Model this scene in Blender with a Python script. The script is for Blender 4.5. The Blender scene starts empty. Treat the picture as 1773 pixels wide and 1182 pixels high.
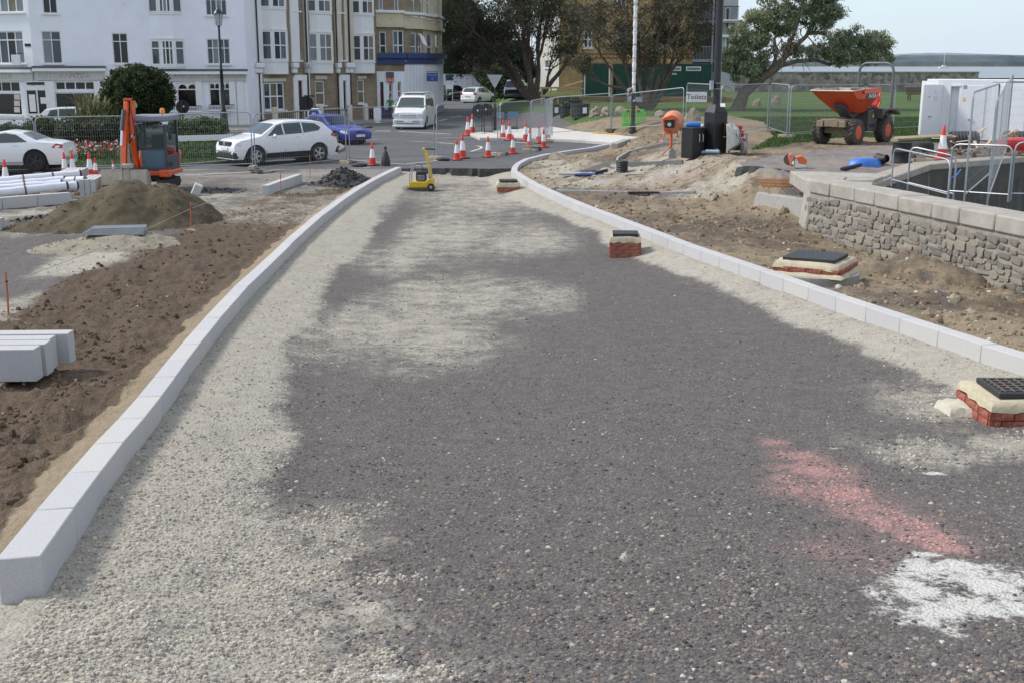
import bpy, bmesh, math, random
import numpy as np
from mathutils import Matrix, Vector
random.seed(7); RNG = np.random.default_rng(11)
R = math.radians
SC = bpy.context.scene; COL = SC.collection
# ------------------------------------------------------------------ camera, world, sun, exposure
FPX, CX, CY, HORIZ = 2040.0, 886.5, 591.0, 113.0
TH = math.atan((CY - HORIZ) / FPX); CAMZ = 3.7
cam = bpy.data.cameras.new('camera'); cam.lens = FPX / 1773 * 36; cam.sensor_width = 36
cam.clip_start = 0.1; cam.clip_end = 30000
camo = bpy.data.objects.new('camera', cam); COL.objects.link(camo)
camo.location = (0, 0, CAMZ); camo.rotation_euler = (math.pi / 2 - TH, 0, 0); SC.camera = camo
SUN_EL, SUN_AZ = R(46), R(-82)            # azimuth from +Y towards +X
w = bpy.data.worlds.new('World'); SC.world = w; w.use_nodes = True
nt = w.node_tree; bg = nt.nodes['Background']
sky = nt.nodes.new('ShaderNodeTexSky'); sky.sky_type = 'NISHITA'; sky.sun_disc = False
sky.sun_elevation = SUN_EL; sky.sun_rotation = SUN_AZ; sky.air_density = 1.0; sky.dust_density = 0.3; sky.ozone_density = 2.0
# thin broken cloud all over the dome
tc = nt.nodes.new('ShaderNodeTexCoord'); mp = nt.nodes.new('ShaderNodeMapping'); mp.inputs['Scale'].default_value = (1, 1, 3.2)
nz = nt.nodes.new('ShaderNodeTexNoise'); nz.inputs['Scale'].default_value = 3.0; nz.inputs['Detail'].default_value = 8; nz.inputs['Roughness'].default_value = .6
cr = nt.nodes.new('ShaderNodeValToRGB'); cr.color_ramp.elements[0].position = .36; cr.color_ramp.elements[1].position = .62
cr.color_ramp.elements[1].color = (.9, .9, .9, 1)
mc = nt.nodes.new('ShaderNodeMix'); mc.data_type = 'RGBA'; mc.inputs['B'].default_value = (5.2, 5.1, 4.95, 1)
mx = nt.nodes.new('ShaderNodeMix'); mx.data_type = 'RGBA'; mx.inputs['B'].default_value = (2.75, 3.35, 4.0, 1)
nt.links.new(tc.outputs['Generated'], mp.inputs['Vector']); nt.links.new(mp.outputs['Vector'], nz.inputs['Vector'])
nt.links.new(nz.outputs['Fac'], cr.inputs['Fac'])
# white haze towards the horizon, the same all round
sp = nt.nodes.new('ShaderNodeSeparateXYZ'); nt.links.new(tc.outputs['Generated'], sp.inputs[0])
hz = nt.nodes.new('ShaderNodeMapRange'); hz.interpolation_type = 'SMOOTHSTEP'; hz.inputs['From Min'].default_value = .0; hz.inputs['From Max'].default_value = .22; hz.inputs['To Min'].default_value = .85; hz.inputs['To Max'].default_value = .0
nt.links.new(sp.outputs['Z'], hz.inputs['Value'])
nt.links.new(cr.outputs['Color'], mc.inputs['Factor']); nt.links.new(sky.outputs['Color'], mc.inputs['A'])
nt.links.new(hz.outputs['Result'], mx.inputs['Factor'])
nt.links.new(mc.outputs['Result'], mx.inputs['A']); nt.links.new(mx.outputs['Result'], bg.inputs['Color'])
bg.inputs['Strength'].default_value = 0.14
sun = bpy.data.lights.new('sun', 'SUN'); sun.energy = 2.3; sun.angle = R(13); sun.color = (1, .95, .87)
suno = bpy.data.objects.new('sun', sun); COL.objects.link(suno)
sd = Vector((math.sin(SUN_AZ) * math.cos(SUN_EL), math.cos(SUN_AZ) * math.cos(SUN_EL), math.sin(SUN_EL)))
suno.rotation_euler = sd.to_track_quat('Z', 'Y').to_euler()
SC.render.engine = 'CYCLES'; SC.cycles.use_denoising = True; SC.cycles.max_bounces = 6; SC.cycles.transparent_max_bounces = 16
SC.view_settings.view_transform = 'Standard'; SC.view_settings.look = 'None'
SC.view_settings.exposure = 0.66; SC.view_settings.gamma = 1.0

# ------------------------------------------------------------------ materials
def nodes(m): return m.node_tree.nodes, m.node_tree.links
MATS = {}
def M(name, col, rough=.6, var=.12, scale=6., bump=0., metal=0., col2=None, coat=0., bscale=None, spec=None, dirt=0., dirtcol=(.16, .13, .09)):
    """procedural paint/stone/plastic: base colour broken up by noise, optional bump and dirt"""
    if name in MATS: return MATS[name]
    m = bpy.data.materials.new(name); m.use_nodes = True; MATS[name] = m
    N, L = nodes(m); b = N['Principled BSDF']
    t = N.new('ShaderNodeTexCoord')
    n = N.new('ShaderNodeTexNoise'); n.inputs['Scale'].default_value = scale; n.inputs['Detail'].default_value = 6; n.inputs['Roughness'].default_value = .65
    L.new(t.outputs['Object'], n.inputs['Vector'])
    r = N.new('ShaderNodeValToRGB'); r.color_ramp.elements[0].position = .3; r.color_ramp.elements[1].position = .7
    c2 = col2 if col2 else tuple(min(1, c * (1 + var)) for c in col)
    c1 = col if col2 else tuple(c * (1 - var) for c in col)
    r.color_ramp.elements[0].color = (*c1, 1); r.color_ramp.elements[1].color = (*c2, 1)
    L.new(n.outputs['Fac'], r.inputs['Fac']); out = r.outputs['Color']
    if dirt > 0:
        n2 = N.new('ShaderNodeTexNoise'); n2.inputs['Scale'].default_value = scale * .6; n2.inputs['Detail'].default_value = 9; n2.inputs['Roughness'].default_value = .75
        L.new(t.outputs['Object'], n2.inputs['Vector'])
        r2 = N.new('ShaderNodeValToRGB'); r2.color_ramp.elements[0].position = .62 - .25 * dirt; r2.color_ramp.elements[1].position = .78 - .12 * dirt
        L.new(n2.outputs['Fac'], r2.inputs['Fac'])
        x = N.new('ShaderNodeMix'); x.data_type = 'RGBA'; x.inputs['B'].default_value = (*dirtcol, 1)
        L.new(r2.outputs['Color'], x.inputs['Factor']); L.new(out, x.inputs['A']); out = x.outputs['Result']
    L.new(out, b.inputs['Base Color'])
    b.inputs['Roughness'].default_value = rough; b.inputs['Metallic'].default_value = metal
    if coat: b.inputs['Coat Weight'].default_value = coat; b.inputs['Coat Roughness'].default_value = .08
    if spec is not None: b.inputs['Specular IOR Level'].default_value = spec
    if bump:
        n3 = N.new('ShaderNodeTexNoise'); n3.inputs['Scale'].default_value = bscale or scale * 5; n3.inputs['Detail'].default_value = 8; n3.inputs['Roughness'].default_value = .7
        L.new(t.outputs['Object'], n3.inputs['Vector'])
        bp = N.new('ShaderNodeBump'); bp.inputs['Strength'].default_value = min(1, bump); bp.inputs['Distance'].default_value = .02
        L.new(n3.outputs['Fac'], bp.inputs['Height']); L.new(bp.outputs['Normal'], b.inputs['Normal'])
    return m
def glass(name, tint, alpha=.5, rough=.03):
    """tinted pane: part see-through, part glossy"""
    if name in MATS: return MATS[name]
    m = bpy.data.materials.new(name); m.use_nodes = True; MATS[name] = m
    N, L = nodes(m); b = N['Principled BSDF']; o = N['Material Output']
    b.inputs['Base Color'].default_value = (*tint, 1); b.inputs['Roughness'].default_value = rough; b.inputs['IOR'].default_value = 1.5
    tr = N.new('ShaderNodeBsdfTransparent'); tr.inputs['Color'].default_value = (.75, .82, .8, 1)
    mi = N.new('ShaderNodeMixShader'); mi.inputs['Fac'].default_value = alpha
    L.new(b.outputs[0], mi.inputs[1]); L.new(tr.outputs[0], mi.inputs[2]); L.new(mi.outputs[0], o.inputs['Surface'])
    return m
# ------------------------------------------------------------------ mesh building
def rotz(a): return Matrix.Rotation(a, 4, 'Z')
def TR(loc=(0, 0, 0), rz=0, rx=0, ry=0):
    return Matrix.Translation(Vector(loc)) @ Matrix.Rotation(rz, 4, 'Z') @ Matrix.Rotation(ry, 4, 'Y') @ Matrix.Rotation(rx, 4, 'X')
class MB:
    def __init__(s): s.v = []; s.f = []
    def add(s, vs, fs, T=None):
        k = len(s.v)
        s.v += [tuple(T @ Vector(p)) for p in vs] if T is not None else [tuple(p) for p in vs]
        s.f += [tuple(i + k for i in f) for f in fs]; return s
    def box(s, c, d, T=None, rz=0, rx=0, ry=0):
        x, y, z = d[0] / 2, d[1] / 2, d[2] / 2
        vs = [(-x, -y, -z), (x, -y, -z), (x, y, -z), (-x, y, -z), (-x, -y, z), (x, -y, z), (x, y, z), (-x, y, z)]
        L = TR(c, rz, rx, ry); L = T @ L if T is not None else L
        return s.add(vs, [(0, 3, 2, 1), (4, 5, 6, 7), (0, 1, 5, 4), (1, 2, 6, 5), (2, 3, 7, 6), (3, 0, 4, 7)], L)
    def hexa(s, p, T=None):          # 4 bottom + 4 top points, both counter-clockwise from above
        return s.add(p, [(0, 3, 2, 1), (4, 5, 6, 7), (0, 1, 5, 4), (1, 2, 6, 5), (2, 3, 7, 6), (3, 0, 4, 7)], T)
    def prism(s, poly, d0, d1, axis='y', T=None):
        n = len(poly)
        f3 = {'y': lambda a, b, d: (a, d, b), 'x': lambda a, b, d: (d, a, b), 'z': lambda a, b, d: (a, b, d)}[axis]
        vs = [f3(a, b, d0) for a, b in poly] + [f3(a, b, d1) for a, b in poly]
        return s.add(vs, [tuple(range(n))[::-1], tuple(range(n, 2 * n))] + [(i, (i + 1) % n, n + (i + 1) % n, n + i) for i in range(n)], T)
    def cyl(s, p0, p1, r0, r1=None, n=10, caps=True, T=None):
        r1 = r0 if r1 is None else r1
        p0, p1 = Vector(p0), Vector(p1); d = (p1 - p0)
        q = d.to_track_quat('Z', 'Y').to_matrix() if d.length > 1e-9 else Matrix.Identity(3)
        vs = [p0 + q @ Vector((r0 * math.cos(2 * math.pi * i / n), r0 * math.sin(2 * math.pi * i / n), 0)) for i in range(n)]
        vs += [p1 + q @ Vector((r1 * math.cos(2 * math.pi * i / n), r1 * math.sin(2 * math.pi * i / n), 0)) for i in range(n)]
        fs = [(i, (i + 1) % n, n + (i + 1) % n, n + i) for i in range(n)]
        if caps: fs += [tuple(range(n))[::-1], tuple(range(n, 2 * n))]
        return s.add(vs, fs, T)
    def tube(s, pts, r, n=6, T=None, closed=False, caps=True):
        pts = [Vector(p) for p in pts]; m = len(pts)
        rr = r if isinstance(r, (list, tuple)) else [r] * m
        vs = []; up = Vector((0, 0, 1)); pv = None
        for i, p in enumerate(pts):
            a = pts[i - 1] if i else (pts[-1] if closed else p); b = pts[(i + 1) % m] if (i < m - 1 or closed) else p
            t = (b - a).normalized()
            if pv is None:
                ref = up if abs(t.z) < .9 else Vector((1, 0, 0)); u = t.cross(ref).normalized()
            else: u = (pv - t * pv.dot(t)); u = u.normalized() if u.length > 1e-6 else t.cross(up).normalized()
            pv = u; v = t.cross(u)
            vs += [p + (u * math.cos(2 * math.pi * k / n) + v * math.sin(2 * math.pi * k / n)) * rr[i] for k in range(n)]
        fs = []
        for i in range(m if closed else m - 1):
            j = (i + 1) % m
            fs += [(i * n + k, i * n + (k + 1) % n, j * n + (k + 1) % n, j * n + k) for k in range(n)]
        if not closed and caps: fs += [tuple(range(n))[::-1], tuple(range((m - 1) * n, m * n))]
        return s.add(vs, fs, T)
    def lathe(s, prof, n=16, T=None, cap=True):
        m = len(prof)
        vs = [(r * math.cos(2 * math.pi * k / n), r * math.sin(2 * math.pi * k / n), z) for r, z in prof for k in range(n)]
        fs = [(i * n + k, i * n + (k + 1) % n, (i + 1) * n + (k + 1) % n, (i + 1) * n + k) for i in range(m - 1) for k in range(n)]
        if cap: fs += [tuple(range(n))[::-1], tuple(range((m - 1) * n, m * n))]
        return s.add(vs, fs, T)
    def loft(s, rings, T=None, caps=True):
        n = len(rings[0]); m = len(rings)
        vs = [p for r in rings for p in r]
        fs = [(i * n + k, i * n + (k + 1) % n, (i + 1) * n + (k + 1) % n, (i + 1) * n + k) for i in range(m - 1) for k in range(n)]
        if caps: fs += [tuple(range(n))[::-1], tuple(range((m - 1) * n, m * n))]
        return s.add(vs, fs, T)
    def ball(s, c, r, n=10, m=6, T=None):
        rx, ry, rz_ = (r, r, r) if not isinstance(r, tuple) else r
        vs = []
        for i in range(m + 1):
            a = math.pi * i / m
            vs += [(c[0] + rx * max(1e-3, math.sin(a)) * math.cos(2 * math.pi * k / n), c[1] + ry * max(1e-3, math.sin(a)) * math.sin(2 * math.pi * k / n), c[2] - rz_ * math.cos(a)) for k in range(n)]
        fs = [(i * n + k, i * n + (k + 1) % n, (i + 1) * n + (k + 1) % n, (i + 1) * n + k) for i in range(m) for k in range(n)]
        return s.add(vs, fs, T)
    def quad(s, a, b, c, d): return s.add([a, b, c, d], [(0, 1, 2, 3)])
    def build(s, name, mat, parent=None, bevel=0, smooth=40, fix=True):
        me = bpy.data.meshes.new(name); me.from_pydata(s.v, [], s.f)
        if fix:
            bm = bmesh.new(); bm.from_mesh(me); bmesh.ops.recalc_face_normals(bm, faces=bm.faces[:]); bm.to_mesh(me); bm.free()
        if smooth:
            me.polygons.foreach_set('use_smooth', [True] * len(me.polygons)); me.set_sharp_from_angle(angle=R(smooth))
        return link(name, me, mat, parent, bevel)
def link(name, me, mat, parent=None, bevel=0):
    o = bpy.data.objects.new(name, me); COL.objects.link(o)
    if mat is not None and not me.materials: me.materials.append(mat)
    if parent is not None: o.parent = parent
    if bevel:
        b = o.modifiers.new('bevel', 'BEVEL'); b.width = bevel; b.segments = 2; b.limit_method = 'ANGLE'; b.angle_limit = R(35)
    return o
def npmesh(name, V, F, mat, smooth=False, attrs=None, parent=None):
    """V (n,3), F (m,k) numpy arrays"""
    me = bpy.data.meshes.new(name); n, m, k = len(V), len(F), F.shape[1]
    me.vertices.add(n); me.vertices.foreach_set('co', np.ascontiguousarray(V, np.float32).ravel())
    me.loops.add(m * k); me.loops.foreach_set('vertex_index', np.ascontiguousarray(F, np.int32).ravel())
    me.polygons.add(m); me.polygons.foreach_set('loop_start', np.arange(0, m * k, k, dtype=np.int32))
    me.update(calc_edges=True)
    if smooth: me.polygons.foreach_set('use_smooth', np.ones(m, bool))
    else: me.polygons.foreach_set('use_smooth', np.zeros(m, bool))
    for an, arr in (attrs or {}).items():
        if arr.ndim == 1:
            a = me.attributes.new(an, 'FLOAT', 'POINT'); a.data.foreach_set('value', np.ascontiguousarray(arr, np.float32))
        else:
            a = me.attributes.new(an, 'FLOAT_COLOR', 'POINT'); a.data.foreach_set('color', np.ascontiguousarray(np.c_[arr, np.ones(len(arr))], np.float32).ravel())
    return link(name, me, mat, parent)
def E(name, loc=(0, 0, 0), rz=0, label=None, cat=None, group=None):
    o = bpy.data.objects.new(name, None); COL.objects.link(o); o.empty_display_size = .2
    o.location = loc; o.rotation_euler = (0, 0, rz)
    if label: tag(o, label, cat, group)
    return o
def tag(o, label=None, cat=None, group=None, kind=None):
    if label: o['label'] = label
    if cat: o['category'] = cat
    if group: o['group'] = group
    if kind: o['kind'] = kind
    return o
def copytree(o, parent=None):
    c = o.copy(); COL.objects.link(c)
    if parent is not None: c.parent = parent
    for ch in list(o.children): copytree(ch, c)
    return c
def text_mesh(s, size, name, mat, parent, T, ext=.004, align='CENTER', sx=1.0):
    """lettering as a thin mesh lying in the XZ plane of T, facing -Y"""
    cu = bpy.data.curves.new(name, 'FONT'); cu.body = s; cu.size = size; cu.extrude = ext; cu.align_x = align; cu.align_y = 'CENTER'; cu.resolution_u = 2
    to = bpy.data.objects.new(name, cu); COL.objects.link(to)
    me = bpy.data.meshes.new_from_object(to); bpy.data.objects.remove(to); bpy.data.curves.remove(cu)
    me.transform(T @ Matrix.Rotation(math.pi / 2, 4, 'X') @ Matrix.Diagonal((sx, 1, 1, 1)))
    return link(name, me, mat, parent)

# ------------------------------------------------------------------ noise and terrain
def S(t): t = np.clip(t, 0, 1); return t * t * (3 - 2 * t)
def _h(i, j, s):
    with np.errstate(over='ignore'):
        h = (i.astype(np.int64) * 374761393 + j.astype(np.int64) * 668265263 + s * 974711) & 0xffffffff
        h = ((h ^ (h >> 13)) * 1274126177) & 0xffffffff
    return ((h ^ (h >> 16)) & 0xffff) / 65535.0
def vnoise(x, y, s=0):
    i = np.floor(x); j = np.floor(y); u = S(x - i); v = S(y - j)
    a, b, c, d = _h(i, j, s), _h(i + 1, j, s), _h(i, j + 1, s), _h(i + 1, j + 1, s)
    return (a * (1 - u) + b * u) * (1 - v) + (c * (1 - u) + d * u) * v
def fbm(x, y, o=4, s=0, g=.5):
    r = 0; a = 1; t = 0
    for k in range(o):
        r = r + a * vnoise(x * 2 ** k + 17.3 * k, y * 2 ** k - 9.1 * k, s + k); t += a; a *= g
    return r / t
_gy = np.linspace(-5, 60, 1301)
_gz = np.interp(_gy, [-5, 0, 5.15, 8.9, 12, 16, 22, 30, 60], [2.1, 1.75, 1.17, .73, .5, .3, .1, .02, 0])
_gz = np.convolve(np.pad(_gz, 40, 'edge'), np.hanning(81) / np.hanning(81).sum(), 'valid')
def g0(y): return np.interp(y, _gy, _gz)
def ray(px, py):
    a, b = (px - CX) / FPX, -(py - CY) / FPX
    return np.array([a, math.cos(TH) + b * math.sin(TH), -math.sin(TH) + b * math.cos(TH)])
def hit(fn, px, py, lo=3.0, hi=400):
    d = ray(px, py)
    def f(Y): return CAMZ + d[2] * Y / d[1] - float(fn(np.float64(d[0] * Y / d[1]), np.float64(Y)))
    y = lo; st = .25
    while y < hi:
        if f(y) <= 0: break
        y += st; st = .25 + y * .006
    a, b = max(lo, y - st * 1.2), y
    for _ in range(40):
        m = (a + b) / 2
        if f(m) > 0: a = m
        else: b = m
    Y = b; return Vector((d[0] * Y / d[1], Y, CAMZ + d[2] * Y / d[1]))
def D(px, py, Y):                       # point on a pixel's ray at world y = Y
    d = ray(px, py); return Vector((d[0] * Y / d[1], Y, CAMZ + d[2] * Y / d[1]))
def PZ(px, py, z):                      # point on a pixel's ray at height z
    d = ray(px, py); t = (z - CAMZ) / d[2]; return Vector((d[0] * t, d[1] * t, z))
base_fn = lambda x, y: g0(y)
KL_PX = [(40, 1120), (81, 1058), (161, 926), (221, 831), (335, 653), (389, 583), (430, 530), (508, 442), (561, 396), (595, 367), (622, 346.5), (650, 327), (674, 313), (700, 303)]
KR_PX = [(1773, 668), (1703, 642), (1632, 620), (1549, 590), (1479, 560), (1417, 537), (1365, 517), (1319, 500), (1276, 485), (1240, 470), (1204, 456), (1144, 432), (1073, 404), (1004, 374), (966, 357), (926, 338), (900, 322), (884, 310)]
KL = [hit(base_fn, *p) for p in KL_PX]
KR = [hit(base_fn, *p) for p in KR_PX]
_d = (KR[0] - KR[2]); KR = [KR[0] + _d * 3, KR[0] + _d * 1.5] + KR
KRF = [PZ(x, y, .32) for x, y in [(882, 293), (890, 285), (907, 276), (940, 268), (985, 261), (1021, 256), (1049, 250)]]
def smooth_line(ps, deg, lo, hi):      # pixel-read points -> a fair curve x(y)
    y = np.array([p.y for p in ps]); x = np.array([p.x for p in ps]); c = np.polyfit(y, x, deg, w=1 / np.maximum(y, 6) ** .5); k = np.polyval(c, y); k = np.where((y > lo) & (y < hi), k, x)
    return [Vector((float(a_), float(b_), p.z)) for a_, b_, p in zip(k, y, ps)]
KL = smooth_line(KL, 4, 0, 99); KR = smooth_line(KR[:-4], 4, 0, 99) + KR[-4:]
_ly = np.array([p.y for p in KL]); _lx = np.array([p.x for p in KL])
_ry = np.array([p.y for p in KR]); _rx = np.array([p.x for p in KR])
YEND = 41.2
def xL(y): return np.interp(y, np.r_[0, _ly, 60], np.r_[_lx[0] + .35, _lx, _lx[-1]])
def xR(y): return np.interp(y, np.r_[0, _ry, 60], np.r_[_rx[0] + 3.0, _rx, _rx[-1]])
W0, W1, W2 = (6.45, 25.5), (8.25, 18.5), (10.6, 9.0)          # face line of the sea wall, far to near
Q0, Q1, Q2, Q3 = (7.75, 25.6), (8.5, 26.9), (11.0, 31.2), (22.0, 39.0)   # edge of the quay above the slipway
def wallx(y): return np.interp(y, [9.0, 18.5, 25.5], [10.6, 8.25, 6.45])
def inpoly(x, y, poly):
    x = np.asarray(x, float); y = np.asarray(y, float); c = np.zeros(np.broadcast(x, y).shape, bool); n = len(poly)
    for i in range(n):
        x1, y1 = poly[i][:2]; x2, y2 = poly[(i + 1) % n][:2]
        if y1 == y2: continue
        c ^= ((y1 > y) != (y2 > y)) & (x < (x2 - x1) * (y - y1) / (y2 - y1) + x1)
    return c
PIT = [(7.3, 25.35), Q0, Q1, Q2, Q3, (60, 45), (60, 0), (13.6, 0), (11.25, 9), (9.0, 18.5)]
def G(x, y):
    x = np.asarray(x, float); y = np.asarray(y, float)
    b = g0(y); l, r = xL(y), xR(y)
    dl, dr = x - l, r - x
    dm = np.clip(np.minimum(dl, dr * 1.5), 0, 9)
    bed = b + .09 - .17 * S(dm / 1.5) + 0 * x
    left = b + (.23 - .13 * S((-dl - .2) / .5) - .05 * S((-dl - 2.5) / 2)) * (.15 + .85 * S((y - 4.9) / 1.6))
    yy0 = 26 + np.clip(6.6 - x, 0, 9) * .6; wr_ = 5 + np.clip(6.6 - x, 0, 3) * 6
    xb = np.interp(y, [34, 40, 43, 47, 52, 57, 62, 75, 90], [.6, .6, 1.4, 3.4, 5.6, 5.6, 3.0, -.5, -2])
    rise = S((y - yy0) / wr_) * S((x - xb) / 2.6) * .85
    right = b + .22 + rise - .30 * S((x - r - .9) / 3.0) * (1 - S((y - 22) / 5))
    right = np.where((x > wallx(y) + .3) & (y < 26.3), np.maximum(right, 1.12), right)
    z = np.where(dl < -.1, left, np.where(dr < -.1, right, bed))
    far = .2 + rise
    t = S((y - (YEND - .25)) / .35)
    z = z * (1 - t) + far * t
    z = z + 0.35 * S((y - 60) / 40) * S((x - 1) / 4)
    return np.where(inpoly(x, y, PIT), -1.2 - .05 * np.clip(x - 8, 0, 40), z)
def P(px, py): return hit(G, px, py)
def gz(x, y): return float(G(np.float64(x), np.float64(y)))
def on(x, y, dz=0): return Vector((x, y, gz(x, y) + dz))
def HT(p, py_top):                      # height of the thing standing at p whose top shows at pixel row py_top
    d = ray(CX, py_top); return CAMZ + d[2] * p.y / d[1] - p.z
# ================================================================== the ground
def ground_mat():
    m = bpy.data.materials.new('site_ground'); m.use_nodes = True; N, L = nodes(m); b = N['Principled BSDF']
    geo = N.new('ShaderNodeNewGeometry'); pos = geo.outputs['Position']
    def at(n):
        a = N.new('ShaderNodeAttribute'); a.attribute_name = n; return a.outputs['Fac']
    def noise(sc, det=6, rough=.65):
        n = N.new('ShaderNodeTexNoise'); n.inputs['Scale'].default_value = sc; n.inputs['Detail'].default_value = det; n.inputs['Roughness'].default_value = rough
        L.new(pos, n.inputs['Vector']); return n.outputs['Fac']
    def ramp(f, p0, p1, c0, c1):
        r = N.new('ShaderNodeValToRGB'); e = r.color_ramp.elements; e[0].position = p0; e[1].position = p1; e[0].color = (*c0, 1); e[1].color = (*c1, 1)
        L.new(f, r.inputs['Fac']); return r.outputs['Color']
    def mix(f, a, c):
        x = N.new('ShaderNodeMix'); x.data_type = 'RGBA'; L.new(f, x.inputs['Factor'])
        for s_, v in (('A', a), ('B', c)):
            if isinstance(v, tuple): x.inputs[s_].default_value = (*v, 1)
            else: L.new(v, x.inputs[s_])
        return x.outputs['Result']
    def mask(a, nse, soft=.22, k=.75):      # attribute broken up by noise: smoothstep(attr + k*(noise-.5))
        s1 = N.new('ShaderNodeMath'); s1.operation = 'MULTIPLY_ADD'; L.new(nse, s1.inputs[0]); s1.inputs[1].default_value = k; s1.inputs[2].default_value = -k / 2
        cl_ = N.new('ShaderNodeMath'); cl_.operation = 'MULTIPLY'; cl_.use_clamp = True; L.new(a, cl_.inputs[0]); cl_.inputs[1].default_value = 2.2
        s0 = N.new('ShaderNodeMath'); s0.operation = 'MULTIPLY'; L.new(s1.outputs[0], s0.inputs[0]); L.new(cl_.outputs[0], s0.inputs[1]); s1 = s0
        s2 = N.new('ShaderNodeMath'); s2.operation = 'ADD'; L.new(a, s2.inputs[0]); L.new(s1.outputs[0], s2.inputs[1])
        r = N.new('ShaderNodeMapRange'); r.interpolation_type = 'SMOOTHSTEP'; r.inputs['From Min'].default_value = .5 - soft; r.inputs['From Max'].default_value = .5 + soft
        L.new(s2.outputs[0], r.inputs['Value']); return r.outputs['Result']
    fine = noise(38, 5, .7); mid = noise(5.5, 8, .72); grit = noise(120, 3, .6); brk = noise(2.2, 12, .78); spk = noise(16, 12, .85)
    vo = N.new('ShaderNodeTexVoronoi'); vo.inputs['Scale'].default_value = 48; L.new(pos, vo.inputs['Vector'])
    hs = N.new('ShaderNodeSeparateColor'); L.new(vo.outputs['Color'], hs.inputs[0])
    dark = ramp(mid, .3, .72, (.092, .083, .078), (.162, .148, .138))
    chips = ramp(hs.outputs[0], .55, 1.0, (.07, .065, .064), (.29, .26, .235))
    dark = mix(ramp(grit, .45, .65, (.15,) * 3, (.6,) * 3), dark, chips)
    dust = ramp(mid, .3, .7, (.30, .275, .225), (.46, .43, .36))
    dust = mix(ramp(fine, .35, .7, (0,) * 3, (.5,) * 3), dust, ramp(hs.outputs[1], 0, 1, (.20, .185, .155), (.48, .455, .40)))
    soil = ramp(mid, .3, .7, (.066, .047, .031), (.135, .098, .066))
    soil = mix(ramp(fine, .4, .75, (0,) * 3, (.6,) * 3), soil, ramp(hs.outputs[1], .2, 1, (.05, .036, .025), (.22, .17, .12)))
    sand = ramp(mid, .3, .7, (.205, .158, .10), (.31, .25, .17))
    sand = mix(ramp(fine, .4, .75, (0,) * 3, (.55,) * 3), sand, ramp(hs.outputs[1], .2, 1, (.15, .11, .07), (.42, .36, .27)))
    def add2(p, kp, q_, kq):
        s_ = N.new('ShaderNodeMath'); s_.operation = 'MULTIPLY_ADD'; L.new(p, s_.inputs[0]); s_.inputs[1].default_value = kp; s_.inputs[2].default_value = .5 - (kp + kq) / 2
        t_ = N.new('ShaderNodeMath'); t_.operation = 'MULTIPLY_ADD'; L.new(q_, t_.inputs[0]); t_.inputs[1].default_value = kq; L.new(s_.outputs[0], t_.inputs[2]); return t_.outputs[0]
    two = add2(brk, 1.0, spk, 1.1)
    c = dark
    c = mix(mask(at('soil'), brk, .2, 2.0), c, soil)
    c = mix(mask(at('sand'), brk, .25, 1.8), c, sand)
    c = mix(mask(at('dust'), two, .36, 2.0), c, dust)
    c = mix(mask(at('pink'), two, .5, 2.4), c, (.40, .225, .205))
    c = mix(mask(at('white'), two, .22, 2.6), c, (.56, .55, .51))
    L.new(c, b.inputs['Base Color']); b.inputs['Roughness'].default_value = .93; b.inputs['Specular IOR Level'].default_value = .25
    ad = N.new('ShaderNodeMath'); ad.operation = 'MULTIPLY_ADD'; L.new(vo.outputs['Distance'], ad.inputs[0]); ad.inputs[1].default_value = -.9; L.new(fine, ad.inputs[2])
    bp = N.new('ShaderNodeBump'); bp.inputs['Strength'].default_value = .75; bp.inputs['Distance'].default_value = .018
    L.new(ad.outputs[0], bp.inputs['Height']); L.new(bp.outputs['Normal'], b.inputs['Normal'])
    return m
def flat_mat(name, c0, c1, scale, c2=None, scale2=.25, bump=.3, rough=.9, grain=40):
    """ground cover / tarmac: two noise scales and fine grain"""
    m = bpy.data.materials.new(name); m.use_nodes = True; MATS[name] = m; N, L = nodes(m); b = N['Principled BSDF']
    geo = N.new('ShaderNodeNewGeometry')
    def noise(sc, d=8):
        n = N.new('ShaderNodeTexNoise'); n.inputs['Scale'].default_value = sc; n.inputs['Detail'].default_value = d; n.inputs['Roughness'].default_value = .68
        L.new(geo.outputs['Position'], n.inputs['Vector']); return n.outputs['Fac']
    r = N.new('ShaderNodeValToRGB'); r.color_ramp.elements[0].position = .32; r.color_ramp.elements[1].position = .7
    r.color_ramp.elements[0].color = (*c0, 1); r.color_ramp.elements[1].color = (*c1, 1); L.new(noise(scale), r.inputs['Fac'])
    x = N.new('ShaderNodeMix'); x.data_type = 'RGBA'; r2 = N.new('ShaderNodeValToRGB'); r2.color_ramp.elements[0].position = .45; r2.color_ramp.elements[1].position = .68
    L.new(noise(scale2), r2.inputs['Fac']); L.new(r2.outputs['Color'], x.inputs['Factor']); L.new(r.outputs['Color'], x.inputs['A']); x.inputs['B'].default_value = (*(c2 or c1), 1)
    L.new(x.outputs['Result'], b.inputs['Base Color']); b.inputs['Roughness'].default_value = rough; b.inputs['Specular IOR Level'].default_value = .3
    bp = N.new('ShaderNodeBump'); bp.inputs['Strength'].default_value = bump; bp.inputs['Distance'].default_value = .03
    L.new(noise(grain, 4), bp.inputs['Height']); L.new(bp.outputs['Normal'], b.inputs['Normal'])
    return m
GM = ground_mat()
TARMAC = flat_mat('tarmac', (.078, .080, .084), (.115, .117, .12), 2.2, (.125, .122, .118), .3, .2)
OLDTAR = flat_mat('old_tarmac', (.155, .145, .135), (.235, .22, .205), 1.2, (.27, .245, .21), .5, .25)
PATHTAR = flat_mat('path_tarmac', (.15, .132, .122), (.215, .195, .18), 1.5, (.24, .205, .18), .4, .25)
GRASS = flat_mat('grass', (.038, .075, .016), (.088, .145, .034), 2.5, (.07, .12, .027), .35, .9, .95, 30)
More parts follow.
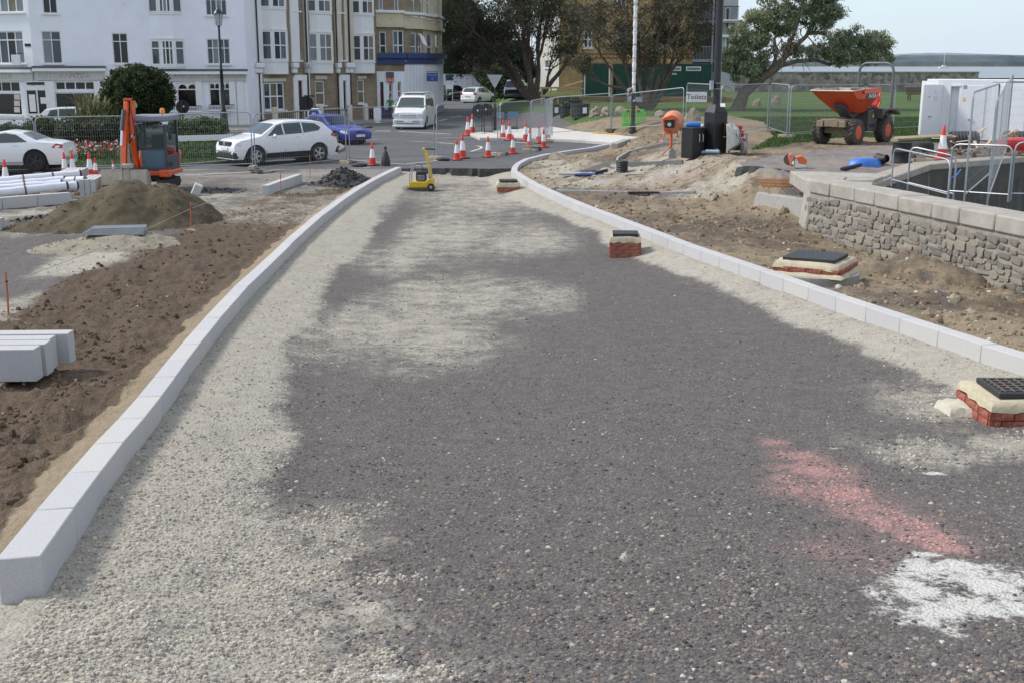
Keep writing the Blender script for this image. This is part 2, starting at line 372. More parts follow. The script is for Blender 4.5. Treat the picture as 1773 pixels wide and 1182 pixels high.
PAVE = flat_mat('paving', (.2, .185, .165), (.29, .27, .245), 1.5, (.24, .22, .2), .4, .2)
SLIPM = flat_mat('slipway_concrete', (.07, .068, .06), (.15, .14, .125), .8, (.10, .10, .085), .3, .5)
# --- plan polygons of the regions (pixels projected on to the ground)
def poly(pts): return [tuple(P(*p))[:2] for p in pts]
ISLAND = [(-34, 44.5), (-26, 43.3)] + poly([(5, 298), (150, 294), (308, 289.5), (380, 284), (480, 276), (556, 270), (586, 263)]) + poly([(590, 257), (575, 251), (500, 243), (430, 236)]) + [(-17, 58), (-34, 60)]
TIPK = poly([(5, 298), (150, 294), (308, 289.5), (380, 284), (480, 276), (556, 270), (586, 263), (591, 259), (586, 254), (575, 251), (500, 243)])
SLAB = poly([(812, 231), (880, 224), (960, 218), (1010, 226), (1075, 229), (1135, 240), (1055, 248), (985, 241), (830, 239)])
PATH = [(6.6, 30.0)] + poly([(1278, 290), (1290, 283), (1335, 270), (1450, 258), (1560, 250)]) + [(16, 42.5), (30, 48), (30, 45), Q3, Q2, Q1, Q0, (6.9, 26.2), (6.6, 27.8)]
BANKCUT = [(6.6, 30.0), (5.9, 30.6)]
DIRT = poly([(965, 222), (1010, 212), (1085, 208), (1130, 225), (1240, 238), (1300, 262), (1335, 270), (1290, 283), (1278, 290), (1000, 300), (1049, 250), (1135, 240), (1075, 229), (1010, 226)])
DIRT2 = poly([(1260, 200), (1325, 212), (1340, 238), (1300, 262), (1250, 266), (1200, 235)])
DIRT3 = poly([(1300, 262), (1450, 240), (1560, 236), (1560, 250), (1450, 258), (1335, 270)])
PAVEB = [(-60, 62), (-24, 62.5), (-17, 64.5), (-12.5, 69), (-8.0, 75), (-6.2, 80), (-5.8, 100), (-60, 100)]
# --- grid following the view: fine near, coarse far
rows = []
py = 1262.0
while py > 150: rows.append(hit(base_fn, 886, py).y); py -= 2.1 if py > 330 else .8
rows = np.array([3.2] + rows); rows = rows[np.r_[True, np.diff(rows) > 1e-4]]
rows = np.r_[rows, np.linspace(rows[-1] + 4, 190, 18)]
NC = 640
tt = np.linspace(-1, 1, NC); tt = tt * (.82 + .18 * tt ** 2)
GY, _ = np.meshgrid(rows, tt, indexing='ij'); GX = tt[None, :] * (.52 * GY + 1.7)
GZ = G(GX, GY)
dl = GX - xL(GY); dr = xR(GY) - GX
inbed = (dl > -.1) & (dr > -.1) & (GY < YEND)
leftr = (dl <= -.1) & (GY < YEND); rightr = (dr <= -.1) & ~inbed & ~leftr
_wp = np.maximum(.35, GY * .045)
WPX = 1.6 * (fbm(GX / _wp * .9, GY / _wp * .6, 6, 61, .7) - .5); WPY = 2.2 * (fbm(GX / _wp * .9 + 31, GY / _wp * .6, 6, 62, .7) - .5)
def blob(px, py, rx, ry, rot=0, fn=P):
    c = fn(px, py); ca, sa = math.cos(rot), math.sin(rot); k_ = .9 * min(rx, 1.2); dx_ = GX - c.x + k_ * WPX; dy_ = GY - c.y + k_ * WPY; u = dx_ * ca + dy_ * sa; v = -dx_ * sa + dy_ * ca
    return np.exp(-((u / rx) ** 2 + (v / ry) ** 2))
big = fbm(GX * .55, GY * .38, 5, 3); med = fbm(GX * 2.3, GY * 1.6, 4, 9)
# pale limestone dust: along both kerbs, patches up the middle
dust = np.where(inbed, .95 * (1 - S((dl - .30 - .95 * big - .5 * (1 - S((GY - 4.5) / 2))) / .5)), 0)
dust = np.maximum(dust, np.where(inbed, .9 * (1 - S((dr - .12 - .75 * big * S((GY - 3) / 6)) / .35)), 0))
for a in [(330, 1120, 1.0, 1.1, 0), (100, 1150, 1.2, .9, 0), (450, 960, .55, 1.1, 0), (1640, 690, .75, .9, 0), (1720, 770, .9, .5, 0), (1760, 640, .9, 1.0, 0),
          (640, 560, .9, 2.4, 0), (760, 590, .75, 2.2, 0), (720, 520, .9, 3.0, 0), (820, 520, .8, 2.6, 0), (900, 420, 1.0, 3.2, 0), (770, 400, 1.5, 5.0, 0), (690, 440, .8, 3.0, 0), (830, 345, 1.9, 5.0, 0), (800, 310, 2.6, 3.0, 0), (640, 350, .9, 5, 0),
          (940, 510, .8, 2.0, 0), (640, 1165, .3, .12, 0), (640, 1050, .16, .1, 0)]:
    dust = np.maximum(dust, np.where(inbed, blob(a[0], a[1], a[2] * 1.2, a[3] * 1.2, 0) * .66, 0))
for a in [(640, 690, .8, .9, 0), (600, 500, .35, 2.2, 0), (680, 380, .5, 3.5, 0), (960, 470, .7, 2.5, 0), (1080, 520, .9, 2, 0), (560, 700, .4, .9, 0)]:
    dust = dust - np.where(inbed & (dl > .8), blob(*a) * .28, 0)
dust = dust + np.where(inbed, .30 * (fbm(GX * .8 + 9, GY * .45, 5, 77) - .42), 0)
white = np.where(inbed, .74 * np.maximum.reduce([blob(1690, 1010, .70, .42), blob(1640, 1060, .36, .26), blob(1740, 1060, .4, .2)]), 0)
white = np.maximum(white, np.where(inbed, .8 * np.maximum.reduce([blob(1445, 777, .09, .05), blob(1610, 815, .10, .06), blob(1600, 962, .13, .07), blob(660, 1170, .15, .05)]), 0))
pink = np.zeros_like(GX)
for a, r_ in [((1345, 765), .10), ((1390, 790), .16), ((1420, 815), .22), ((1450, 850), .30), ((1490, 875), .27), ((1530, 895), .26), ((1570, 920), .22), ((1610, 940), .18), ((1380, 830), .14), ((1480, 960), .28)]:
    k = .62 if a[1] < 950 else .34
    pink = np.maximum(pink, np.where(inbed, k * blob(a[0], a[1], r_ * 1.4, r_ * 1.6, .6), 0))
# left verge: brown topsoil beside the kerb, pale crushed stone beyond, dark planings, sand heap surrounds
wsoil = 3.1 - .03 * (GY - 8) + 1.1 * (big - .5)
soil = np.where(leftr, (1 - S((-dl - wsoil) / .7)) * S((-dl - .15) / .1), 0) * (1 - S((GY - 30) / 6))
dust = np.where(leftr, np.maximum(.85 * (1 - S((np.abs(-dl - wsoil - .8) - .25) / .7)) * (.5 + .8 * big) * (1 - S((GY - 22) / 4)), .42 * S((GY - 24) / 4) * (.35 + 1.2 * big)), dust)
for a in [(150, 445, 1.0, 1.2, 0), (90, 400, 1.6, 1.2, 0), (60, 375, 3, 1.2, 0), (520, 300, 3, 1.2, 0), (380, 340, 1.0, 1.2, 0)]:
    dust = np.maximum(dust, np.where(leftr, blob(*a) * .75, 0))
for a in [(60, 395, 1.2, .5, 0), (90, 380, .9, .5, 0), (50, 500, 1.5, 1.2, 0), (330, 330, 1.0, 1.2, 0)]:
    dust = dust - np.where(leftr, blob(*a) * .8, 0)
sand = np.where(leftr, .9 * (1 - S((-dl - .26 - .30 * med) / .12)) * S((GY - 4.9) / .5), 0); dust = np.maximum(dust, np.where(leftr, .95 * (1 - S((GY - 5.2 - .5 * med) / .6)) * (1 - S((-dl - .9) / .4)), 0))
soil = np.maximum(soil, np.where(leftr, np.maximum.reduce([blob(480, 345, 1.2, 1.8), blob(400, 385, 1.6, 2.0), blob(560, 360, .9, 2.5), .42 * S((GY - 22) / 4) * (.4 + big)]) * .9, 0))
# right: sandy dug ground
sand = np.where(rightr, .42 + .9 * (big - .3) + .3 * (med - .5), sand)
soil = np.where(rightr, .62, soil)
dust = np.where(rightr, np.maximum.reduce([blob(1100, 290, 2.0, 2.0), blob(1250, 322, 1.6, 1.5), blob(960, 300, 1.2, 3), blob(1180, 295, 2.2, 1.8), blob(1010, 320, 2, 1.2), blob(940, 280, 1, 3)]) * .8 * (.4 + 1.1 * med), dust)
ORANGE = np.where(rightr, np.maximum(blob(1380, 345, .8, .25), blob(1200, 300, 1.2, .5) * .6), 0)
pink = np.maximum(pink, ORANGE * .55)
# relief
amp = np.where(inbed, .010, np.where(leftr, .02 + .075 * soil, np.where(rightr & (GY < 47), .075, .012)))
rel = (fbm(GX * 3.1, GY * 3.1, 5, 21, .6) - .5) * 2 * amp + (fbm(GX * 14, GY * 14, 3, 33, .6) - .5) * np.where(leftr, .02 + .05 * soil, np.where(inbed, .007, .03)) * (GY < 34)
rel *= np.where(inbed, 1, S((np.where(leftr, -dl, np.abs(dr)) - .25) / .3))
rut = np.where(inbed, .028 * (fbm(GX * .9 + 5, GY * .5, 3, 44) - .5) * 2 + .02 * (fbm(GX * 4, GY * 2.5, 3, 45) - .5) * (dust > .45), 0)
# hollows and heaps in the left fillet as raked by hand
rut += np.where(inbed, -.05 * blob(330, 1010, .14, .5, -.5) + .05 * blob(250, 1080, .2, .3) - .04 * blob(430, 760, .18, .4, -.3) + .04 * blob(380, 850, .15, .3), 0)
keep = ~inpoly(GX, GY, PIT)
Z = GZ + np.where(keep & (GY < 60), rel + rut, 0)
def heap(px, py, rx, ry, h, rot=0, p=1.6, nz=.18, seed=5):
    global Z
    c = P(px, py); ca, sa = math.cos(rot), math.sin(rot); u = ((GX - c.x) * ca + (GY - c.y) * sa) / rx; v = (-(GX - c.x) * sa + (GY - c.y) * ca) / ry
    q = np.sqrt(u * u + v * v) + nz * (fbm(GX * 2, GY * 2, 4, seed) - .5) * 2
    k = np.clip(1 - q, 0, 1) ** p if p != 1 else np.clip(1 - q, 0, 1)
    k = np.where(keep & ((GX < wallx(GY) - .02) | (GY > 26.3)), k, 0); Z = Z + h * k; return k
# spoil banks that belong to the ground
kk = heap(1290, 338, 1.5, .9, .32, 0, 1.2, .5, 8)
kk = heap(1590, 478, 1.1, 1.5, .42, .5, 1.1, .4, 9); 
kk = heap(1710, 530, 1.0, 1.6, .22, .4, 1.2, .4, 10)
kk = heap(1355, 309, 1.7, 1.1, -.30, .1, .6, .25, 27); Z = Z + .30 * kk * (inpoly(GX, GY, PATH) | (GX > 6.75)); kk = heap(1440, 480, 1.2, 1.2, -.22, 0, .8, .3, 23); kk = heap(1150, 320, 1.6, 1.2, -.12, 0, 1.1, .5, 13); kk = heap(1020, 300, 1.2, 1.0, -.16, 0, 1.1, .5, 18); kk = heap(1240, 300, 1.4, 1.0, .14, 0, 1.1, .6, 19); kk = heap(960, 272, .9, .8, .2, 0, 1.2, .4, 12); kk = heap(1170, 262, .9, .5, .25, 0, 1.1, .4, 14)
kk = heap(150, 690, .8, .55, .12, 0, 1.1, .5, 15); kk = heap(280, 470, 2.2, .8, .12, .5, 1.1, .5, 16)
kk = heap(60, 720, .6, .5, .12, 0, 1.1, .5, 17)
V = np.stack([GX, GY, Z], -1).reshape(-1, 3)
nr, nc = GX.shape; GNR, GNC = nr, nc
idx = np.arange(nr * nc).reshape(nr, nc)
F = np.stack([idx[:-1, :-1], idx[:-1, 1:], idx[1:, 1:], idx[1:, :-1]], -1).reshape(-1, 4)
fx = V[F].mean(1)[:, 0]; fy = V[F].mean(1)[:, 1]
fdl = fx - xL(fy); fdr = xR(fy) - fx
reg = np.full(len(F), 'R', dtype='U1')                                   # road by default
reg[fy > YEND] = 'R'
farR = (fx > np.interp(fy, [38, 39.5, 43.7, 46, 48, 50, 52, 60, 70, 80, 95, 400], [.0, .15, .55, 1.2, 2.4, 4.0, 5.0, 3.9, 2.6, 0.0, -2.2, -10])) & (fy > 36)
reg[farR] = 'G'
reg[(fdl <= -.1) & (fy < 39.3)] = 'L'; reg[(fdl <= -.1) & (fy >= 39.3) & (fy < 41.2)] = 'O'
reg[(fdl > -.1) & (fdr > -.1) & (fy < YEND)] = 'B'
reg[(fdr <= -.1) & (fy < 41)] = 'D'
reg[(fdr <= -.1) & (fy < 41) & (fy > 36) & inpoly(fx, fy, DIRT) == True] = 'D'
reg[(fdr <= -.1) & (fx > 5.2) & (fy > 33.6)] = 'G'
_dep = fy * math.cos(TH) + (CAMZ - .5) * math.sin(TH); fpx = CX + FPX * fx / _dep
reg[(reg == 'G') & (fy < 63) & (fpx < 1243 + 20 * np.sin(fy)) & (fx > -3)] = 'D'
reg[inpoly(fx, fy, PAVEB)] = 'V'
reg[inpoly(fx, fy, ISLAND)] = 'G'
for pl in (DIRT, DIRT2, DIRT3): reg[inpoly(fx, fy, pl) & (reg != 'B')] = 'D'
reg[inpoly(fx, fy, PATH)] = 'P'
reg[inpoly(fx, fy, PIT)] = 'W'
reg[(fx > wallx(fy) + .3) & (fy < 25.4) & (reg != 'W')] = 'W'
ATT = {k: v.reshape(-1) for k, v in dict(dust=dust, soil=soil, sand=sand, pink=pink, white=white).items()}
# dirt patches beyond the kerb are sandy too
ys = V[:, 1]; ATT['sand'] = np.where((ys > 41), .62 + .5 * (big.reshape(-1) - .5), ATT['sand'])
CONC = flat_mat('new_concrete', (.50, .48, .44), (.62, .60, .56), 1.2, (.56, .53, .48), .4, .15)
for code, nm, mt in [('B', 'road_bed', GM), ('L', 'verge_ground', GM), ('D', 'excavated_ground', GM), ('R', 'road', TARMAC), ('O', 'road_edge', OLDTAR), ('G', 'grass', GRASS),
                     ('V', 'pavement', PAVE), ('P', 'path', PATHTAR), ('W', 'slipway', SLIPM)]:
    fs = F[reg == code]
    if not len(fs): continue
    u, inv = np.unique(fs, return_inverse=True)
    o = npmesh(nm, V[u], inv.reshape(fs.shape), mt, True, {k: v[u] for k, v in ATT.items()} if mt is GM else None)
    tag(o, kind='structure')
# land beyond, sea and far shore
land = MB(); land.add([(-400, 120, -.35), (-140, 60, -.35), (-60, 30, -.35), (-60, 5, -.35), (40, 5, -2.2), (46, 60, -.35), (60, 150, -.35), (70, 400, -.35), (-400, 400, -.35)], [tuple(range(9))])
lo = land.build('land', GRASS, fix=False); tag(lo, kind='structure'); lo.location.z = -1.0
sea_m = M('sea', (.16, .20, .22), .35, .08, .02, bump=.25, bscale=.5)
so = MB().add([(-6000, 100, -2.6), (9000, 20, -2.6), (9000, 9000, -2.6), (-6000, 9000, -2.6)], [(0, 1, 2, 3)]).build('sea', sea_m, fix=False); tag(so, kind='structure')
# wooded far shore: ridge meshes
def ridge(name, y, x0, x1, h, seed, mat, dep=700):
    n = 260; xs = np.linspace(x0, x1, n); prof = h * (.55 + .55 * fbm(xs / 900, xs * 0 + seed, 3, seed)) + 9 * fbm(xs / 45, xs * 0, 3, seed + 3)
    taper = S((xs - x0) / 500); prof = prof * (.15 + .85 * taper)
    V_ = np.concatenate([np.c_[xs, np.full(n, y), np.full(n, -3.)], np.c_[xs, np.full(n, y + 15), prof * .35], np.c_[xs, np.full(n, y + 60), prof * .72 + 6 * fbm(xs / 30, xs * 0 + 2, 2, seed)], np.c_[xs, np.full(n, y + dep), prof], np.c_[xs, np.full(n, y + dep + 400), np.full(n, -3.)]])
    i = np.arange(n - 1); F_ = np.concatenate([np.stack([i + k * n, i + 1 + k * n, i + 1 + (k + 1) * n, i + (k + 1) * n], -1) for k in range(4)])
    return tag(npmesh(name, V_, F_, mat), kind='structure')
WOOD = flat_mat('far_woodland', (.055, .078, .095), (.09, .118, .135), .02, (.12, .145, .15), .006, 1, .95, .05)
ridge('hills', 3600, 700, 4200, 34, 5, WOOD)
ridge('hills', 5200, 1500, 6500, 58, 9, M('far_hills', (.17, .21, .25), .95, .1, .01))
bch = MB().add([(600, 3560, -2.4), (4200, 3560, -2.4), (4200, 3605, -1.0), (600, 3605, -1.0)], [(0, 1, 2, 3)]).build('beach', M('beach_sand', (.42, .33, .26), .9, .15, .05), fix=False); tag(bch, kind='structure')

# ------------------------------------------------------------------ loose stones (stuff)
def stones(name, X, Y, s, colr, label, cat, flat=.62, mat=None, sink=.25, zs=None):
    """angular chips: a six-sided base ring, a smaller tilted top ring and a lid"""
    n = len(X)
    if zs is None:
        zs = terr_z(X, Y)
    k = 6; a = np.arange(k) * 2 * np.pi / k + RNG.random((n, 1)) * 6.3 + (RNG.random((n, k)) - .5) * .7
    r1 = s[:, None] * (.42 + .2 * RNG.random((n, k))); r2 = r1 * (.45 + .3 * RNG.random((n, k)))
    sq = .7 + .6 * RNG.random((n, 1)); th = RNG.random((n, 1)) * 3.14
    def pts(r, z):
        x = r * np.cos(a) * sq; y = r * np.sin(a)
        return np.stack([X[:, None] + x * np.cos(th) - y * np.sin(th), Y[:, None] + x * np.sin(th) + y * np.cos(th), np.broadcast_to(z, r.shape)], -1)
    h = s * flat * (.6 + .6 * RNG.random(n))
    za = zs[:, None] - s[:, None] * sink
    ring0 = pts(r1 * .85, za); ring1 = pts(r1, za + h[:, None] * (.35 + .25 * RNG.random((n, k)))); ring2 = pts(r2, za + h[:, None] * (.85 + .25 * RNG.random((n, k))))
    Vv = np.concatenate([ring0, ring1, ring2], 1).reshape(-1, 3)
    o = np.arange(k); q = (o + 1) % k
    quads = np.concatenate([np.stack([o, q, q + k, o + k], -1), np.stack([o + k, q + k, q + 2 * k, o + 2 * k], -1), np.array([[12, 13, 14, 15], [12, 15, 16, 17]])])
    Ff = (quads[None] + (np.arange(n) * 3 * k)[:, None, None]).reshape(-1, 4)
    cc = np.repeat(colr, 3 * k, 0)
    ob = npmesh(name, Vv, Ff, mat or STONEM, False, {'tint': cc})
    tag(ob, label, cat, kind='stuff'); return ob
def stone_mat():
    m = bpy.data.materials.new('loose_stone'); m.use_nodes = True; N, L = nodes(m); b = N['Principled BSDF']
    a = N.new('ShaderNodeAttribute'); a.attribute_name = 'tint'
    g = N.new('ShaderNodeNewGeometry'); n = N.new('ShaderNodeTexNoise'); n.inputs['Scale'].default_value = 90; L.new(g.outputs['Position'], n.inputs['Vector'])
    h = N.new('ShaderNodeHueSaturation'); mr = N.new('ShaderNodeMapRange'); mr.inputs['To Min'].default_value = .65; mr.inputs['To Max'].default_value = 1.35
    L.new(n.outputs['Fac'], mr.inputs['Value']); L.new(mr.outputs['Result'], h.inputs['Value']); L.new(a.outputs['Color'], h.inputs['Color']); L.new(h.outputs['Color'], b.inputs['Base Color'])
    b.inputs['Roughness'].default_value = .9; b.inputs['Specular IOR Level'].default_value = .25; return m
STONEM = stone_mat()
_tx = lambda y: .52 * y + 1.7
def samp(A, X, Y):
    ri = np.clip(np.searchsorted(rows, Y) - 1, 0, len(rows) - 2); fr = (Y - rows[ri]) / (rows[ri + 1] - rows[ri])
    def rowv(r):
        t = X / _tx(rows[r]); ci = np.clip(np.searchsorted(tt, t) - 1, 0, NC - 2); fc = np.clip((t - tt[ci]) / (tt[ci + 1] - tt[ci]), 0, 1)
        return A[r, ci] * (1 - fc) + A[r, ci + 1] * fc
    return rowv(ri) * (1 - fr) + rowv(ri + 1) * fr
def terr_z(X, Y): return samp(Z, X, Y)
def gt(x, y): return float(terr_z(np.array([x]), np.array([y]))[0])
def region_at(x, y):
    ri = np.clip(np.searchsorted(rows, y) - 1, 0, len(rows) - 2); t = x / _tx(rows[ri]); ci = np.clip(np.searchsorted(tt, t) - 1, 0, NC - 2); return reg.reshape(GNR - 1, GNC - 1)[ri, ci]
def scatter(n, ymin, ymax, pw=1.6):
    u = RNG.random(n); Y = (ymin ** (1 - pw) + u * (ymax ** (1 - pw) - ymin ** (1 - pw))) ** (1 / (1 - pw))
    X = (RNG.random(n) * 2 - 1) * (.46 * Y + .6); return X, Y
def pick(c, n, v=.25):
    c = np.array(c); k = RNG.integers(0, len(c), n); return c[k] * (1 + v * (RNG.random((n, 1)) - .5) * 2)
X, Y = scatter(150000, 3.9, 24, 2.1)
b_ = (X > xL(Y) + .02) & (X < xR(Y) - .02); dd = samp(dust, X, Y); pk = samp(pink, X, Y); wh = samp(white, X, Y)
clus = fbm(X * 3.3, Y * 2.2, 3, 71)
pal = b_ & (dd + (clus - .5) * .9 + .25 * (RNG.random(len(X)) - .5) > .5)
k = pal & (RNG.random(len(X)) < .35 + 1.1 * (clus - .3)) & (wh < .5)
n = k.sum(); s_ = .008 + .020 * RNG.random(n) ** 1.8
stones('limestone_gravel', X[k], Y[k], s_ * (1 + .02 * Y[k]), pick([(.36, .335, .29), (.44, .41, .355), (.30, .27, .23), (.40, .36, .29)], n), 'pale limestone gravel banked along the kerbs of the road bed', 'gravel')
k = b_ & ~pal & (RNG.random(len(X)) < .42 + .9 * (clus - .5)) & (wh < .45)
n = k.sum(); s_ = .007 + .024 * RNG.random(n) ** 2.6
cc = pick([(.10, .095, .096), (.14, .13, .13), (.085, .078, .078), (.17, .14, .12), (.12, .11, .11), (.22, .20, .18), (.25, .20, .16)], n, .35)
cc[RNG.random(n) < .012] = (.5, .47, .4); pn = (pk[k] > .42) & (RNG.random(n) < .7); cc[pn] = (.42, .25, .235)
stones('planings', X[k], Y[k], s_ * (1 + .02 * Y[k]), cc, 'dark grey tarmac planings loose on the road bed', 'gravel', .5)
# clods and flints in the topsoil on the left, rubble on the right
X, Y = scatter(60000, 4.5, 30, 1.5)
k = (X < xL(Y) - .75) & (samp(soil, X, Y) > .35) & (fbm(X * 3, Y * 3, 3, 5) > .46)
n = k.sum(); s_ = .010 + .055 * RNG.random(n) ** 5.0
cc = pick([(.10, .068, .043), (.08, .056, .037), (.13, .09, .058)], n, .3); fl = RNG.random(n) < .035; cc[fl] = (.42, .38, .31); s_[fl] = np.minimum(s_[fl], .03)
stones('soil_clods', X[k], Y[k], s_ * (1 + .015 * Y[k]), cc, 'brown clods of topsoil with scattered flints beside the left kerb', 'soil', .75)
k = (X < xL(Y) - .9) & (samp(dust, X, Y) > .42) & (samp(soil, X, Y) < .5); n = k.sum()
stones('crushed_stone', X[k], Y[k], .010 + .03 * RNG.random(n) ** 3 * (1 + .02 * Y[k]), pick([(.34, .30, .23), (.42, .37, .29), (.25, .22, .18)], n), 'pale crushed stone strip beyond the brown topsoil', 'gravel')
X2, Y2 = scatter(26000, 24, 47, 1.3); X = np.r_[X, X2]; Y = np.r_[Y, Y2]
k = (X > xR(Y) + .3) & (X < np.where(Y < 27, wallx(Y) - .05, 6.2 - .0 * Y)) & (fbm(X * 2, Y * 2, 3, 6) > .4); k &= np.array([r_ == 'D' for r_ in region_at(X, Y)]); n = k.sum(); s_ = .012 + .07 * RNG.random(n) ** 6
cc = pick([(.22, .17, .11), (.28, .225, .15), (.17, .125, .08), (.13, .095, .062)], n, .25); fl = RNG.random(n) < .05; cc[fl] = (.5, .47, .4)
stones('subsoil_rubble', X[k], Y[k], s_ * (1 + .012 * Y[k]), cc, 'sandy brown rubble and clods between the right kerb and the stone wall', 'soil', .7)

sl_ = MB(); sl_.prism([tuple(PZ(*k, .33))[:2] for k in [(812, 231), (880, 225), (960, 219.5), (1010, 227), (1075, 229.5), (1128, 238.5), (1060, 247), (985, 241.5), (900, 239), (830, 238.5)]], -.2, .33, 'z')
tag(sl_.build('footway', CONC, None, bevel=.02), kind='structure')
# ================================================================== kerbs, chambers, walls
KERBM = M('kerb_granite', (.46, .455, .46), .8, .17, 130, bump=.35, bscale=160, dirt=.12, dirtcol=(.36, .34, .30))
KERBM2 = M('kerb_granite_warm', (.485, .475, .46), .8, .15, 130, bump=.35, bscale=160, dirt=.15, dirtcol=(.40, .38, .33))
OLDKERB = M('old_kerb', (.20, .195, .185), .85, .2, 8, bump=.4, bscale=60)
def resample(pts, step):
    pts = [Vector(p) for p in pts]; out = [pts[0].copy()]; cur = pts[0].copy(); i = 1
    while i < len(pts):
        d = (Vector((pts[i].x, pts[i].y, 0)) - Vector((cur.x, cur.y, 0))).length
        if d < step: 
            # carry on along the next segment
            j = i; need = step; c = cur.copy()
            while j < len(pts) and (Vector((pts[j].x - c.x, pts[j].y - c.y, 0))).length < need:
                need -= Vector((pts[j].x - c.x, pts[j].y - c.y, 0)).length; c = pts[j].copy(); j += 1
            if j >= len(pts): break
            dv = pts[j] - c; L = Vector((dv.x, dv.y, 0)).length; cur = c + dv * (need / L); i = j; out.append(cur.copy())
        else:
            dv = pts[i] - cur; cur = cur + dv * (step / d); out.append(cur.copy())
    return out
def kerb_run(root, pts, side, zt, w=.2, h=.3, step=.914, gap=.010, mat=None, name='kerb_stone', bevel=.008, chamf=.0):
    """pts = face line; side=+1 body lies to the right of travel, -1 to the left; zt(p)=top height"""
    q = resample(pts, step); n = len(q) - 1
    def nrm(a, b): d = Vector((b.x - a.x, b.y - a.y, 0)).normalized(); return Vector((d.y, -d.x, 0)) * side
    for i in range(n):
        a, b = q[i], q[i + 1]; d = Vector((b.x - a.x, b.y - a.y, 0)).normalized()
        na = nrm(q[max(0, i - 1)], b) if i else nrm(a, b); nb = nrm(a, q[min(n, i + 2)]) if i < n - 1 else nrm(a, b)
        jit = random.uniform(-.003, .003); a1, b1 = a + d * gap / 2, b - d * gap / 2
        za, zb = zt(a) + jit, zt(b) + jit
        def c(p, z): return Vector((p.x, p.y, z))
        bot = [c(a1, za - h), c(b1, zb - h), c(b1 + nb * w, zb - h), c(a1 + na * w, za - h)]
        top = [c(a1, za), c(b1, zb), c(b1 + nb * w, zb), c(a1 + na * w, za)]
        if side > 0: bot, top = bot[::-1], top[::-1]
        MB().hexa(bot + top).build(name, mat if mat else random.choice([KERBM, KERBM, KERBM2]), root, bevel=bevel, smooth=30)
kl = E('kerb_line', KL[1], 0, 'long line of new pale granite kerb stones along the left of the road bed', 'kerb')
kl.location = (0, 0, 0)
kerb_run(kl, KL[1:], -1, lambda p: float(g0(p.y)) + .285)
kr = E('kerb_line', (0, 0, 0), 0, 'new pale granite kerb line curving right at the far end of the road bed', 'kerb')
kerb_run(kr, KR + KRF[1:], 1, lambda p: float(g0(p.y)) + .285 + .04 * float(S((p.y - 38) / 4)))
k3 = E('kerb_line', (0, 0, 0), 0, 'short free-standing row of new kerb stones behind the left kerb line', 'kerb')
kerb_run(k3, [P(466, 338), P(532, 313.5)], -1, lambda p: gz(p.x, p.y) + .27)
k4 = E('kerb_line', (0, 0, 0), 0, 'new kerb row behind the brown soil heap below the wrapped pipes', 'kerb')
kerb_run(k4, [P(-60, 367), P(0, 363), P(150, 351)], -1, lambda p: gz(p.x, p.y) + .3)
k5 = E('kerb_line', (0, 0, 0), 0, 'weathered grey kerb round the grass traffic island with the flower bed', 'kerb')
kerb_run(k5, [Vector((x, y, 0)) for x, y in TIPK], 1 if True else -1, lambda p: .31, w=.15, h=.25, mat=OLDKERB, gap=.01)
k6 = E('edging_line', (0, 0, 0), 0, 'curved grey edging kerb round the patch under the cement mixer', 'kerb')
kerb_run(k6, [P(1185, 252), P(1120, 259), P(1088, 267), P(1068, 280), P(1072, 285)], 1, lambda p: gz(p.x, p.y) + .10, w=.08, h=.25, step=.6, mat=M('edging', (.30, .30, .30), .85, .15, 20))
k7 = E('edging_line', (0, 0, 0), 0, 'straight dark edging kerb in front of the cement mixer and black bin', 'kerb')
kerb_run(k7, [P(1074, 288), P(1130, 286), P(1205, 282)], -1, lambda p: gz(p.x, p.y) + .12, w=.06, h=.3, mat=M('edging_dark', (.13, .13, .135), .85, .15, 20))
k8 = E('channel_line', (0, 0, 0), 0, 'grey drainage channel crossing the dug ground behind the right kerb', 'drain')
kerb_run(k8, [P(962, 333), P(1090, 336), P(1230, 333)], -1, lambda p: gz(p.x, p.y) + .06, w=.16, h=.2, step=1.0, mat=M('channel_concrete', (.27, .27, .27), .85, .15, 15), name='channel_block')
# four kerb stones stacked on a bearer at the left
pa, pb = P(64, 668), P(126, 634)
ax = Vector((pb.x - pa.x, pb.y - pa.y, 0)).normalized(); lx = Vector((-ax.y, ax.x, 0))
sm = MB().box((.457, 0, .16), (.914, .19, .32)).build('kerb_stone', KERBM, None, bevel=.006, smooth=30)
labs = ['nearest of the four kerb stones stacked on edge at the left', 'second kerb stone from the front in the left stack', 'third kerb stone from the front in the left stack', 'rearmost and furthest-out kerb stone of the left stack']
for i in range(4):
    o = sm if i == 0 else sm.copy()
    if i: COL.objects.link(o)
    off = [0, .03, .0, .10][i]
    p = pa + ax * (.10 + i * .215 + (.03 if i == 3 else 0)) - lx * off
    o.location = (p.x, p.y, gt(pa.x, pa.y) + .07); o.rotation_euler = (0, 0, math.atan2(lx.y, lx.x))
    tag(o, labs[i], 'kerb stone', 'kerb stones stacked at the left')
p = pa + lx * .35 + ax * .45
tb = MB().box((0, 0, 0), (1.15, .09, .075)).build('timber_bearer', M('bearer_wood', (.30, .21, .13), .8, .25, 12, bump=.3), None, bevel=.004)
tb.location = (p.x, p.y, gt(pa.x, pa.y) + .03); tb.rotation_euler = (0, 0, math.atan2(ax.y, ax.x)); tag(tb, 'timber bearer under the stacked kerb stones', 'timber')
p = pa + lx * .22 - ax * .25; MB().box((0, 0, 0), (.30, .1, .09)).build('bearer_end', MATS['bearer_wood'], tb).location = (-.62, .05, -.005)

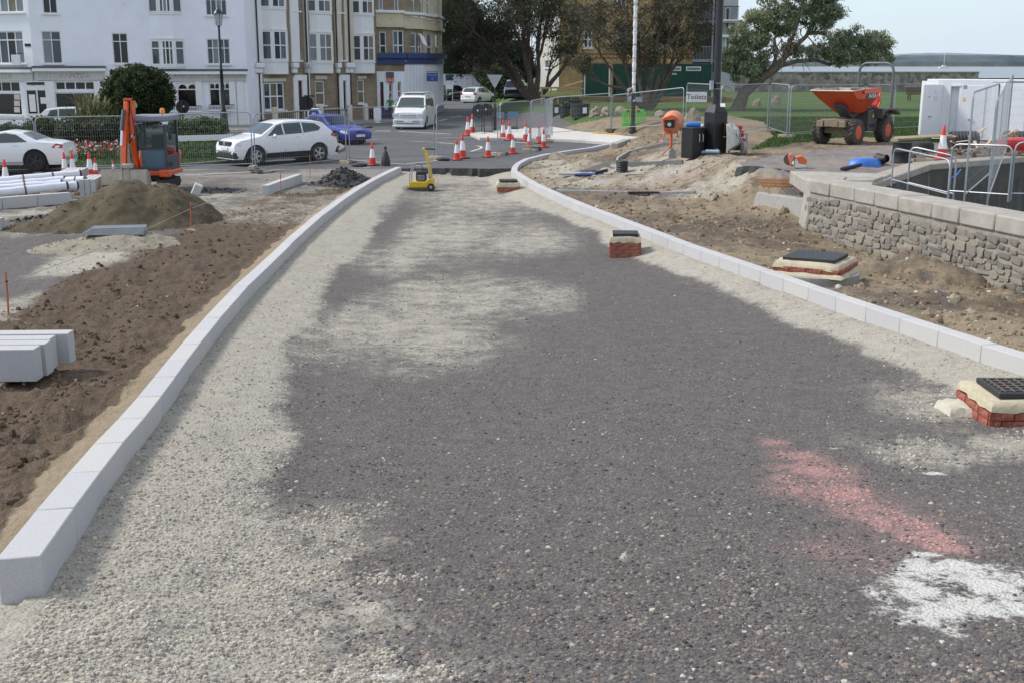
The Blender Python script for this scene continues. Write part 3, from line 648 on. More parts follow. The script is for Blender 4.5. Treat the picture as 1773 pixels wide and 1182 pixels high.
# ---- brick inspection chambers
BRICK = M('red_brick', (.30, .075, .045), .85, .25, 14, bump=.4, bscale=80, dirt=.32, dirtcol=(.45, .38, .30))
MORT = M('cream_mortar', (.52, .46, .33), .95, .14, 12, bump=.9, bscale=45)
IRON = M('cast_iron', (.022, .022, .024), .55, .2, 20, bump=.3, bscale=120)
CONCR = M('precast_concrete', (.30, .29, .265), .9, .14, 10, bump=.3, bscale=80)
_bricks = {}
def brick_mesh(l):
    if l not in _bricks:
        o = MB().box((0, 0, 0), (l, .1, .065)).build('brick', BRICK, None, bevel=.004); _bricks[l] = o.data; bpy.data.objects.remove(o)
    return _bricks[l]
def rough_slab(mb, w, d, z0, z1, seed, T=None, over=.0, n=7):
    """uneven mortar bed: a grid-topped slab with lumpy edges"""
    rnd = random.Random(seed); ring = []
    for s in range(4):
        for i in range(n):
            t = i / n - .5
            x, y = [(t * w, -d / 2), (w / 2, t * d), (-t * w, d / 2), (-w / 2, -t * d)][s]
            ring.append((x * (1 + rnd.uniform(-.05, .05)), y * (1 + rnd.uniform(-.05, .05))))
    r0 = [(x * (1 + over), y * (1 + over), z0 + rnd.uniform(-.015, .015)) for x, y in ring]
    r1 = [(x * (1 + over * .3), y * (1 + over * .3), z0 + (z1 - z0) * (.55 + rnd.uniform(-.1, .1))) for x, y in ring]
    r2 = [(x * .955, y * .955, z1 + rnd.uniform(-.022, .004)) for x, y in ring]
    return mb.loft([r0, r1, r2], T)
def chamber(p, rz, w, courses, cover, label, seed, mh=.07, grid=True, ch=.05):
    root = E('inspection_chamber', p, rz, label, 'chamber'); rnd = random.Random(seed)
    z = -.02
    rough_slab(MB(), w * .97, w * .97, -.05, courses * .075 + .01, seed + 1, n=5).build('mortar_core', MORT, root)
    for c in range(courses):
        for s in range(4):
            a = s * math.pi / 2; x = -w / 2 + (.0 if (c + s) % 2 else .0)
            seq = [.215, .215, .1025, .215, .215] if (c % 2) else [.1025, .215, .215, .215, .1025]
            x = -w / 2
            while x < w / 2 - .06:
                l = min(seq[0], w / 2 - x - .002) if seq else min(.215, w / 2 - x - .002)
                seq = seq[1:]
                l = .215 if l > .18 else .1025
                if x + l > w / 2 + .03: l = .1025
                m = Matrix.Rotation(a, 4, 'Z') @ Matrix.Translation((x + l / 2, -w / 2 + .04 + rnd.uniform(-.004, .004), z + c * .075 + .045))
                b = link('brick', brick_mesh(l), None, root); b.matrix_local = m
                x += l + .010
    zt = courses * .075 + .01
    mb = MB(); rough_slab(mb, w * 1.0, w * 1.0, zt - .015, zt + mh, seed, over=.03); mb.build('mortar_bed', MORT, root, smooth=60)
    cv = MB().box((0, 0, zt + mh + ch / 2 - .005), (cover, cover, ch)).build('cover', IRON, root, bevel=.008)
    if grid:
        m = MB(); k = 6
        for i in range(k):
            t = (i + .5) / k - .5
            m.box((t * cover * .9, 0, zt + mh + ch), (.012, cover * .86, .012)); m.box((0, t * cover * .9, zt + mh + ch + .001), (cover * .86, .012, .012))
        m.build('cover_ribs', M('cover_worn', (.12, .10, .085), .7, .3, 40), cv)
    return root, zt
def gp(px, py): p = P(px, py); return Vector((p.x, p.y, gt(p.x, p.y) - .01))
F1, L1 = P(1712, 735), P(1634, 690)
d1 = Vector((L1.x - F1.x, L1.y - F1.y, 0)); a1 = math.atan2(d1.y, d1.x)
c1 = F1 + d1.normalized() * .40 + Vector((-d1.normalized().y, d1.normalized().x, 0)) * -.40
r1, _z = chamber(Vector((c1.x, c1.y, gt(c1.x, c1.y) - .03)), a1 + math.pi, .80, 2, .56, 'brick manhole with black grid cover nearest the camera on the right', 3, .08)
for nm, px_, py_, sx in [('mortar_spill', 1652, 712, .26), ('mortar_spill', 1765, 722, .16)]:
    q = P(px_, py_); mb = MB(); rough_slab(mb, sx * 1.4, sx * .8, -.03, .09, int(px_), over=.2, n=5)
    o = mb.build(nm, M('spilt_mortar', (.60, .565, .46), .95, .1, 14, bump=1, bscale=30), None, smooth=70); o.location = (q.x, q.y, gt(q.x, q.y)); o.rotation_euler = (0, 0, a1)
    tag(o, 'lump of set cream mortar beside the nearest manhole' if px_ < 1700 else 'smaller heap of cream mortar at the right edge beside the nearest manhole', 'mortar')
p2 = gp(1082, 441); chamber(p2, R(-4), .60, 4, .50, 'brick manhole with black cover inside the middle of the right kerb', 5, .10, False, .06)
p3 = P(880, 330); chamber(Vector((p3.x, p3.y, gt(p3.x, p3.y))), R(3), .66, 2, .54, 'small brick manhole by the far bend of the right kerb', 9, .12, False, .06)
# concrete-ring manhole
p4 = next(q for q in (PZ(1412, 451, 1.05 - .02 * i) for i in range(60)) if q.x - float(xR(q.y)) > .92); zr4 = p4.z - .53; r4 = E('ring_manhole', (p4.x, p4.y, zr4), R(-30), 'round concrete-ring manhole with black cover behind the right kerb', 'manhole')
r4.scale = (1.16,) * 3
MB().lathe([(.60, -.35), (.60, .11)], 40).build('concrete_ring', CONCR, r4); MB().lathe([(.605, .118), (.605, .30), (.56, .31)], 40).build('concrete_ring', CONCR, r4)
mb = MB(); rough_slab(mb, 1.0, 1.0, .30, .36, 4, over=.06); mb.build('mortar_bed', MORT, r4, smooth=60)
for s in range(4):
    for i in range(4):
        b = link('brick', brick_mesh(.215), None, r4); b.matrix_local = Matrix.Rotation(s * math.pi / 2, 4, 'Z') @ Matrix.Translation((-.34 + i * .226, -.43, .385))
mb = MB(); rough_slab(mb, .90, .90, .40, .49, 8, over=.06); mb.build('mortar_bed', MORT, r4, smooth=60)
MB().box((0, 0, .51), (.72, .72, .05)).build('cover', IRON, r4, bevel=.008)

# ---- sea wall with coping and rubble facing
WALLM = M('wall_mortar', (.30, .275, .235), .95, .22, 5, bump=.7, bscale=40)
COPE = M('coping_stone', (.35, .325, .285), .9, .2, 3, bump=.5, bscale=35, dirt=.22, dirtcol=(.22, .19, .15))
RUB = [M('rubble_%d' % i, c, .93, .2, 9, bump=.8, bscale=40, dirt=.2, dirtcol=(.42, .38, .31)) for i, c in enumerate([(.26, .235, .20), (.31, .275, .225), (.22, .20, .175), (.29, .25, .205), (.35, .31, .25)])]
wv = E('sea_wall', (W0[0], W0[1], 0), 0, 'rubble stone sea wall with pale coping stones at the right', 'wall'); wv.location = (0, 0, 0)
def seg(a, b): d = Vector((b[0] - a[0], b[1] - a[1], 0)); L = d.length; d.normalize(); return d, Vector((-d.y, d.x, 0)), L    # normal to the left of travel
WT = 1.30
path = [Vector((*W0, 0)), Vector((*W1, 0)), Vector((*W2, 0))]
for a, b in zip(path[:-1], path[1:]):
    d, nn, L = seg(a, b)            # travel far->near, left normal points away from the road (+x)
    mb = MB(); a0, b0 = a - nn * .008, b - nn * .008
    mb.hexa([a0 + Vector((0, 0, -1.6)), b0 + Vector((0, 0, -1.6)), b0 + nn * .62 + Vector((0, 0, -1.6)), a0 + nn * .62 + Vector((0, 0, -1.6)),
             a0 + Vector((0, 0, WT - .28)), b0 + Vector((0, 0, WT - .28)), b0 + nn * .62 + Vector((0, 0, WT - .28)), a0 + nn * .62 + Vector((0, 0, WT - .28))])
    mb.build('wall_core', WALLM, wv)
    x = 0; rnd = random.Random(3)
    while x < L - .05:
        l = min(rnd.uniform(.75, 1.15), L - x); 
        if L - x - l < .3: l = L - x
        A, B = a + d * (x + .006), a + d * (x + l - .006); h = rnd.uniform(-.012, .012); o_ = rnd.uniform(-.02, .015)
        q = [A - nn * (.05 + o_), B - nn * (.05 + o_), B + nn * .64, A + nn * .64]
        MB().hexa([p + Vector((0, 0, WT - .28)) for p in q] + [p + Vector((0, 0, WT + h)) for p in q]).build('coping_stone', COPE, wv, bevel=.03, smooth=50)
        x += l
_st = []
for i in range(8):
    rnd = random.Random(40 + i); mb = MB()
    ring = lambda y, k: [((-.5 + u) * k + rnd.uniform(-.11, .11), y + rnd.uniform(-.1, .1), (-.5 + v) * k + rnd.uniform(-.13, .13)) for u, v in [(0, .15), (.15, 0), (.85, 0), (1, .2), (1, .8), (.85, 1), (.2, 1), (0, .8)]]
    mb.loft([ring(.5, .98), ring(-.3, 1.0), ring(-.5, .8)]); o = mb.build('stone', RUB[i % 5], None, smooth=50); _st.append(o.data); bpy.data.objects.remove(o)
rnd = random.Random(8)
for a, b, y0 in ((path[0], path[1], 0), (path[1], path[2], 0)):
    d, nn, L = seg(a, b); z = -.15
    while z < WT - .34:
        hgt = rnd.uniform(.085, .145); x = rnd.uniform(-.2, 0)
        if z + hgt > WT - .29: hgt = WT - .29 - z
        while x < L:
            l = rnd.uniform(.12, .36); hv = hgt * rnd.uniform(.7, 1.25); zj = rnd.uniform(-.03, .03); c = a + d * (x + l / 2)
            if c.y > 15.2 and z + hgt > gz(c.x - .15, c.y) - .12:
                o = link('stone', rnd.choice(_st), None, wv)
                o.matrix_local = Matrix.Translation((c.x, c.y, min(z + hgt / 2 + zj, WT - .29 - hv / 2))) @ Matrix.Rotation(math.atan2(d.y, d.x) + math.pi, 4, 'Z') @ Matrix.Rotation(rnd.uniform(-.16, .16), 4, 'Y') @ Matrix.Diagonal((l * .97, .065 + rnd.uniform(-.02, .025), hv * .98, 1)) @ Matrix.Rotation(math.pi, 4, 'Z')
            x += l + .012
        z += hgt + .012
# end pier and slabs of the wall corner
MB().hexa([Vector(v) for v in [(6.30, 25.45, -.3), (7.0, 25.42, -.3), (7.3, 26.1, -.3), (6.35, 26.3, -.3), (6.45, 25.52, WT - .02), (6.95, 25.48, WT - .02), (7.25, 26.05, WT - .02), (6.5, 26.2, WT - .02)]]).build('end_pier', COPE, wv, bevel=.05, smooth=50)
for q in [[(6.5, 26.22), (7.3, 26.1), (7.6, 26.9), (6.6, 27.5)], [(7.0, 25.5), (7.72, 25.35), (7.95, 26.0), (7.3, 26.08)], [(7.33, 26.1), (7.97, 26.03), (8.45, 26.95), (7.65, 26.9)], [(6.62, 27.53), (7.62, 26.93), (8.5, 27.0), (8.9, 27.8), (6.7, 28.6)]]:
    MB().prism(q, .9, 1.225 + random.uniform(-.02, .02), 'z').build('capping_slab', COPE, wv, bevel=.03, smooth=50)
# quay wall above the slipway
QM = M('quay_concrete', (.085, .078, .068), .9, .35, 1.2, bump=.6, bscale=20, dirt=.25, dirtcol=(.20, .185, .16))
qw = E('quay_wall', (0, 0, 0), 0, 'dark stained concrete quay wall above the slipway behind the fencing', 'wall')
qp = [Vector((*q, 0)) for q in (Q0, Q1, Q2, Q3)]
for a, b in zip(qp[:-1], qp[1:]):
    d, nn, L = seg(a, b); up = Vector((0, 0, 1))
    MB().hexa([a - up * 2.5, b - up * 2.5, b + nn * .5 - up * 2.5, a + nn * .5 - up * 2.5, a + up * 1.0, b + up * 1.0, b + nn * .5 + up * 1.0, a + nn * .5 + up * 1.0]).build('wall_face', QM, qw)
    n = max(1, round(L / 1.3))
    for i in range(n):
        A, B = a + d * (L * i / n + .004), a + d * (L * (i + 1) / n - .004)
        MB().hexa([A - nn * .04 + up * 1.0, B - nn * .04 + up * 1.0, B + nn * .6 + up * 1.0, A + nn * .6 + up * 1.0, A - nn * .02 + up * 1.17, B - nn * .02 + up * 1.17, B + nn * .6 + up * 1.17, A + nn * .6 + up * 1.17]).build('edge_stone', M('quay_edge', (.33, .29, .245), .9, .15, 3, bump=.5, bscale=30, dirt=.2, dirtcol=(.2, .17, .14)), qw, bevel=.03)
# park boundary wall far behind
def rubble_mat(name, c0, c1, sc):
    m = bpy.data.materials.new(name); m.use_nodes = True; N, L = nodes(m); b = N['Principled BSDF']; t = N.new('ShaderNodeTexCoord')
    v = N.new('ShaderNodeTexVoronoi'); v.inputs['Scale'].default_value = sc; L.new(t.outputs['Object'], v.inputs['Vector'])
    r = N.new('ShaderNodeValToRGB'); r.color_ramp.elements[0].color = (*c0, 1); r.color_ramp.elements[1].color = (*c1, 1); s = N.new('ShaderNodeSeparateColor'); L.new(v.outputs['Color'], s.inputs[0]); L.new(s.outputs[0], r.inputs['Fac'])
    L.new(r.outputs['Color'], b.inputs['Base Color']); b.inputs['Roughness'].default_value = .95
    bp = N.new('ShaderNodeBump'); bp.inputs['Distance'].default_value = .05; L.new(v.outputs['Distance'], bp.inputs['Height']); bp.invert = True; L.new(bp.outputs['Normal'], b.inputs['Normal']); return m
pw = E('park_wall', (0, 0, 0), 0, 'long rubble stone wall at the far side of the park before the sea', 'wall')
A, B = PZ(1100, 162, 1.4), PZ(1693, 164, 1.2); A = Vector((A.x, 108, 1.2)); B = Vector((D(1693, 150, 112).x, 112, 1.2)); zt = D(1500, 127, 110).z
MB().hexa([A, B, B + Vector((0, .6, 0)), A + Vector((0, .6, 0)), Vector((A.x, A.y, zt)), Vector((B.x, B.y, zt)), Vector((B.x, B.y + .6, zt)), Vector((A.x, A.y + .6, zt))]).build('wall_body', rubble_mat('park_wall_stone', (.16, .14, .115), (.40, .36, .30), 2.6), pw)
MB().hexa([Vector((A.x, A.y - .05, zt + .002)), Vector((B.x + .05, B.y - .05, zt + .002)), Vector((B.x + .05, B.y + .65, zt + .002)), Vector((A.x, A.y + .65, zt + .002)), Vector((A.x, A.y - .05, zt + .12)), Vector((B.x + .05, B.y - .05, zt + .12)), Vector((B.x + .05, B.y + .65, zt + .12)), Vector((A.x, A.y + .65, zt + .12))]).build('wall_coping', M('park_coping', (.30, .27, .23), .9, .2, 2), pw)
# ================================================================== fences, cones, signs, lamps
GALV = M('galvanised', (.36, .38, .40), .55, .12, 6, metal=.75)
WIRE = M('fence_wire', (.38, .40, .42), .45, .1, 6, metal=.6)
FOOT = M('fence_foot_rubber', (.10, .09, .08), .9, .3, 8, bump=.3)
FOOTC = M('fence_foot_dusty', (.30, .26, .20), .95, .25, 8, bump=.3)
def fence(a, b, h, label, feet=True, topcurve=True, mesh=True, z0=None, z1=None, group='steel site fence panels', wires=None):
    """steel mesh panel between ground points a and b; local x runs along the panel"""
    a, b = Vector(a), Vector(b); L = Vector((b.x - a.x, b.y - a.y, 0)).length; rz = math.atan2(b.y - a.y, b.x - a.x)
    root = E('fence_panel', a, rz, label, 'fence', group); dz = b.z - a.z; r = .021
    def pt(x, z): return (x, 0, z + dz * x / L)
    cr_ = .16 if topcurve else .02
    pts = [pt(0, .02)] + [pt(0, h - cr_)] + [pt(cr_ - cr_ * math.cos(t), h - cr_ + cr_ * math.sin(t)) for t in (.5, 1.0)] + [pt(cr_, h), pt(L - cr_, h)] + [pt(L - cr_ + cr_ * math.sin(t), h - cr_ + cr_ * math.cos(t)) for t in (.55, 1.05)] + [pt(L, h - cr_), pt(L, .02)]
    MB().tube(pts, r, 6).build('frame', GALV, root)
    MB().cyl(pt(0, .18), pt(L, .18), .017, n=6).build('bottom_rail', GALV, root)
    if mesh:
        m = MB(); wr = .0022
        nx = max(4, int(L / (wires or .075)))
        for i in range(1, nx):
            x = L * i / nx; p, q = pt(x, .18), pt(x, h - .01); m.cyl(p, q, wr, n=3, caps=False)
        for k in range(1, 8):
            z = .18 + (h - .2) * k / 8; m.cyl(pt(0, z), pt(L, z), wr, n=3, caps=False)
        tag(m.build('wire_mesh', WIRE, root, fix=False, smooth=0), kind='stuff')
    if feet:
        for x in (0, L):
            o = MB().prism([(-.36, 0), (.36, 0), (.33, .13), (-.33, .13)], -.11, .11, 'x').build('foot', random.choice([FOOT, FOOTC, FOOTC]), root, bevel=.015); o.location = (x, 0, dz * x / L - .01)
    return root
def fpan(x0, y0, x1, y1, t0, t1, label, **k):
    a, b = P(x0, y0), P(x1, y1); h = (HT(a, t0) + HT(b, t1)) / 2
    return fence(a, b, h, label, **k)
FP = [(-110, 306, 66, 303, 208, 206, 'steel fence panel at the far left edge in front of the white coupe'),
      (69, 303, 226, 299, 206, 199, 'steel fence panel behind the excavator and the left cones'),
      (232, 299, 438, 293, 199, 195.5, 'steel fence panel from the excavator to the nose of the white SUV'),
      (443, 300, 600, 284, 195, 190.5, 'steel fence panel in front of the white SUV'),
      (606, 284, 752, 277, 189, 182, 'steel fence panel between the white SUV and the white van'),
      (757, 276, 862, 270, 182, 178, 'steel fence panel behind the paired cones right of the van'),
      (866, 269, 918, 263, 178, 175.5, 'short-seen steel fence panel with blue works signs behind it'),
      (919, 258, 943, 246, 173, 172, 'steel fence panel turned edge-on in the middle of the cones'),
      (945, 248, 956, 238, 172, 170, 'leaning edge-on steel fence panel beside the black planters'),
      (1059, 228, 1182, 222, 169, 148, 'steel fence panel behind the green barrier and white pole'),
      (956, 236, 1057, 229, 171, 160, 'steel fence panel in front of the black planters'),
      (1187, 226, 1243, 236, 146, 146, 'steel fence panel carrying the toilets sign'),
      (1246, 240, 1328, 229, 146.5, 147, 'steel fence panel in front of the leaning tree trunk'),
      (1331, 229, 1362, 240, 147, 145, 'steel fence panel angled beside the leaning tree'),
      (1366, 241, 1545, 236, 144, 151, 'steel fence panel behind the orange dumper skip'),
      (1362, 239, 1620, 226, 145, 149, 'second steel fence panel overlapping behind the dumper')]
for f in FP: fpan(*f[:6], f[6], feet=f[0] not in (1331, 1366))
# panels standing on the quay and on the slipway at the right
def qfence(pa, pb, ya, yb, ta, tb, label, **k):
    a = D(*pa, ya); b = D(*pb, yb); h = ((HT(a, ta) + HT(b, tb)) / 2); return fence(a, b, h, label, **k)
qfence((1543, 325), (1640, 352), 26.3, 24.0, 286, 246, 'low steel barrier panel rising over the corner of the slipway', feet=False, mesh=False)
qfence((1571, 330), (1650, 350), 27.2, 26.4, 272, 253, 'steel barrier panel leaning beside the slipway corner', feet=False, mesh=False)
qfence((1642, 345), (1745, 352), 26.0, 25.0, 255, 248, 'steel barrier panel standing along the slipway near the cone', feet=False, mesh=False)
qfence((1669, 352), (1716, 310), 25.2, 29.5, 157, 148, 'tall steel fence panel turned away over the slipway', feet=False, wires=.2)
qfence((1709, 358), (1741, 268), 25.6, 33.8, 158, 143, 'tall steel fence panel beside the open white cabin', feet=False, wires=.2)
qfence((1728, 268), (1850, 262), 33.6, 36.0, 144, 142, 'tall steel fence panel along the side of the white cabin', feet=False)
qfence((1749, 350), (1860, 352), 25.0, 24.5, 247, 246, 'steel barrier panel at the right edge over the slipway', feet=False, mesh=False)
# ---- toilets sign hung on its panel
a = D(1189, 168.5, P(1187, 226).y - .1); sx = FPX / (a.y * math.cos(TH))
sg = E('toilets_sign', a, 0, 'white Toilets sign hung on the park fence', 'sign')
MB().box((17 / sx, 0, -7.5 / sx + .18), (36 / sx, .01, 17.5 / sx)).build('board', M('sign_white', (.8, .8, .8), .5, .04, 5), sg)
text_mesh('Toilets', 12.6 / sx, 'lettering', M('sign_black', (.012, .012, .014), .5), sg, TR((17 / sx, -.011, -7.5 / sx + .18)))
# ---- traffic cones
CRED = M('cone_red', (.62, .045, .022), .5, .15, 5, dirt=.08, dirtcol=(.4, .1, .06)); CWH = M('cone_sleeve', (.80, .80, .80), .4, .06, 5, dirt=.1, dirtcol=(.5, .46, .42)); CBL = M('cone_base', (.035, .033, .032), .85, .3, 10)
def cone_proto(kind):
    r = bpy.data.objects.new('traffic_cone', None); COL.objects.link(r)
    R0, R1 = .165, .032
    rad = lambda z: R0 + (R1 - R0) * z
    def band(z0, z1, nm, m, e=0): MB().lathe([(rad(z0) + e, z0), (rad(z1) + e, z1)], 18, cap=False).build(nm, m, r)
    MB().prism([(-.24, -.20), (-.20, -.24), (.20, -.24), (.24, -.20), (.24, .20), (.20, .24), (-.20, .24), (-.24, .20)], 0, .045, 'z').build('base', CBL if kind else CBL, r)
    MB().lathe([(.20, .045), (.185, .075), (rad(.075), .08), (rad(.34), .34)], 18, cap=False).build('body', CRED, r)
    if kind == 0: band(.34, .72, 'sleeve', CWH, .004); MB().lathe([(rad(.72), .72), (rad(1), .985), (.02, 1.0)], 18).build('tip', CRED, r)
    else: band(.30, .68, 'sleeve', CWH, .004); MB().lathe([(rad(.68), .68), (rad(1), .985), (.02, 1.0)], 18).build('tip', CRED, r)
    return r
proto = cone_proto(0)
CN = [(645, 287, 248, 'red and white cone standing alone between the SUV and the yellow compactor'),
      (791, 278, 241, 'front cone of the pair left of the middle fence panel'), (801, 275, 233, 'rear cone of the pair left of the middle fence panel'),
      (845, 273, 237, 'single cone right of the cone pair in front of the middle fence'), (888, 267, 234, 'cone beside the foot of the fence panel with blue works signs'),
      (810, 236, 203, 'cone at the left of the black round sign backs'), (818, 232, 198, 'cone hidden behind the left one by the black round sign backs'),
      (871, 243, 208, 'left cone of the two in front of the blue works signs'), (882, 244, 209.5, 'right cone of the two in front of the blue works signs'),
      (910, 245, 211, 'cone left of the edge-on fence panel'), (917, 257, 222, 'cone behind the edge-on fence post, half hidden'), (932.5, 249, 213.5, 'tall cone standing right of the edge-on fence panel'),
      (941, 256, 224.5, 'front cone right of the edge-on fence panel'), (948, 243.5, 215, 'rearmost cone beside the black planters'),
      (113.5, 306, 264.5, 'left cone of the two behind the wrapped pipes'), (127, 306, 264.5, 'right cone of the two behind the wrapped pipes'), (157, 309, 264, 'front cone behind the stacked kerb blocks left of the excavator'), (166.5, 306, 274, 'shorter cone behind the kerb blocks left of the excavator'),
      (11.5, 325, 277, 'split-topped cone left of the wrapped pipes'), (197, 300, 278.5, 'cone hidden behind the excavator bucket'), (1630, 279, 218.5, 'tall cone on the quay beside the rubble and the slipway')]
for i, (x, yb, yt, lab) in enumerate(CN):
    o = proto if i == 0 else copytree(proto); p = P(x, yb); h = HT(p, yt); o.location = (p.x, p.y, gz(p.x, p.y)); o.scale = (h * 1.02,) * 3; o.rotation_euler = (0, 0, random.uniform(0, 6)); tag(o, lab, 'traffic cone', 'red and white traffic cones')
# ---- temporary signs on frames, sandbags
BLK = M('black_paint', (.012, .012, .013), .38, .2, 6); BLKM = M('black_matt', (.02, .02, .021), .75, .2, 6); SANDB = M('sandbag_black', (.03, .03, .032), .6, .3, 9, bump=.4)
def aframe(px, pb, pt, w, kind, label, rz=0):
    p = P(px, pb); h = HT(p, pt); s = FPX / (p.y * math.cos(TH)); W = w / s
    r = E('works_sign', p, rz, label, 'sign', 'temporary road signs on frames'); m = MB()
    for sx in (-1, 1):
        m.cyl((sx * W * .42, 0, 0), (sx * W * .36, .12, h * .98), .016, n=5); m.cyl((sx * W * .42, .55, 0), (sx * W * .36, .15, h * .95), .016, n=5)
    m.cyl((-W * .4, .04, h * .3), (W * .4, .04, h * .3), .014, n=5); m.build('frame', BLKM, r)
    if kind == 'disc':
        MB().cyl((0, .06, h - W * .5), (0, .085, h - W * .5), W * .5, n=28).build('plate', BLKM, r)
        MB().box((-.05, .05, h - W * .45), (.06, .006, .1)).build('sticker', M('sticker', (.7, .7, .7), .6), r)
    else:
        MB().box((0, .06, h - W * .36), (W, .02, W * .72)).build('plate', M('sign_back', (.17, .175, .18), .55, .1, 8), r)
        MB().box((0, .045, h - W * .25), (W * .8, .006, W * .3)).build('panel', M('sign_blue', (.02, .16, .42), .5, .3, 12, dirt=.3, dirtcol=(.35, .45, .55)), r)
    return r
aframe(829, 235, 181, 24, 'disc', 'black back of a round road sign, left of the pair')
aframe(843, 233, 180, 22, 'disc', 'black back of a round road sign, right of the pair')
aframe(867, 233, 195, 14, 'rect', 'narrow grey works sign with blue panel beside the fence post', R(20))
aframe(888, 231, 194, 18, 'rect', 'square grey works sign with blue panel behind the cones')
def sandbag(px, py, lab, s=1.0):
    p = P(px, py); m = MB(); rnd = random.Random(px); rings = []
    for i in range(7):
        t = i / 6; k = math.sin(math.pi * (.12 + .8 * t)) ** .7; rings.append([(-.28 * s + .56 * s * t + rnd.uniform(-.015, .015), .15 * s * k * math.cos(a) + rnd.uniform(-.012, .012), .07 * s + .085 * s * k * math.sin(a) + rnd.uniform(-.012, .012)) for a in np.linspace(0, 2 * math.pi, 11)[:-1]])
    m.loft(rings); o = m.build('sandbag', SANDB, None, smooth=70); o.location = (p.x, p.y, gz(p.x, p.y) - .01); o.rotation_euler = (0, 0, rnd.uniform(-.6, .6)); tag(o, lab, 'sandbag')
for a in [(838, 236, 'black sandbag under the left round sign back', 1.0), (849, 234, 'black sandbag under the right round sign back', 1.3), (889, 226, 'black sandbag behind the blue works sign', 1.2), (925, 262, 'black sandbag on the foot of the edge-on fence panel', 1.2), (622, 289, 'black sandbag on the fence foot left of the lone cone', .95), (768, 279, 'black sandbag on the fence foot right of the compactor handle', .9), (637, 222, 'black sandbag lying on the traffic island before the white bollard', 1.1)]: sandbag(*a)
p = P(668, 288); o = MB().lathe([(.16, 0), (.17, .12), (.13, .32), (.07, .5), (.03, .58), (.06, .66), (.02, .7)], 12).build('tied_sack', SANDB, None); o.location = p; tag(o, 'tied black sack standing beside the lone cone', 'sack')
# ---- lamp posts
def lantern_post(px, pb, pt, label, base_px):
    p = P(px, pb); h = HT(p, pt); r = E('street_lamp', p, 0, label, 'street lamp'); k = h / 6.0
    MB().lathe([(.26 * k, 0), (.26 * k, .12), (.21 * k, .2), (.17 * k, 1.05), (.12 * k, 1.15), (.15 * k, 1.2), (.09 * k, 1.3), (.075 * k, 3.2), (.10 * k, 3.25), (.06 * k, 3.35), (.05 * k, h * .83)], 14).build('column', BLK, r)
    z = h * .83
    MB().lathe([(.05, z), (.10, z + .04 * k), (.07, z + .07 * k)], 12).build('collar', BLK, r)
    zb, zt_ = z + .07 * k, z + .62 * k
    MB().lathe([(.13 * k, zb), (.21 * k, zt_)], 6).build('lantern_glass', glass('lantern_glass', (.5, .55, .58), .35), r)
    m = MB()
    for i in range(6):
        a = i * math.pi / 3; m.cyl((.132 * k * math.cos(a), .132 * k * math.sin(a), zb), (.212 * k * math.cos(a), .212 * k * math.sin(a), zt_), .012, n=4)
    m.build('lantern_frame', BLK, r)
    MB().lathe([(.25 * k, zt_), (.22 * k, zt_ + .06 * k), (.10 * k, zt_ + .2 * k), (.05 * k, zt_ + .24 * k), (.02, zt_ + .36 * k)], 12).build('lantern_cap', BLK, r)
lantern_post(389, 230, 9, 'black Victorian lantern lamp post before the white building', 0)
def tall_lamp(px, pb, label, htop=8.5):
    p = P(px, pb); r = E('street_lamp', p, 0, label, 'street lamp')
    MB().lathe([(.16, 0), (.16, .3), (.12, 1.1), (.15, 1.15), (.08, 1.3), (.07, htop)], 12).build('column', BLK, r)
    MB().tube([(0, 0, htop), (.3, 0, htop + .5), (.9, 0, htop + .45)], .05, 8).build('arm', BLK, r)
    MB().lathe([(.05, 0), (.30, -.08), (.34, -.2), (.2, -.22)], 14, T=TR((.9, 0, htop + .42))).build('lamp_shade', BLK, r)
tall_lamp(655, 204, 'tall black lamp post with hanging shade in front of the corner building', 6.9)
# white wrapped column
p = P(1095.5, 230); r = E('lamp_column', p, 0, 'lamp column wrapped in white plastic above a black base', 'lamp post')
hb = HT(p, 160); MB().lathe([(.20, 0), (.20, .06), (.15, .14), (.13, .35), (.105, .42), (.105, hb * .72), (.13, hb * .74), (.13, hb * .79), (.10, hb * .82), (.09, hb)], 16).build('base', BLK, r)
WRAP = M('white_plastic_wrap', (.72, .72, .72), .45, .08, 5, bump=.4, bscale=14)
m = MB(); z = hb * .98
rnd = random.Random(4); prof = []
while z < 8.2: prof += [(.085 + rnd.uniform(-.01, .012), z), (.095 + rnd.uniform(-.008, .015), z + .18), (.078, z + .36)]; z += .38
m.lathe(prof, 12).build('wrapping', WRAP, r)
for i in range(10): MB().lathe([(.10, 0), (.10, .035)], 12, T=TR((0, 0, hb * .98 + .4 + i * .62))).build('tape_band', M('wrap_tape', (.25, .17, .15), .6), r)
m = MB()
for i in range(9):
    a = rnd.uniform(0, 6.28); q = rnd.uniform(.1, .28); c = Vector((math.cos(a) * .1, math.sin(a) * .1, hb * .98 + rnd.uniform(-.35, .25)))
    e = c + Vector((math.cos(a) * q - .06, math.sin(a) * q, -q * .9)); sd_ = Vector((-math.sin(a), math.cos(a), .3)) * .09
    m.add([c - sd_, c + sd_, e + sd_ * .6 + Vector((0, 0, .05)), e - sd_ * .5], [(0, 1, 2, 3)])
    m.add([c + Vector((.01, .01, .0)), e, e + sd_ + Vector((.03, 0, .08)), c + sd_ * 1.3], [(0, 1, 2, 3)])
m.build('torn_flaps', WRAP, r, fix=False)
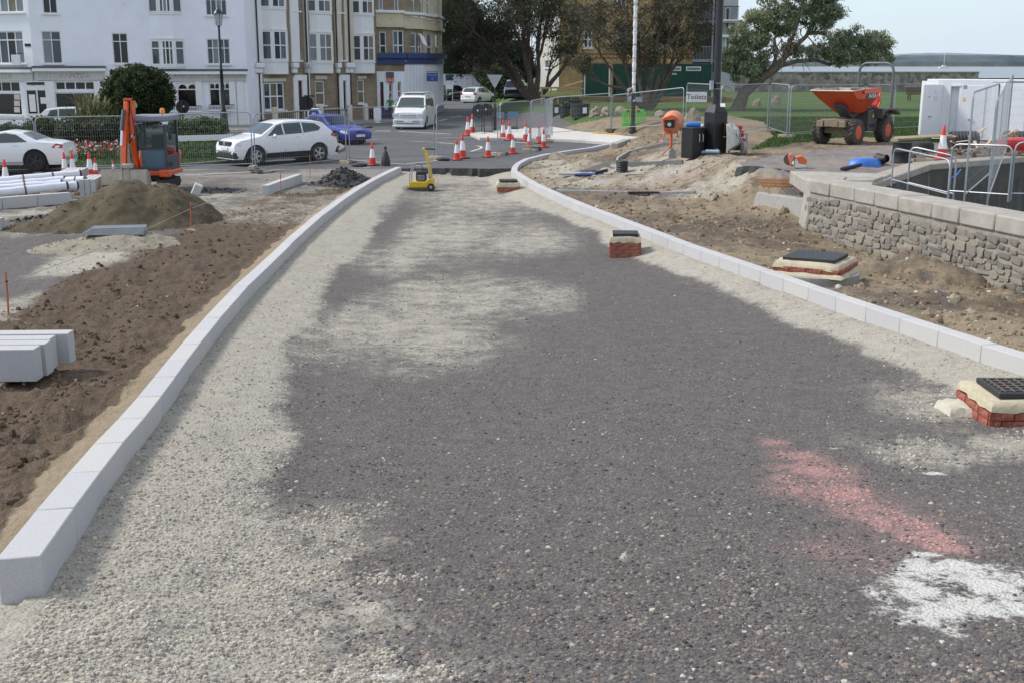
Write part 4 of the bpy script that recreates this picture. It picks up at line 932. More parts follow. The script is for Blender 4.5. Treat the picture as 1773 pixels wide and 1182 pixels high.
# black column with feeder pillar
p = P(1237, 267); r = E('lamp_column', p, 0, 'tall black lamp column rising from a square feeder pillar', 'lamp post'); s = FPX / (p.y * math.cos(TH)); W = 30 / s; hp = HT(p, 195); T_ = HT(p, 184)
MB().box((0, 0, hp / 2), (W, W * .9, hp), rz=R(32)).build('pillar', BLK, r, bevel=.012)
c = W * .5; rot = Matrix.Rotation(R(32), 4, 'Z')
MB().hexa([(-c, -c * .9, hp + .002), (c, -c * .9, hp + .002), (c, c * .9, hp + .002), (-c, c * .9, hp + .002), (-.13, -.13, T_ + .05), (.13, -.13, T_ + .05), (.13, .13, T_ + .05), (-.13, .13, T_ + .05)], rot).build('shoulder', BLK, r, bevel=.01)
MB().lathe([(.12, T_), (.105, T_ + .2), (.10, 9.0)], 16).build('column', BLK, r)
MB().box((W * .30, -W * .52, hp * .62), (W * .28, .02, hp * .3), rot).build('access_door', M('pillar_door', (.05, .018, .015), .5), r)
MB().box((W * .30, -W * .54, hp * .42), (W * .3, .02, .03), rot).build('yellow_label', M('label_yellow', (.6, .42, .02), .5), r)
MB().box((.14, -.30, hp + .22), (.14, .01, .12), rx=R(-35)).build('paper_notice', M('paper', (.75, .75, .73), .7), r)
MB().box((-.17, -.05, HT(p, 148)), (.10, .16, .26)).build('junction_box', M('grey_box', (.35, .36, .37), .6), r)
for k in (145, 155): MB().lathe([(.112, 0), (.112, .02)], 14, T=TR((0, 0, HT(p, k)))).build('strap', GALV, r)
# triangle give-way sign seen from behind
p = P(857, 226); r = E('give_way_sign', p, 0, 'grey back of a give-way triangle on a black post', 'sign'); h = HT(p, 130)
MB().cyl((0, 0, 0), (0, 0, h), .05, n=10).build('post', BLK, r); MB().cyl((0, 0, 0), (0, 0, .9), .085, n=10).build('post_sleeve', BLK, r)
w_ = .42; MB().prism([(-w_, h), (w_, h), (w_ * .12, h - w_ * 1.6), (-w_ * .12, h - w_ * 1.6)], -.075, -.06, 'y').build('plate', M('sign_back_grey', (.33, .35, .37), .5, .08, 5), r)
# keep-left bollards
def bollard(px, pb, pt, label, blue):
    p = P(px, pb); h = HT(p, pt); r = E('traffic_bollard', p, 0, label, 'bollard'); W = h * .46
    prof = [(-W * .5, .16 * h), (-W * .34, .10 * h), (W * .34, .10 * h), (W * .5, .16 * h), (W * .5, .88 * h), (W * .34, h), (-W * .34, h), (-W * .5, .88 * h)]
    MB().prism(prof, -.11, .11, 'y').build('shell', M('bollard_white', (.78, .78, .76), .45, .05, 4), r, bevel=.03)
    MB().lathe([(W * .42, 0), (W * .40, .04 * h), (W * .15, .06 * h), (W * .15, .11 * h)], 16).build('base', MATS['bollard_white'], r)
    if blue:
        MB().cyl((0, -.115, h * .78), (0, -.125, h * .78), W * .42, n=24).build('disc', M('sign_bright_blue', (.01, .10, .45), .4), r)
        MB().add([(-.10, -.13, h * .78 + .10), (.09, -.13, h * .78 + .09), (.02, -.13, h * .78), (.10, -.13, h * .78 - .10), (-.06, -.13, h * .78 - .03), (-.1, -.13, h * .78 - .08)], [(0, 5, 4, 2), (2, 1, 0), (4, 3, 2)]).build('arrow', MATS['sign_white'], r, fix=False)
bollard(654, 213, 185, 'white traffic bollard seen end-on at the island by the van', False)
bollard(546, 237, 188, 'white keep-left bollard with blue arrow disc behind the blue saloon', True)
# black round sign back on a post behind the blue car
p = P(532, 238); r = E('round_sign', p, 0, 'black back of a round sign on a post behind the blue saloon', 'sign'); h = HT(p, 166)
MB().cyl((0, 0, 0), (0, 0, h), .05, n=8).build('post', BLK, r); MB().cyl((0, .06, h - .38), (0, .09, h - .38), .36, n=24).build('plate', BLKM, r); MB().box((.18, 0, h - .02), (.5, .08, .08)).build('lamp_arm', BLK, r)
p = P(318, 228); r = E('round_sign', p, 0, 'black back of a round sign above the excavator roof', 'sign'); h = HT(p, 174)
MB().cyl((0, 0, 0), (0, 0, h), .05, n=8).build('post', BLK, r); MB().cyl((0, .06, h - .36), (0, .09, h - .36), .36, n=24).build('plate', BLKM, r); MB().box((.06, -.01, h - .33), (.12, .01, .09)).build('sticker', MATS['sticker'], r)
# long white board beside the flower bed, lane marks
a, b = P(307, 250), P(404, 247); z = HT(a, 242)
bd = E('white_board', ((a.x + b.x) / 2, (a.y + b.y) / 2, gz(a.x, a.y)), math.atan2(b.y - a.y, b.x - a.x), 'long white board on low posts before the flower bed', 'board'); L = (b - a).length; zz = HT(a, 236)
MB().box((0, 0, zz - .12), (L, .03, .26)).build('board', MATS['sign_white'], bd, bevel=.004)
for s in (-.4, 0, .4): MB().box((s * L, .06, (zz - .1) / 2), (.06, .06, zz - .1)).build('post', MATS['bearer_wood'], bd)
LINE = M('road_paint', (.55, .55, .53), .8, .15, 4)
def mark(pts, wd, name='road_marking'):
    q = [P(*p) for p in pts]; m = MB()
    for a, b in zip(q[:-1], q[1:]):
        d = Vector((b.x - a.x, b.y - a.y, 0)).normalized(); n_ = Vector((-d.y, d.x, 0)) * wd / 2
        m.add([(a.x - n_.x, a.y - n_.y, gz(a.x, a.y) + .006), (b.x - n_.x, b.y - n_.y, gz(b.x, b.y) + .006), (b.x + n_.x, b.y + n_.y, gz(b.x, b.y) + .006), (a.x + n_.x, a.y + n_.y, gz(a.x, a.y) + .006)], [(0, 1, 2, 3)])
    tag(m.build(name, LINE, None, fix=False), kind='structure')
for pts, wd in [([(590, 276), (700, 285), (780, 276)], .1), ([(480, 284), (600, 279.5)], .1), ([(650, 227.5), (676, 227.5)], .3), ([(690, 228), (780, 233)], .2), ([(750, 240), (880, 236)], .12), ([(640, 242), (655, 242)], .1), ([(712, 245), (785, 249)], .1), ([(760, 210), (774, 207)], .15), ([(780, 204), (800, 201)], .15), ([(815, 263), (832, 258), (834, 255), (826, 253)], .12), ([(760, 248), (790, 250)], .1), ([(890, 247), (915, 248)], .25), ([(300, 305), (480, 296), (640, 291)], .1)]: mark(pts, wd)
# ================================================================== cars
RUBBER = M('tyre_rubber', (.018, .018, .019), .8, .2, 12); ALLOY = M('alloy', (.55, .56, .57), .3, .06, 6, metal=.8); TRIM = M('black_trim', (.018, .018, .02), .55, .2, 8)
CARGLASS = glass('car_glass', (.02, .03, .032), .35); LAMPG = M('lamp_lens', (.62, .65, .67), .12, .1, 14, coat=.6); TAIL = M('tail_lens', (.42, .01, .015), .2, .15, 12, coat=.6); PLATE = M('number_plate', (.75, .75, .73), .5); PLATEY = M('number_plate_yellow', (.75, .52, .03), .5); INTER = M('car_interior', (.04, .04, .042), .8)
def ip(t, pts): xs, ys = zip(*pts); return float(np.interp(t, xs, ys))
def wheel(parent, x, y, r, w, side, spokes=5, mat=ALLOY):
    T = TR((x, y, r), 0, -math.pi / 2 * side)      # local z -> outward
    t = MB().lathe([(r * .66, -w / 2), (r * .92, -w / 2), (r, -w * .36), (r, w * .36), (r * .92, w / 2), (r * .66, w / 2)], 28, cap=False).build('tyre', RUBBER, parent)
    t.matrix_local = T; t.name = 'wheel'
    m = MB(); m.lathe([(r * .64, w * .30), (r * .68, w * .47), (r * .62, w * .47), (r * .58, w * .30)], 28, cap=False)
    for i in range(spokes):
        a = 2 * math.pi * i / spokes
        for da in (-.17, .17): m.box((math.cos(a + da * .8) * r * .37, math.sin(a + da * .8) * r * .37, w * .38), (r * .52, r * .085, w * .12), rz=a + da * .35)
    m.cyl((0, 0, w * .2), (0, 0, w * .44), r * .15, n=12); m.build('rim', mat, t)
    MB().cyl((0, 0, 0), (0, 0, w * .24), r * .62, n=20).build('brake_disc', TRIM, t)
def car(name, p, rz, label, paint, c):
    """c: len, width, top/bottom/belt profiles along x (nose at -x), wheel positions, window outlines"""
    root = E(name, p, rz, label, c.get('cat', 'car')); L, W = c['L'], c['W']; top, belt = c['top'], c['belt']; wr = c['wr']
    xs = sorted(set([round(x, 3) for x in np.linspace(-L / 2, L / 2, 66)] + [t[0] for t in top]))
    def arch(x, zb):
        for wx in c['wx']:
            q = (wr * 1.22) ** 2 - (x - wx) ** 2
            if q > 0: zb = max(zb, wr + math.sqrt(q))
        return zb
    def half(x, z):
        e = abs(x) / (L / 2); pl = 1 - c.get('taper', .16) * max(0, (e - .62) / .38) ** 2.2
        zt, zb_ = ip(x, belt), c['clear']
        if z <= zt: t = (z - zb_) / max(.01, zt - zb_); f = 1 - .075 * (1 - min(1, t / .45)) ** 2 - .035 * max(0, (t - .6) / .4) ** 2
        else: f = .965 - c.get('lean', .24) * (z - zt) / .6 
        return W / 2 * pl * f
    K = 9; V_ = []; F_ = []
    for x in xs:
        zt = ip(x, top); zb = min(arch(x, c['clear'] + c.get('rise', .0) * (abs(x) / (L / 2)) ** 6), zt - .03)
        col = []
        for k in range(K):
            z = zb + (zt - .035 - zb) * k / (K - 1); col.append((x, half(x, z), z))
        yh = half(x, zt - .035)
        for q in (.93, .6, .2): col.append((x, yh * q, zt - .035 + .035 * math.sqrt(max(0, 1 - q ** 4)) + .012 * (1 - q * q)))
        V_ += col + [(a, -b, d) for a, b, d in reversed(col)]
    n = 2 * (K + 3); m = len(xs)
    for i in range(m - 1):
        for k in range(n): F_.append((i * n + k, i * n + (k + 1) % n, (i + 1) * n + (k + 1) % n, (i + 1) * n + k))
    F_ += [tuple(range(n)), tuple(range((m - 1) * n, m * n))[::-1]]
    MB().add(V_, F_).build('body', paint, root, smooth=38)
    def side_patch(nm, pl, mat, off=.008, par=root):
        for s in (1, -1):
            vs = [(x, s * (half(x, z) + off), z) for x, z in pl]
            MB().add(vs, [tuple(range(len(pl)))]).build(nm, mat, par, fix=False, smooth=0)
    def top_patch(nm, x0, x1, wf, mat, off=.010):
        m_ = MB(); st = np.linspace(x0, x1, 9); vs = []
        for x in st:
            zt = ip(x, top); yh = half(x, zt - .035) * wf
            for q in (1, .6, 0, -.6, -1): vs.append((x, yh * q, zt + .002 + off + .012 * (1 - (q * wf) ** 2) - (.035 * (1 - math.sqrt(max(0, 1 - (abs(q) * wf) ** 4))))))
        fs = [(i * 5 + k, i * 5 + k + 1, (i + 1) * 5 + k + 1, (i + 1) * 5 + k) for i in range(8) for k in range(4)]
        m_.add(vs, fs).build(nm, mat, root, fix=False)
    for pl in c['windows']: side_patch('side_window', pl, CARGLASS)
    top_patch('windscreen', *c['screen'], .90, CARGLASS)
    if 'rear' in c: top_patch('rear_window', *c['rear'], .84, CARGLASS)
    for nm, pl, mat in c.get('patches', []): side_patch(nm, pl, mat, .010)
    for nm, ctr, sz, mat, both in c.get('bits', []):
        for s in ((1, -1) if both else (1,)): MB().box((ctr[0], ctr[1] * s, ctr[2]), sz).build(nm, mat, root, bevel=min(sz) * .25)
    for x in c['wx']:
        for s in (1, -1):
            wheel(root, x, s * (W / 2 - .12), wr, .21, s, c.get('spokes', 5), c.get('rim', ALLOY))
        MB().box((x, 0, wr + .06), (wr * 2.3, W * .86, wr * 1.9)).build('wheel_well', TRIM, root)
    for s in (1, -1):
        MB().ball((c['mirror'][0], s * (W / 2 + .08), c['mirror'][1]), (.07, .11, .075)).build('mirror', c.get('mirmat', paint), root)
    return root
WHITE = M('car_white', (.78, .79, .80), .25, .02, 3, coat=.7); BLUE = M('car_blue', (.025, .035, .28), .28, .08, 3, coat=.7)
WHITE2 = M('car_white_pearl', (.74, .75, .74), .28, .02, 3, coat=.6); WHITE3 = M('car_silver_white', (.66, .68, .68), .3, .02, 3, coat=.6); BLACKP = M('car_black', (.012, .012, .014), .25, .1, 3, coat=.7)
suv = dict(L=4.33, W=1.80, clear=.24, wr=.345, wx=(-1.36, 1.27), lean=.30, mirror=(-.62, 1.06),
    top=[(-2.165, .72), (-2.10, .86), (-1.9, .95), (-1.45, 1.03), (-1.10, 1.10), (-.42, 1.50), (0, 1.59), (.5, 1.61), (1.2, 1.57), (1.55, 1.50), (1.92, 1.16), (2.05, 1.05), (2.13, .78), (2.165, .55)],
    belt=[(-2.2, .78), (-1.1, 1.0), (1.3, 1.16), (2.1, 1.16)], screen=(-1.06, -.46), rear=(1.57, 1.90),
    windows=[[(-.85, 1.06), (-.20, 1.09), (-.20, 1.48), (-.42, 1.42)], [(-.14, 1.095), (.58, 1.13), (.58, 1.51), (-.14, 1.49)], [(.64, 1.135), (1.28, 1.20), (1.40, 1.31), (1.18, 1.46), (.64, 1.51)]],
    patches=[('side_cladding', [(-.95, .25), (.86, .25), (.86, .47), (-.95, .45)], TRIM), ('headlight', [(-2.08, .78), (-1.98, .70), (-1.60, .86), (-1.52, .96), (-1.78, .93)], LAMPG), ('tail_light', [(1.80, 1.0), (2.06, .92), (2.06, 1.03), (1.90, 1.12)], TAIL), ('door_handle', [(.28, .98), (.48, .99), (.48, 1.01), (.28, 1.0)], ALLOY), ('door_handle', [(-.50, .95), (-.30, .96), (-.30, .98), (-.50, .97)], ALLOY),
             ('door_seam', [(-.175, .48), (-.163, .48), (-.163, 1.08), (-.175, 1.08)], TRIM), ('door_seam', [(.60, .48), (.612, .48), (.612, 1.12), (.60, 1.12)], TRIM), ('door_seam', [(-.92, .48), (-.908, .48), (-.86, 1.04), (-.872, 1.04)], TRIM)],
    bits=[('grille', (-2.15, 0, .80), (.08, .95, .16), TRIM, 0), ('badge', (-2.185, 0, .80), (.03, .16, .13), ALLOY, 0), ('front_bumper', (-2.06, 0, .40), (.28, 1.56, .28), TRIM, 0), ('number_plate', (-2.185, 0, .62), (.03, .52, .11), PLATE, 0), ('fog_light', (-2.13, .62, .46), (.16, .14, .09), LAMPG, 1), ('rear_bumper', (2.08, 0, .46), (.22, 1.56, .26), TRIM, 0)])
def heading(nx, ny, rx, ry):           # nose wheel and tail wheel pixels (near side)
    a, b = P(nx, ny), P(rx, ry); return a, b, math.atan2(b.y - a.y, b.x - a.x)
a, b, rz = heading(452, 288.5, 548, 279.5)
mid_ = (a + b) / 2; nrm = Vector((-math.sin(rz), math.cos(rz), 0)); wb = (a - b).length
rz = R(39); nrm = Vector((-math.sin(rz), math.cos(rz), 0)); o = car('parked_car', mid_ + nrm * .78 + Vector((.0, -.1, 0)), rz, 'white crossover SUV with black lower cladding behind the fence', WHITE, suv); o.scale = (.97,) * 3
saloon = dict(L=4.4, W=1.70, clear=.24, wr=.30, wx=(-1.35, 1.2), lean=.30, mirror=(-.55, .92), taper=.2,
    top=[(-2.2, .58), (-2.12, .68), (-1.8, .76), (-1.2, .84), (-.95, .88), (-.2, 1.30), (.2, 1.37), (.8, 1.35), (1.5, .98), (2.0, .94), (2.15, .86), (2.2, .6)],
    belt=[(-2.2, .66), (-.9, .86), (1.4, .95), (2.2, .9)], screen=(-.92, -.24), rear=(.86, 1.46),
    windows=[[(-.70, .90), (.10, .93), (.10, 1.29), (-.16, 1.27)], [(.16, .93), (1.05, .96), (.75, 1.27), (.16, 1.30)]],
    patches=[('headlight', [(-2.12, .52), (-2.02, .52), (-1.70, .60), (-1.72, .68), (-2.08, .66)], LAMPG), ('tail_light', [(2.02, .7), (2.16, .7), (2.16, .84), (2.02, .84)], TAIL), ('indicator', [(-1.05, .66), (-.95, .66), (-.95, .70), (-1.05, .70)], M('amber_lens', (.7, .25, .02), .3))],
    bits=[('number_plate', (-2.215, 0, .42), (.03, .52, .11), PLATE, 0), ('grille', (-2.19, 0, .60), (.05, .5, .08), TRIM, 0), ('air_intake', (-2.17, 0, .30), (.08, 1.0, .08), TRIM, 0), ('rear_spoiler', (2.05, 0, 1.06), (.22, 1.3, .04), BLUE, 0), ('spoiler_foot', (2.02, .5, .99), (.1, .05, .12), BLUE, 1)])
a, b, rz = heading(616, 249, 583, 251.5)
cb = P(592, 249)
cb = P(583, 251); ob_ = car('parked_car', Vector((cb.x - .44, cb.y + 1.4, .2)), R(137), 'blue saloon car with rear spoiler behind the white SUV', BLUE, saloon); ob_.scale = (.95,) * 3
van = dict(L=4.8, W=1.80, clear=.16, wr=.34, wx=(-1.45, 1.45), lean=.16, mirror=(-1.35, 1.22), taper=.12, cat='van',
    top=[(-2.4, .70), (-2.36, .92), (-2.2, 1.02), (-1.9, 1.10), (-1.72, 1.15), (-1.0, 1.72), (-.8, 1.80), (-.4, 1.92), (0, 1.95), (2.0, 1.93), (2.3, 1.84), (2.4, 1.1), (2.4, .6)],
    belt=[(-2.4, .85), (-1.6, 1.1), (2.4, 1.14)], screen=(-1.70, -1.02), rear=(2.31, 2.38),
    windows=[[(-1.35, 1.16), (-.5, 1.16), (-.5, 1.62), (-.95, 1.62)], [(-.44, 1.16), (.7, 1.16), (.7, 1.64), (-.44, 1.64)], [(.76, 1.16), (2.0, 1.18), (1.95, 1.62), (.76, 1.64)]],
    patches=[('headlight', [(-2.36, .66), (-2.28, .64), (-2.0, .72), (-1.98, .90), (-2.25, .92)], LAMPG)],
    bits=[('grille_bar', (-2.40, 0, .80), (.05, .95, .06), ALLOY, 0), ('grille_bar', (-2.41, 0, .70), (.05, .95, .05), ALLOY, 0), ('headlight_lens', (-2.36, .70, .78), (.10, .34, .22), LAMPG, 1), ('bumper', (-2.36, 0, .42), (.16, 1.70, .30), WHITE2, 0), ('air_intake', (-2.445, 0, .44), (.02, 1.3, .035), TRIM, 0), ('air_intake', (-2.445, 0, .34), (.02, 1.3, .05), M('intake_grey', (.2, .2, .2), .5), 0), ('number_plate', (-2.46, 0, .43), (.03, .48, .12), PLATE, 0), ('fog_light', (-2.45, .74, .42), (.02, .12, .10), LAMPG, 1), ('splitter', (-2.4, 0, .20), (.2, 1.74, .12), WHITE2, 0), ('roof_edge', (.6, 0, 1.965), (2.6, 1.3, .03), WHITE2, 0)])
pv = P(715, 225)
o = car('parked_car', Vector((pv.x, pv.y + 2.3, .2)), R(90 - 6), 'white people-carrier van with chrome grille facing the camera', WHITE2, van); o.name = 'parked_van'
hatch = dict(L=4.0, W=1.70, clear=.22, wr=.30, wx=(-1.25, 1.2), lean=.28, mirror=(-.6, .98), taper=.12,
    top=[(-2.0, .62), (-1.9, .78), (-1.4, .90), (-1.05, .96), (-.35, 1.42), (.1, 1.51), (.9, 1.50), (1.45, 1.42), (1.86, 1.02), (1.95, .9), (2.0, .55)],
    belt=[(-2, .7), (-1, .95), (1.5, 1.05), (2, 1.0)], screen=(-1.02, -.4), rear=(1.48, 1.84),
    windows=[[(-.75, .98), (0, 1.0), (0, 1.42), (-.32, 1.38)], [(.06, 1.0), (.8, 1.04), (.8, 1.44), (.06, 1.44)], [(.86, 1.05), (1.35, 1.1), (1.2, 1.38), (.86, 1.42)]],
    patches=[('headlight', [(-1.95, .62), (-1.85, .60), (-1.5, .72), (-1.52, .82), (-1.8, .78)], LAMPG), ('tail_light', [(1.62, .82), (1.93, .80), (1.93, .98), (1.72, 1.14)], TAIL)],
    bits=[('number_plate', (1.995, 0, .68), (.03, .52, .11), PLATEY, 0), ('tail_lamp', (1.93, .70, .92), (.08, .22, .24), TAIL, 1), ('rear_glass', (1.70, 0, 1.22), (.05, .001, .001), CARGLASS, 0), ('bumper', (1.95, 0, .42), (.14, 1.55, .2), WHITE3, 0), ('grille', (-1.98, 0, .55), (.06, .9, .16), TRIM, 0)])
ph = P(818, 180.5)
car('parked_car', Vector((ph.x + .5, ph.y + 1.8, .2)), R(-90 - 28), 'small white hatchback seen from behind on the far road', WHITE3, hatch)
coupe = dict(L=4.2, W=1.78, clear=.22, wr=.34, wx=(-1.4, 1.15), lean=.36, mirror=(-.5, .96), taper=.22, rim=M('dark_rim', (.05, .05, .055), .35, .1, 6, metal=.5),
    top=[(-2.1, .6), (-2.0, .72), (-1.5, .82), (-1.0, .90), (-.3, 1.26), (.2, 1.34), (.7, 1.28), (1.25, 1.02), (1.7, .98), (2.02, .92), (2.1, .6)],
    belt=[(-2.1, .68), (-.9, .90), (1.3, .98), (2.1, .9)], screen=(-.97, -.33), rear=(.74, 1.22),
    windows=[[(-.75, .93), (.95, .98), (.55, 1.22), (.2, 1.27), (-.2, 1.23)]],
    patches=[('tail_light', [(1.70, .78), (2.04, .76), (2.06, .88), (1.85, .93)], TAIL), ('headlight', [(-2.0, .6), (-1.6, .7), (-1.65, .78), (-1.9, .74)], LAMPG), ('door_handle', [(.45, .84), (.66, .85), (.66, .88), (.45, .87)], ALLOY), ('sill', [(-1.0, .24), (.75, .24), (.75, .32), (-1.0, .32)], M('sill_grey', (.4, .41, .42), .5))],
    bits=[('number_plate', (2.08, 0, .6), (.04, .5, .11), PLATEY, 0), ('bumper', (2.03, 0, .4), (.14, 1.5, .2), WHITE, 0)])
pc = P(60, 304.5)
car('parked_car', Vector((pc.x - 1.15, pc.y + .80, .2)), R(4), 'white coupe with dark wheels cut by the left edge of the view', WHITE, coupe)
pk_ = D(72, 216, 58.5); car('parked_car', Vector((pk_.x + 1.9, 58.5, .2)), R(180 + 8), 'white hatchback mostly hidden behind the hedge by the shop', WHITE3, hatch)
pk_ = D(778, 165, 122); o = car('parked_car', Vector((pk_.x, 122, .2)), R(70), 'black car parked beyond the white site hoarding', BLACKP, hatch)
pk_ = D(905, 180, 96); o = car('parked_car', Vector((pk_.x - .6, 96, gz(pk_.x, 96))), R(88), 'dark car parked behind the left bare tree', BLACKP, hatch)

# ================================================================== excavator
ORG = M('kubota_orange', (.62, .085, .015), .42, .1, 4, coat=.2, dirt=.12, dirtcol=(.35, .2, .12)); CABG = M('cab_grey', (.075, .078, .085), .5, .15, 5); STEELW = M('worn_steel', (.40, .36, .29), .6, .2, 5, metal=.2, bump=.25, dirt=.25, dirtcol=(.30, .24, .17)); CHROME = M('chrome_rod', (.7, .7, .72), .18, .05, 5, metal=1.0); HYD = M('ram_black', (.05, .055, .065), .45); GREENG = glass('cab_glass', (.03, .05, .048), .55)
pe = P(268, 331); s = FPX / (pe.y * math.cos(TH)); ex = E('mini_excavator', pe, R(0), 'orange mini excavator with glazed cab and raised boom behind the soil heap', 'excavator')
u = lambda px: (px - 268) / s; zc = lambda py: (331 - py) / s * 1.0
def cabz(py): return HT(pe, py)
# tracks and undercarriage
for sx in (-1, 1):
    t = MB().tube([(sx * .55 + u(258), .2 + .85 * math.cos(a), .21 + .2 * math.sin(a)) for a in np.linspace(0, 2 * math.pi, 25)[:-1]], .05, 6, closed=True)
    t.prism([(-.75, .08), (.75, .08), (.9, .2), (.75, .36), (-.75, .36), (-.9, .2)], sx * .55 + u(258) - .12, sx * .55 + u(258) + .12, 'x', TR((0, .2, 0))); t.build('track', RUBBER, ex)
MB().box((u(258), .2, .4), (.9, 1.1, .2)).build('undercarriage', TRIM, ex)
MB().prism([(-.62, -.75), (.62, -.75), (.68, .5), (.45, .95), (-.45, .95), (-.68, .5)], .48, .62, 'z', TR((u(266), .3, 0))).build('deck', ORG, ex, bevel=.03)
MB().box((u(296), -.42, .55), (.34, .2, .22)).build('side_skirt', ORG, ex, bevel=.04)
MB().prism([(-.60, .62), (.55, .62), (.62, 1.05), (.45, 1.25), (-.5, 1.25)], .75, 1.3, 'y', TR((u(262), 0, 0))).build('engine_cover', ORG, ex, bevel=.05)
# cab: pillars, roof, glass
x0, x1 = u(239), u(302); zt_ = cabz(200); zb_ = .60; y0, y1 = -.35, .85
cab = MB()
for x, y in ((x0 + .04, y0), (x1 - .06, y0), (x0 + .04, y1), (x1 - .06, y1)): MB().box((x, y, (zb_ + zt_ - .15) / 2), (.075, .075, zt_ - .15 - zb_)).build('cab_pillar', M('cab_frame', (.045, .045, .065), .5), ex, bevel=.012)
cab.box(((x0 + x1) / 2, y0, zb_ + .06), (x1 - x0, .09, .12)); cab.box((x1 - .06, (y0 + y1) / 2, zb_ + .2), (.07, y1 - y0, .5)); cab.box(((x0 + x1) / 2, y0, zb_ + (zt_ - zb_) * .40), (x1 - x0 - .1, .05, .05))
cab.build('cab_frame', M('cab_frame', (.045, .045, .065), .5), ex, bevel=.012)
MB().box(((x0 + x1) / 2, (y0 + y1) / 2, zt_ - .085), (x1 - x0 + .08, y1 - y0 + .14, .17)).build('cab_roof', M('cab_roof_grey', (.20, .20, .24), .5, .1, 4), ex, bevel=.04)
MB().box(((x0 + x1) / 2, y0 - .01, zb_ + (zt_ - zb_) * .62), (x1 - x0 - .12, .012, (zt_ - zb_) * .42)).build('windscreen', GREENG, ex)
MB().box(((x0 + x1) / 2 + .12, y0 - .01, zb_ + (zt_ - zb_) * .23), (x1 - x0 - .32, .012, (zt_ - zb_) * .32)).build('lower_glass', M('cab_lower_blue', (.06, .11, .15), .2, .1, 5), ex)
MB().box((x1 - .055, (y0 + y1) / 2, zb_ + (zt_ - zb_) * .6), (.012, y1 - y0 - .1, (zt_ - zb_) * .5)).build('side_glass', GREENG, ex); MB().box((x0 + .04, (y0 + y1) / 2, zb_ + (zt_ - zb_) * .6), (.012, y1 - y0 - .1, (zt_ - zb_) * .5)).build('side_glass', GREENG, ex)
MB().prism([(-.22, 1.02), (.22, 1.02), (.24, 1.12), (.18, 1.62), (-.18, 1.62), (-.24, 1.12)], .35, .5, 'y', TR(((x0 + x1) / 2 + .05, 0, 0))).build('seat_back', M('seat_grey', (.12, .13, .14), .8), ex, bevel=.03); MB().box(((x0 + x1) / 2 + .05, .18, 1.02), (.46, .5, .12)).build('seat', MATS['seat_grey'], ex, bevel=.03)
MB().box((x1 - .02, y0 - .03, zt_ - .21), (.16, .08, .08)).build('work_light', LAMPG, ex, bevel=.02)
MB().ball((u(308), y0 - .05, cabz(233)), (.05, .06, .16)).build('mirror', TRIM, ex); MB().box((u(306), y0 + .02, cabz(283)), (.1, .1, .1)).build('door_latch', TRIM, ex)
for nm, px_, pt_, col in (('beacon', 241, 178, (.02, .42, .16)), ('beacon', 289, 188, (.75, .22, .02))):
    z = cabz(pt_); m_ = M('beacon_%d' % px_, col, .25, .1, 5, coat=.4)
    MB().lathe([(.075, z - .15), (.075, z - .06), (.05, z), (.015, z + .005)], 14).build(nm, m_, ex).location = (u(px_), .1, 0); MB().cyl((u(px_), .1, zt_ - .02), (u(px_), .1, z - .13), .015).build('beacon_stem', GALV, ex)
# boom, dipper arm, rams, bucket in front of the machine
bx = u(245)
MB().prism([(-.28, .55), (-.55, 1.2), (-.50, 2.05), (-.30, cabz(175)), (-.16, cabz(175)), (-.30, 1.95), (-.34, 1.25), (-.05, .6)], bx - .06, bx + .06, 'x').build('boom', ORG, ex, bevel=.02)
for sx in (-.1, .1): MB().prism([(-.34, 2.0), (-.36, cabz(172)), (-.22, cabz(170)), (-.14, 2.05)], bx - .12 + sx - .02, bx - .12 + sx + .02, 'x').build('boom_fork', ORG, ex)
MB().box((bx - .12, -.29, cabz(172)), (.24, .12, .06)).build('fork_bridge', ORG, ex)
dx = u(236)
MB().prism([(-.42, cabz(176)), (-.28, cabz(176)), (-.62, cabz(262)), (-.95, cabz(288)), (-1.02, cabz(280)), (-.85, cabz(245))], dx - .06, dx + .06, 'x').build('dipper_arm', ORG, ex, bevel=.015)
MB().cyl((dx - .02, -.58, cabz(190)), (dx - .03, -.86, cabz(224)), .062, n=12).build('ram_body', HYD, ex); MB().cyl((dx - .03, -.86, cabz(224)), (dx - .03, -1.0, cabz(249)), .034, n=10).build('ram_rod', CHROME, ex)
for sx in (-.1, .1): MB().prism([(-.95, cabz(282)), (-.80, cabz(246)), (-.74, cabz(246)), (-.86, cabz(284))], dx + sx - .012, dx + sx + .012, 'x').build('link_plate', STEELW, ex)
MB().tube([(bx + .03, -.58, cabz(185)), (bx + .1, -.66, cabz(205)), (bx + .12, -.64, cabz(230)), (dx + .08, -.75, cabz(250))], .016, 6).build('hydraulic_hose', TRIM, ex)
MB().ball((u(246), -.55, cabz(236)), (.06, .05, .06)).build('arm_light', LAMPG, ex)
bw = (261 - 183) / s; bcx = u(235); zt2, zb2 = cabz(289), cabz(319)
prof = [(-.78, zt2), (-.72, zt2), (-.62, zt2 - .25), (-.72, zb2 + .02), (-1.18, zb2 - .02), (-1.22, zb2 + .02), (-.80, zb2 + .10), (-.72, zt2 - .25)]
MB().prism([(-.95, zt2), (-.90, zt2), (-.70, zt2 - .12), (-.62, zt2 - .30), (-.70, zb2 - .02), (-1.10, zb2 - .03), (-1.12, zb2 + .02), (-.76, zb2 + .06), (-.70, zt2 - .30), (-.76, zt2 - .16)], bcx - bw / 2, bcx + bw / 2, 'x').build('bucket', STEELW, ex, bevel=.006)
MB().box((bcx, -1.02, (zt2 + zb2) / 2 + .03), (bw * .99, .03, (zt2 - zb2) * .86), rx=R(-8)).build('bucket_face', STEELW, ex)
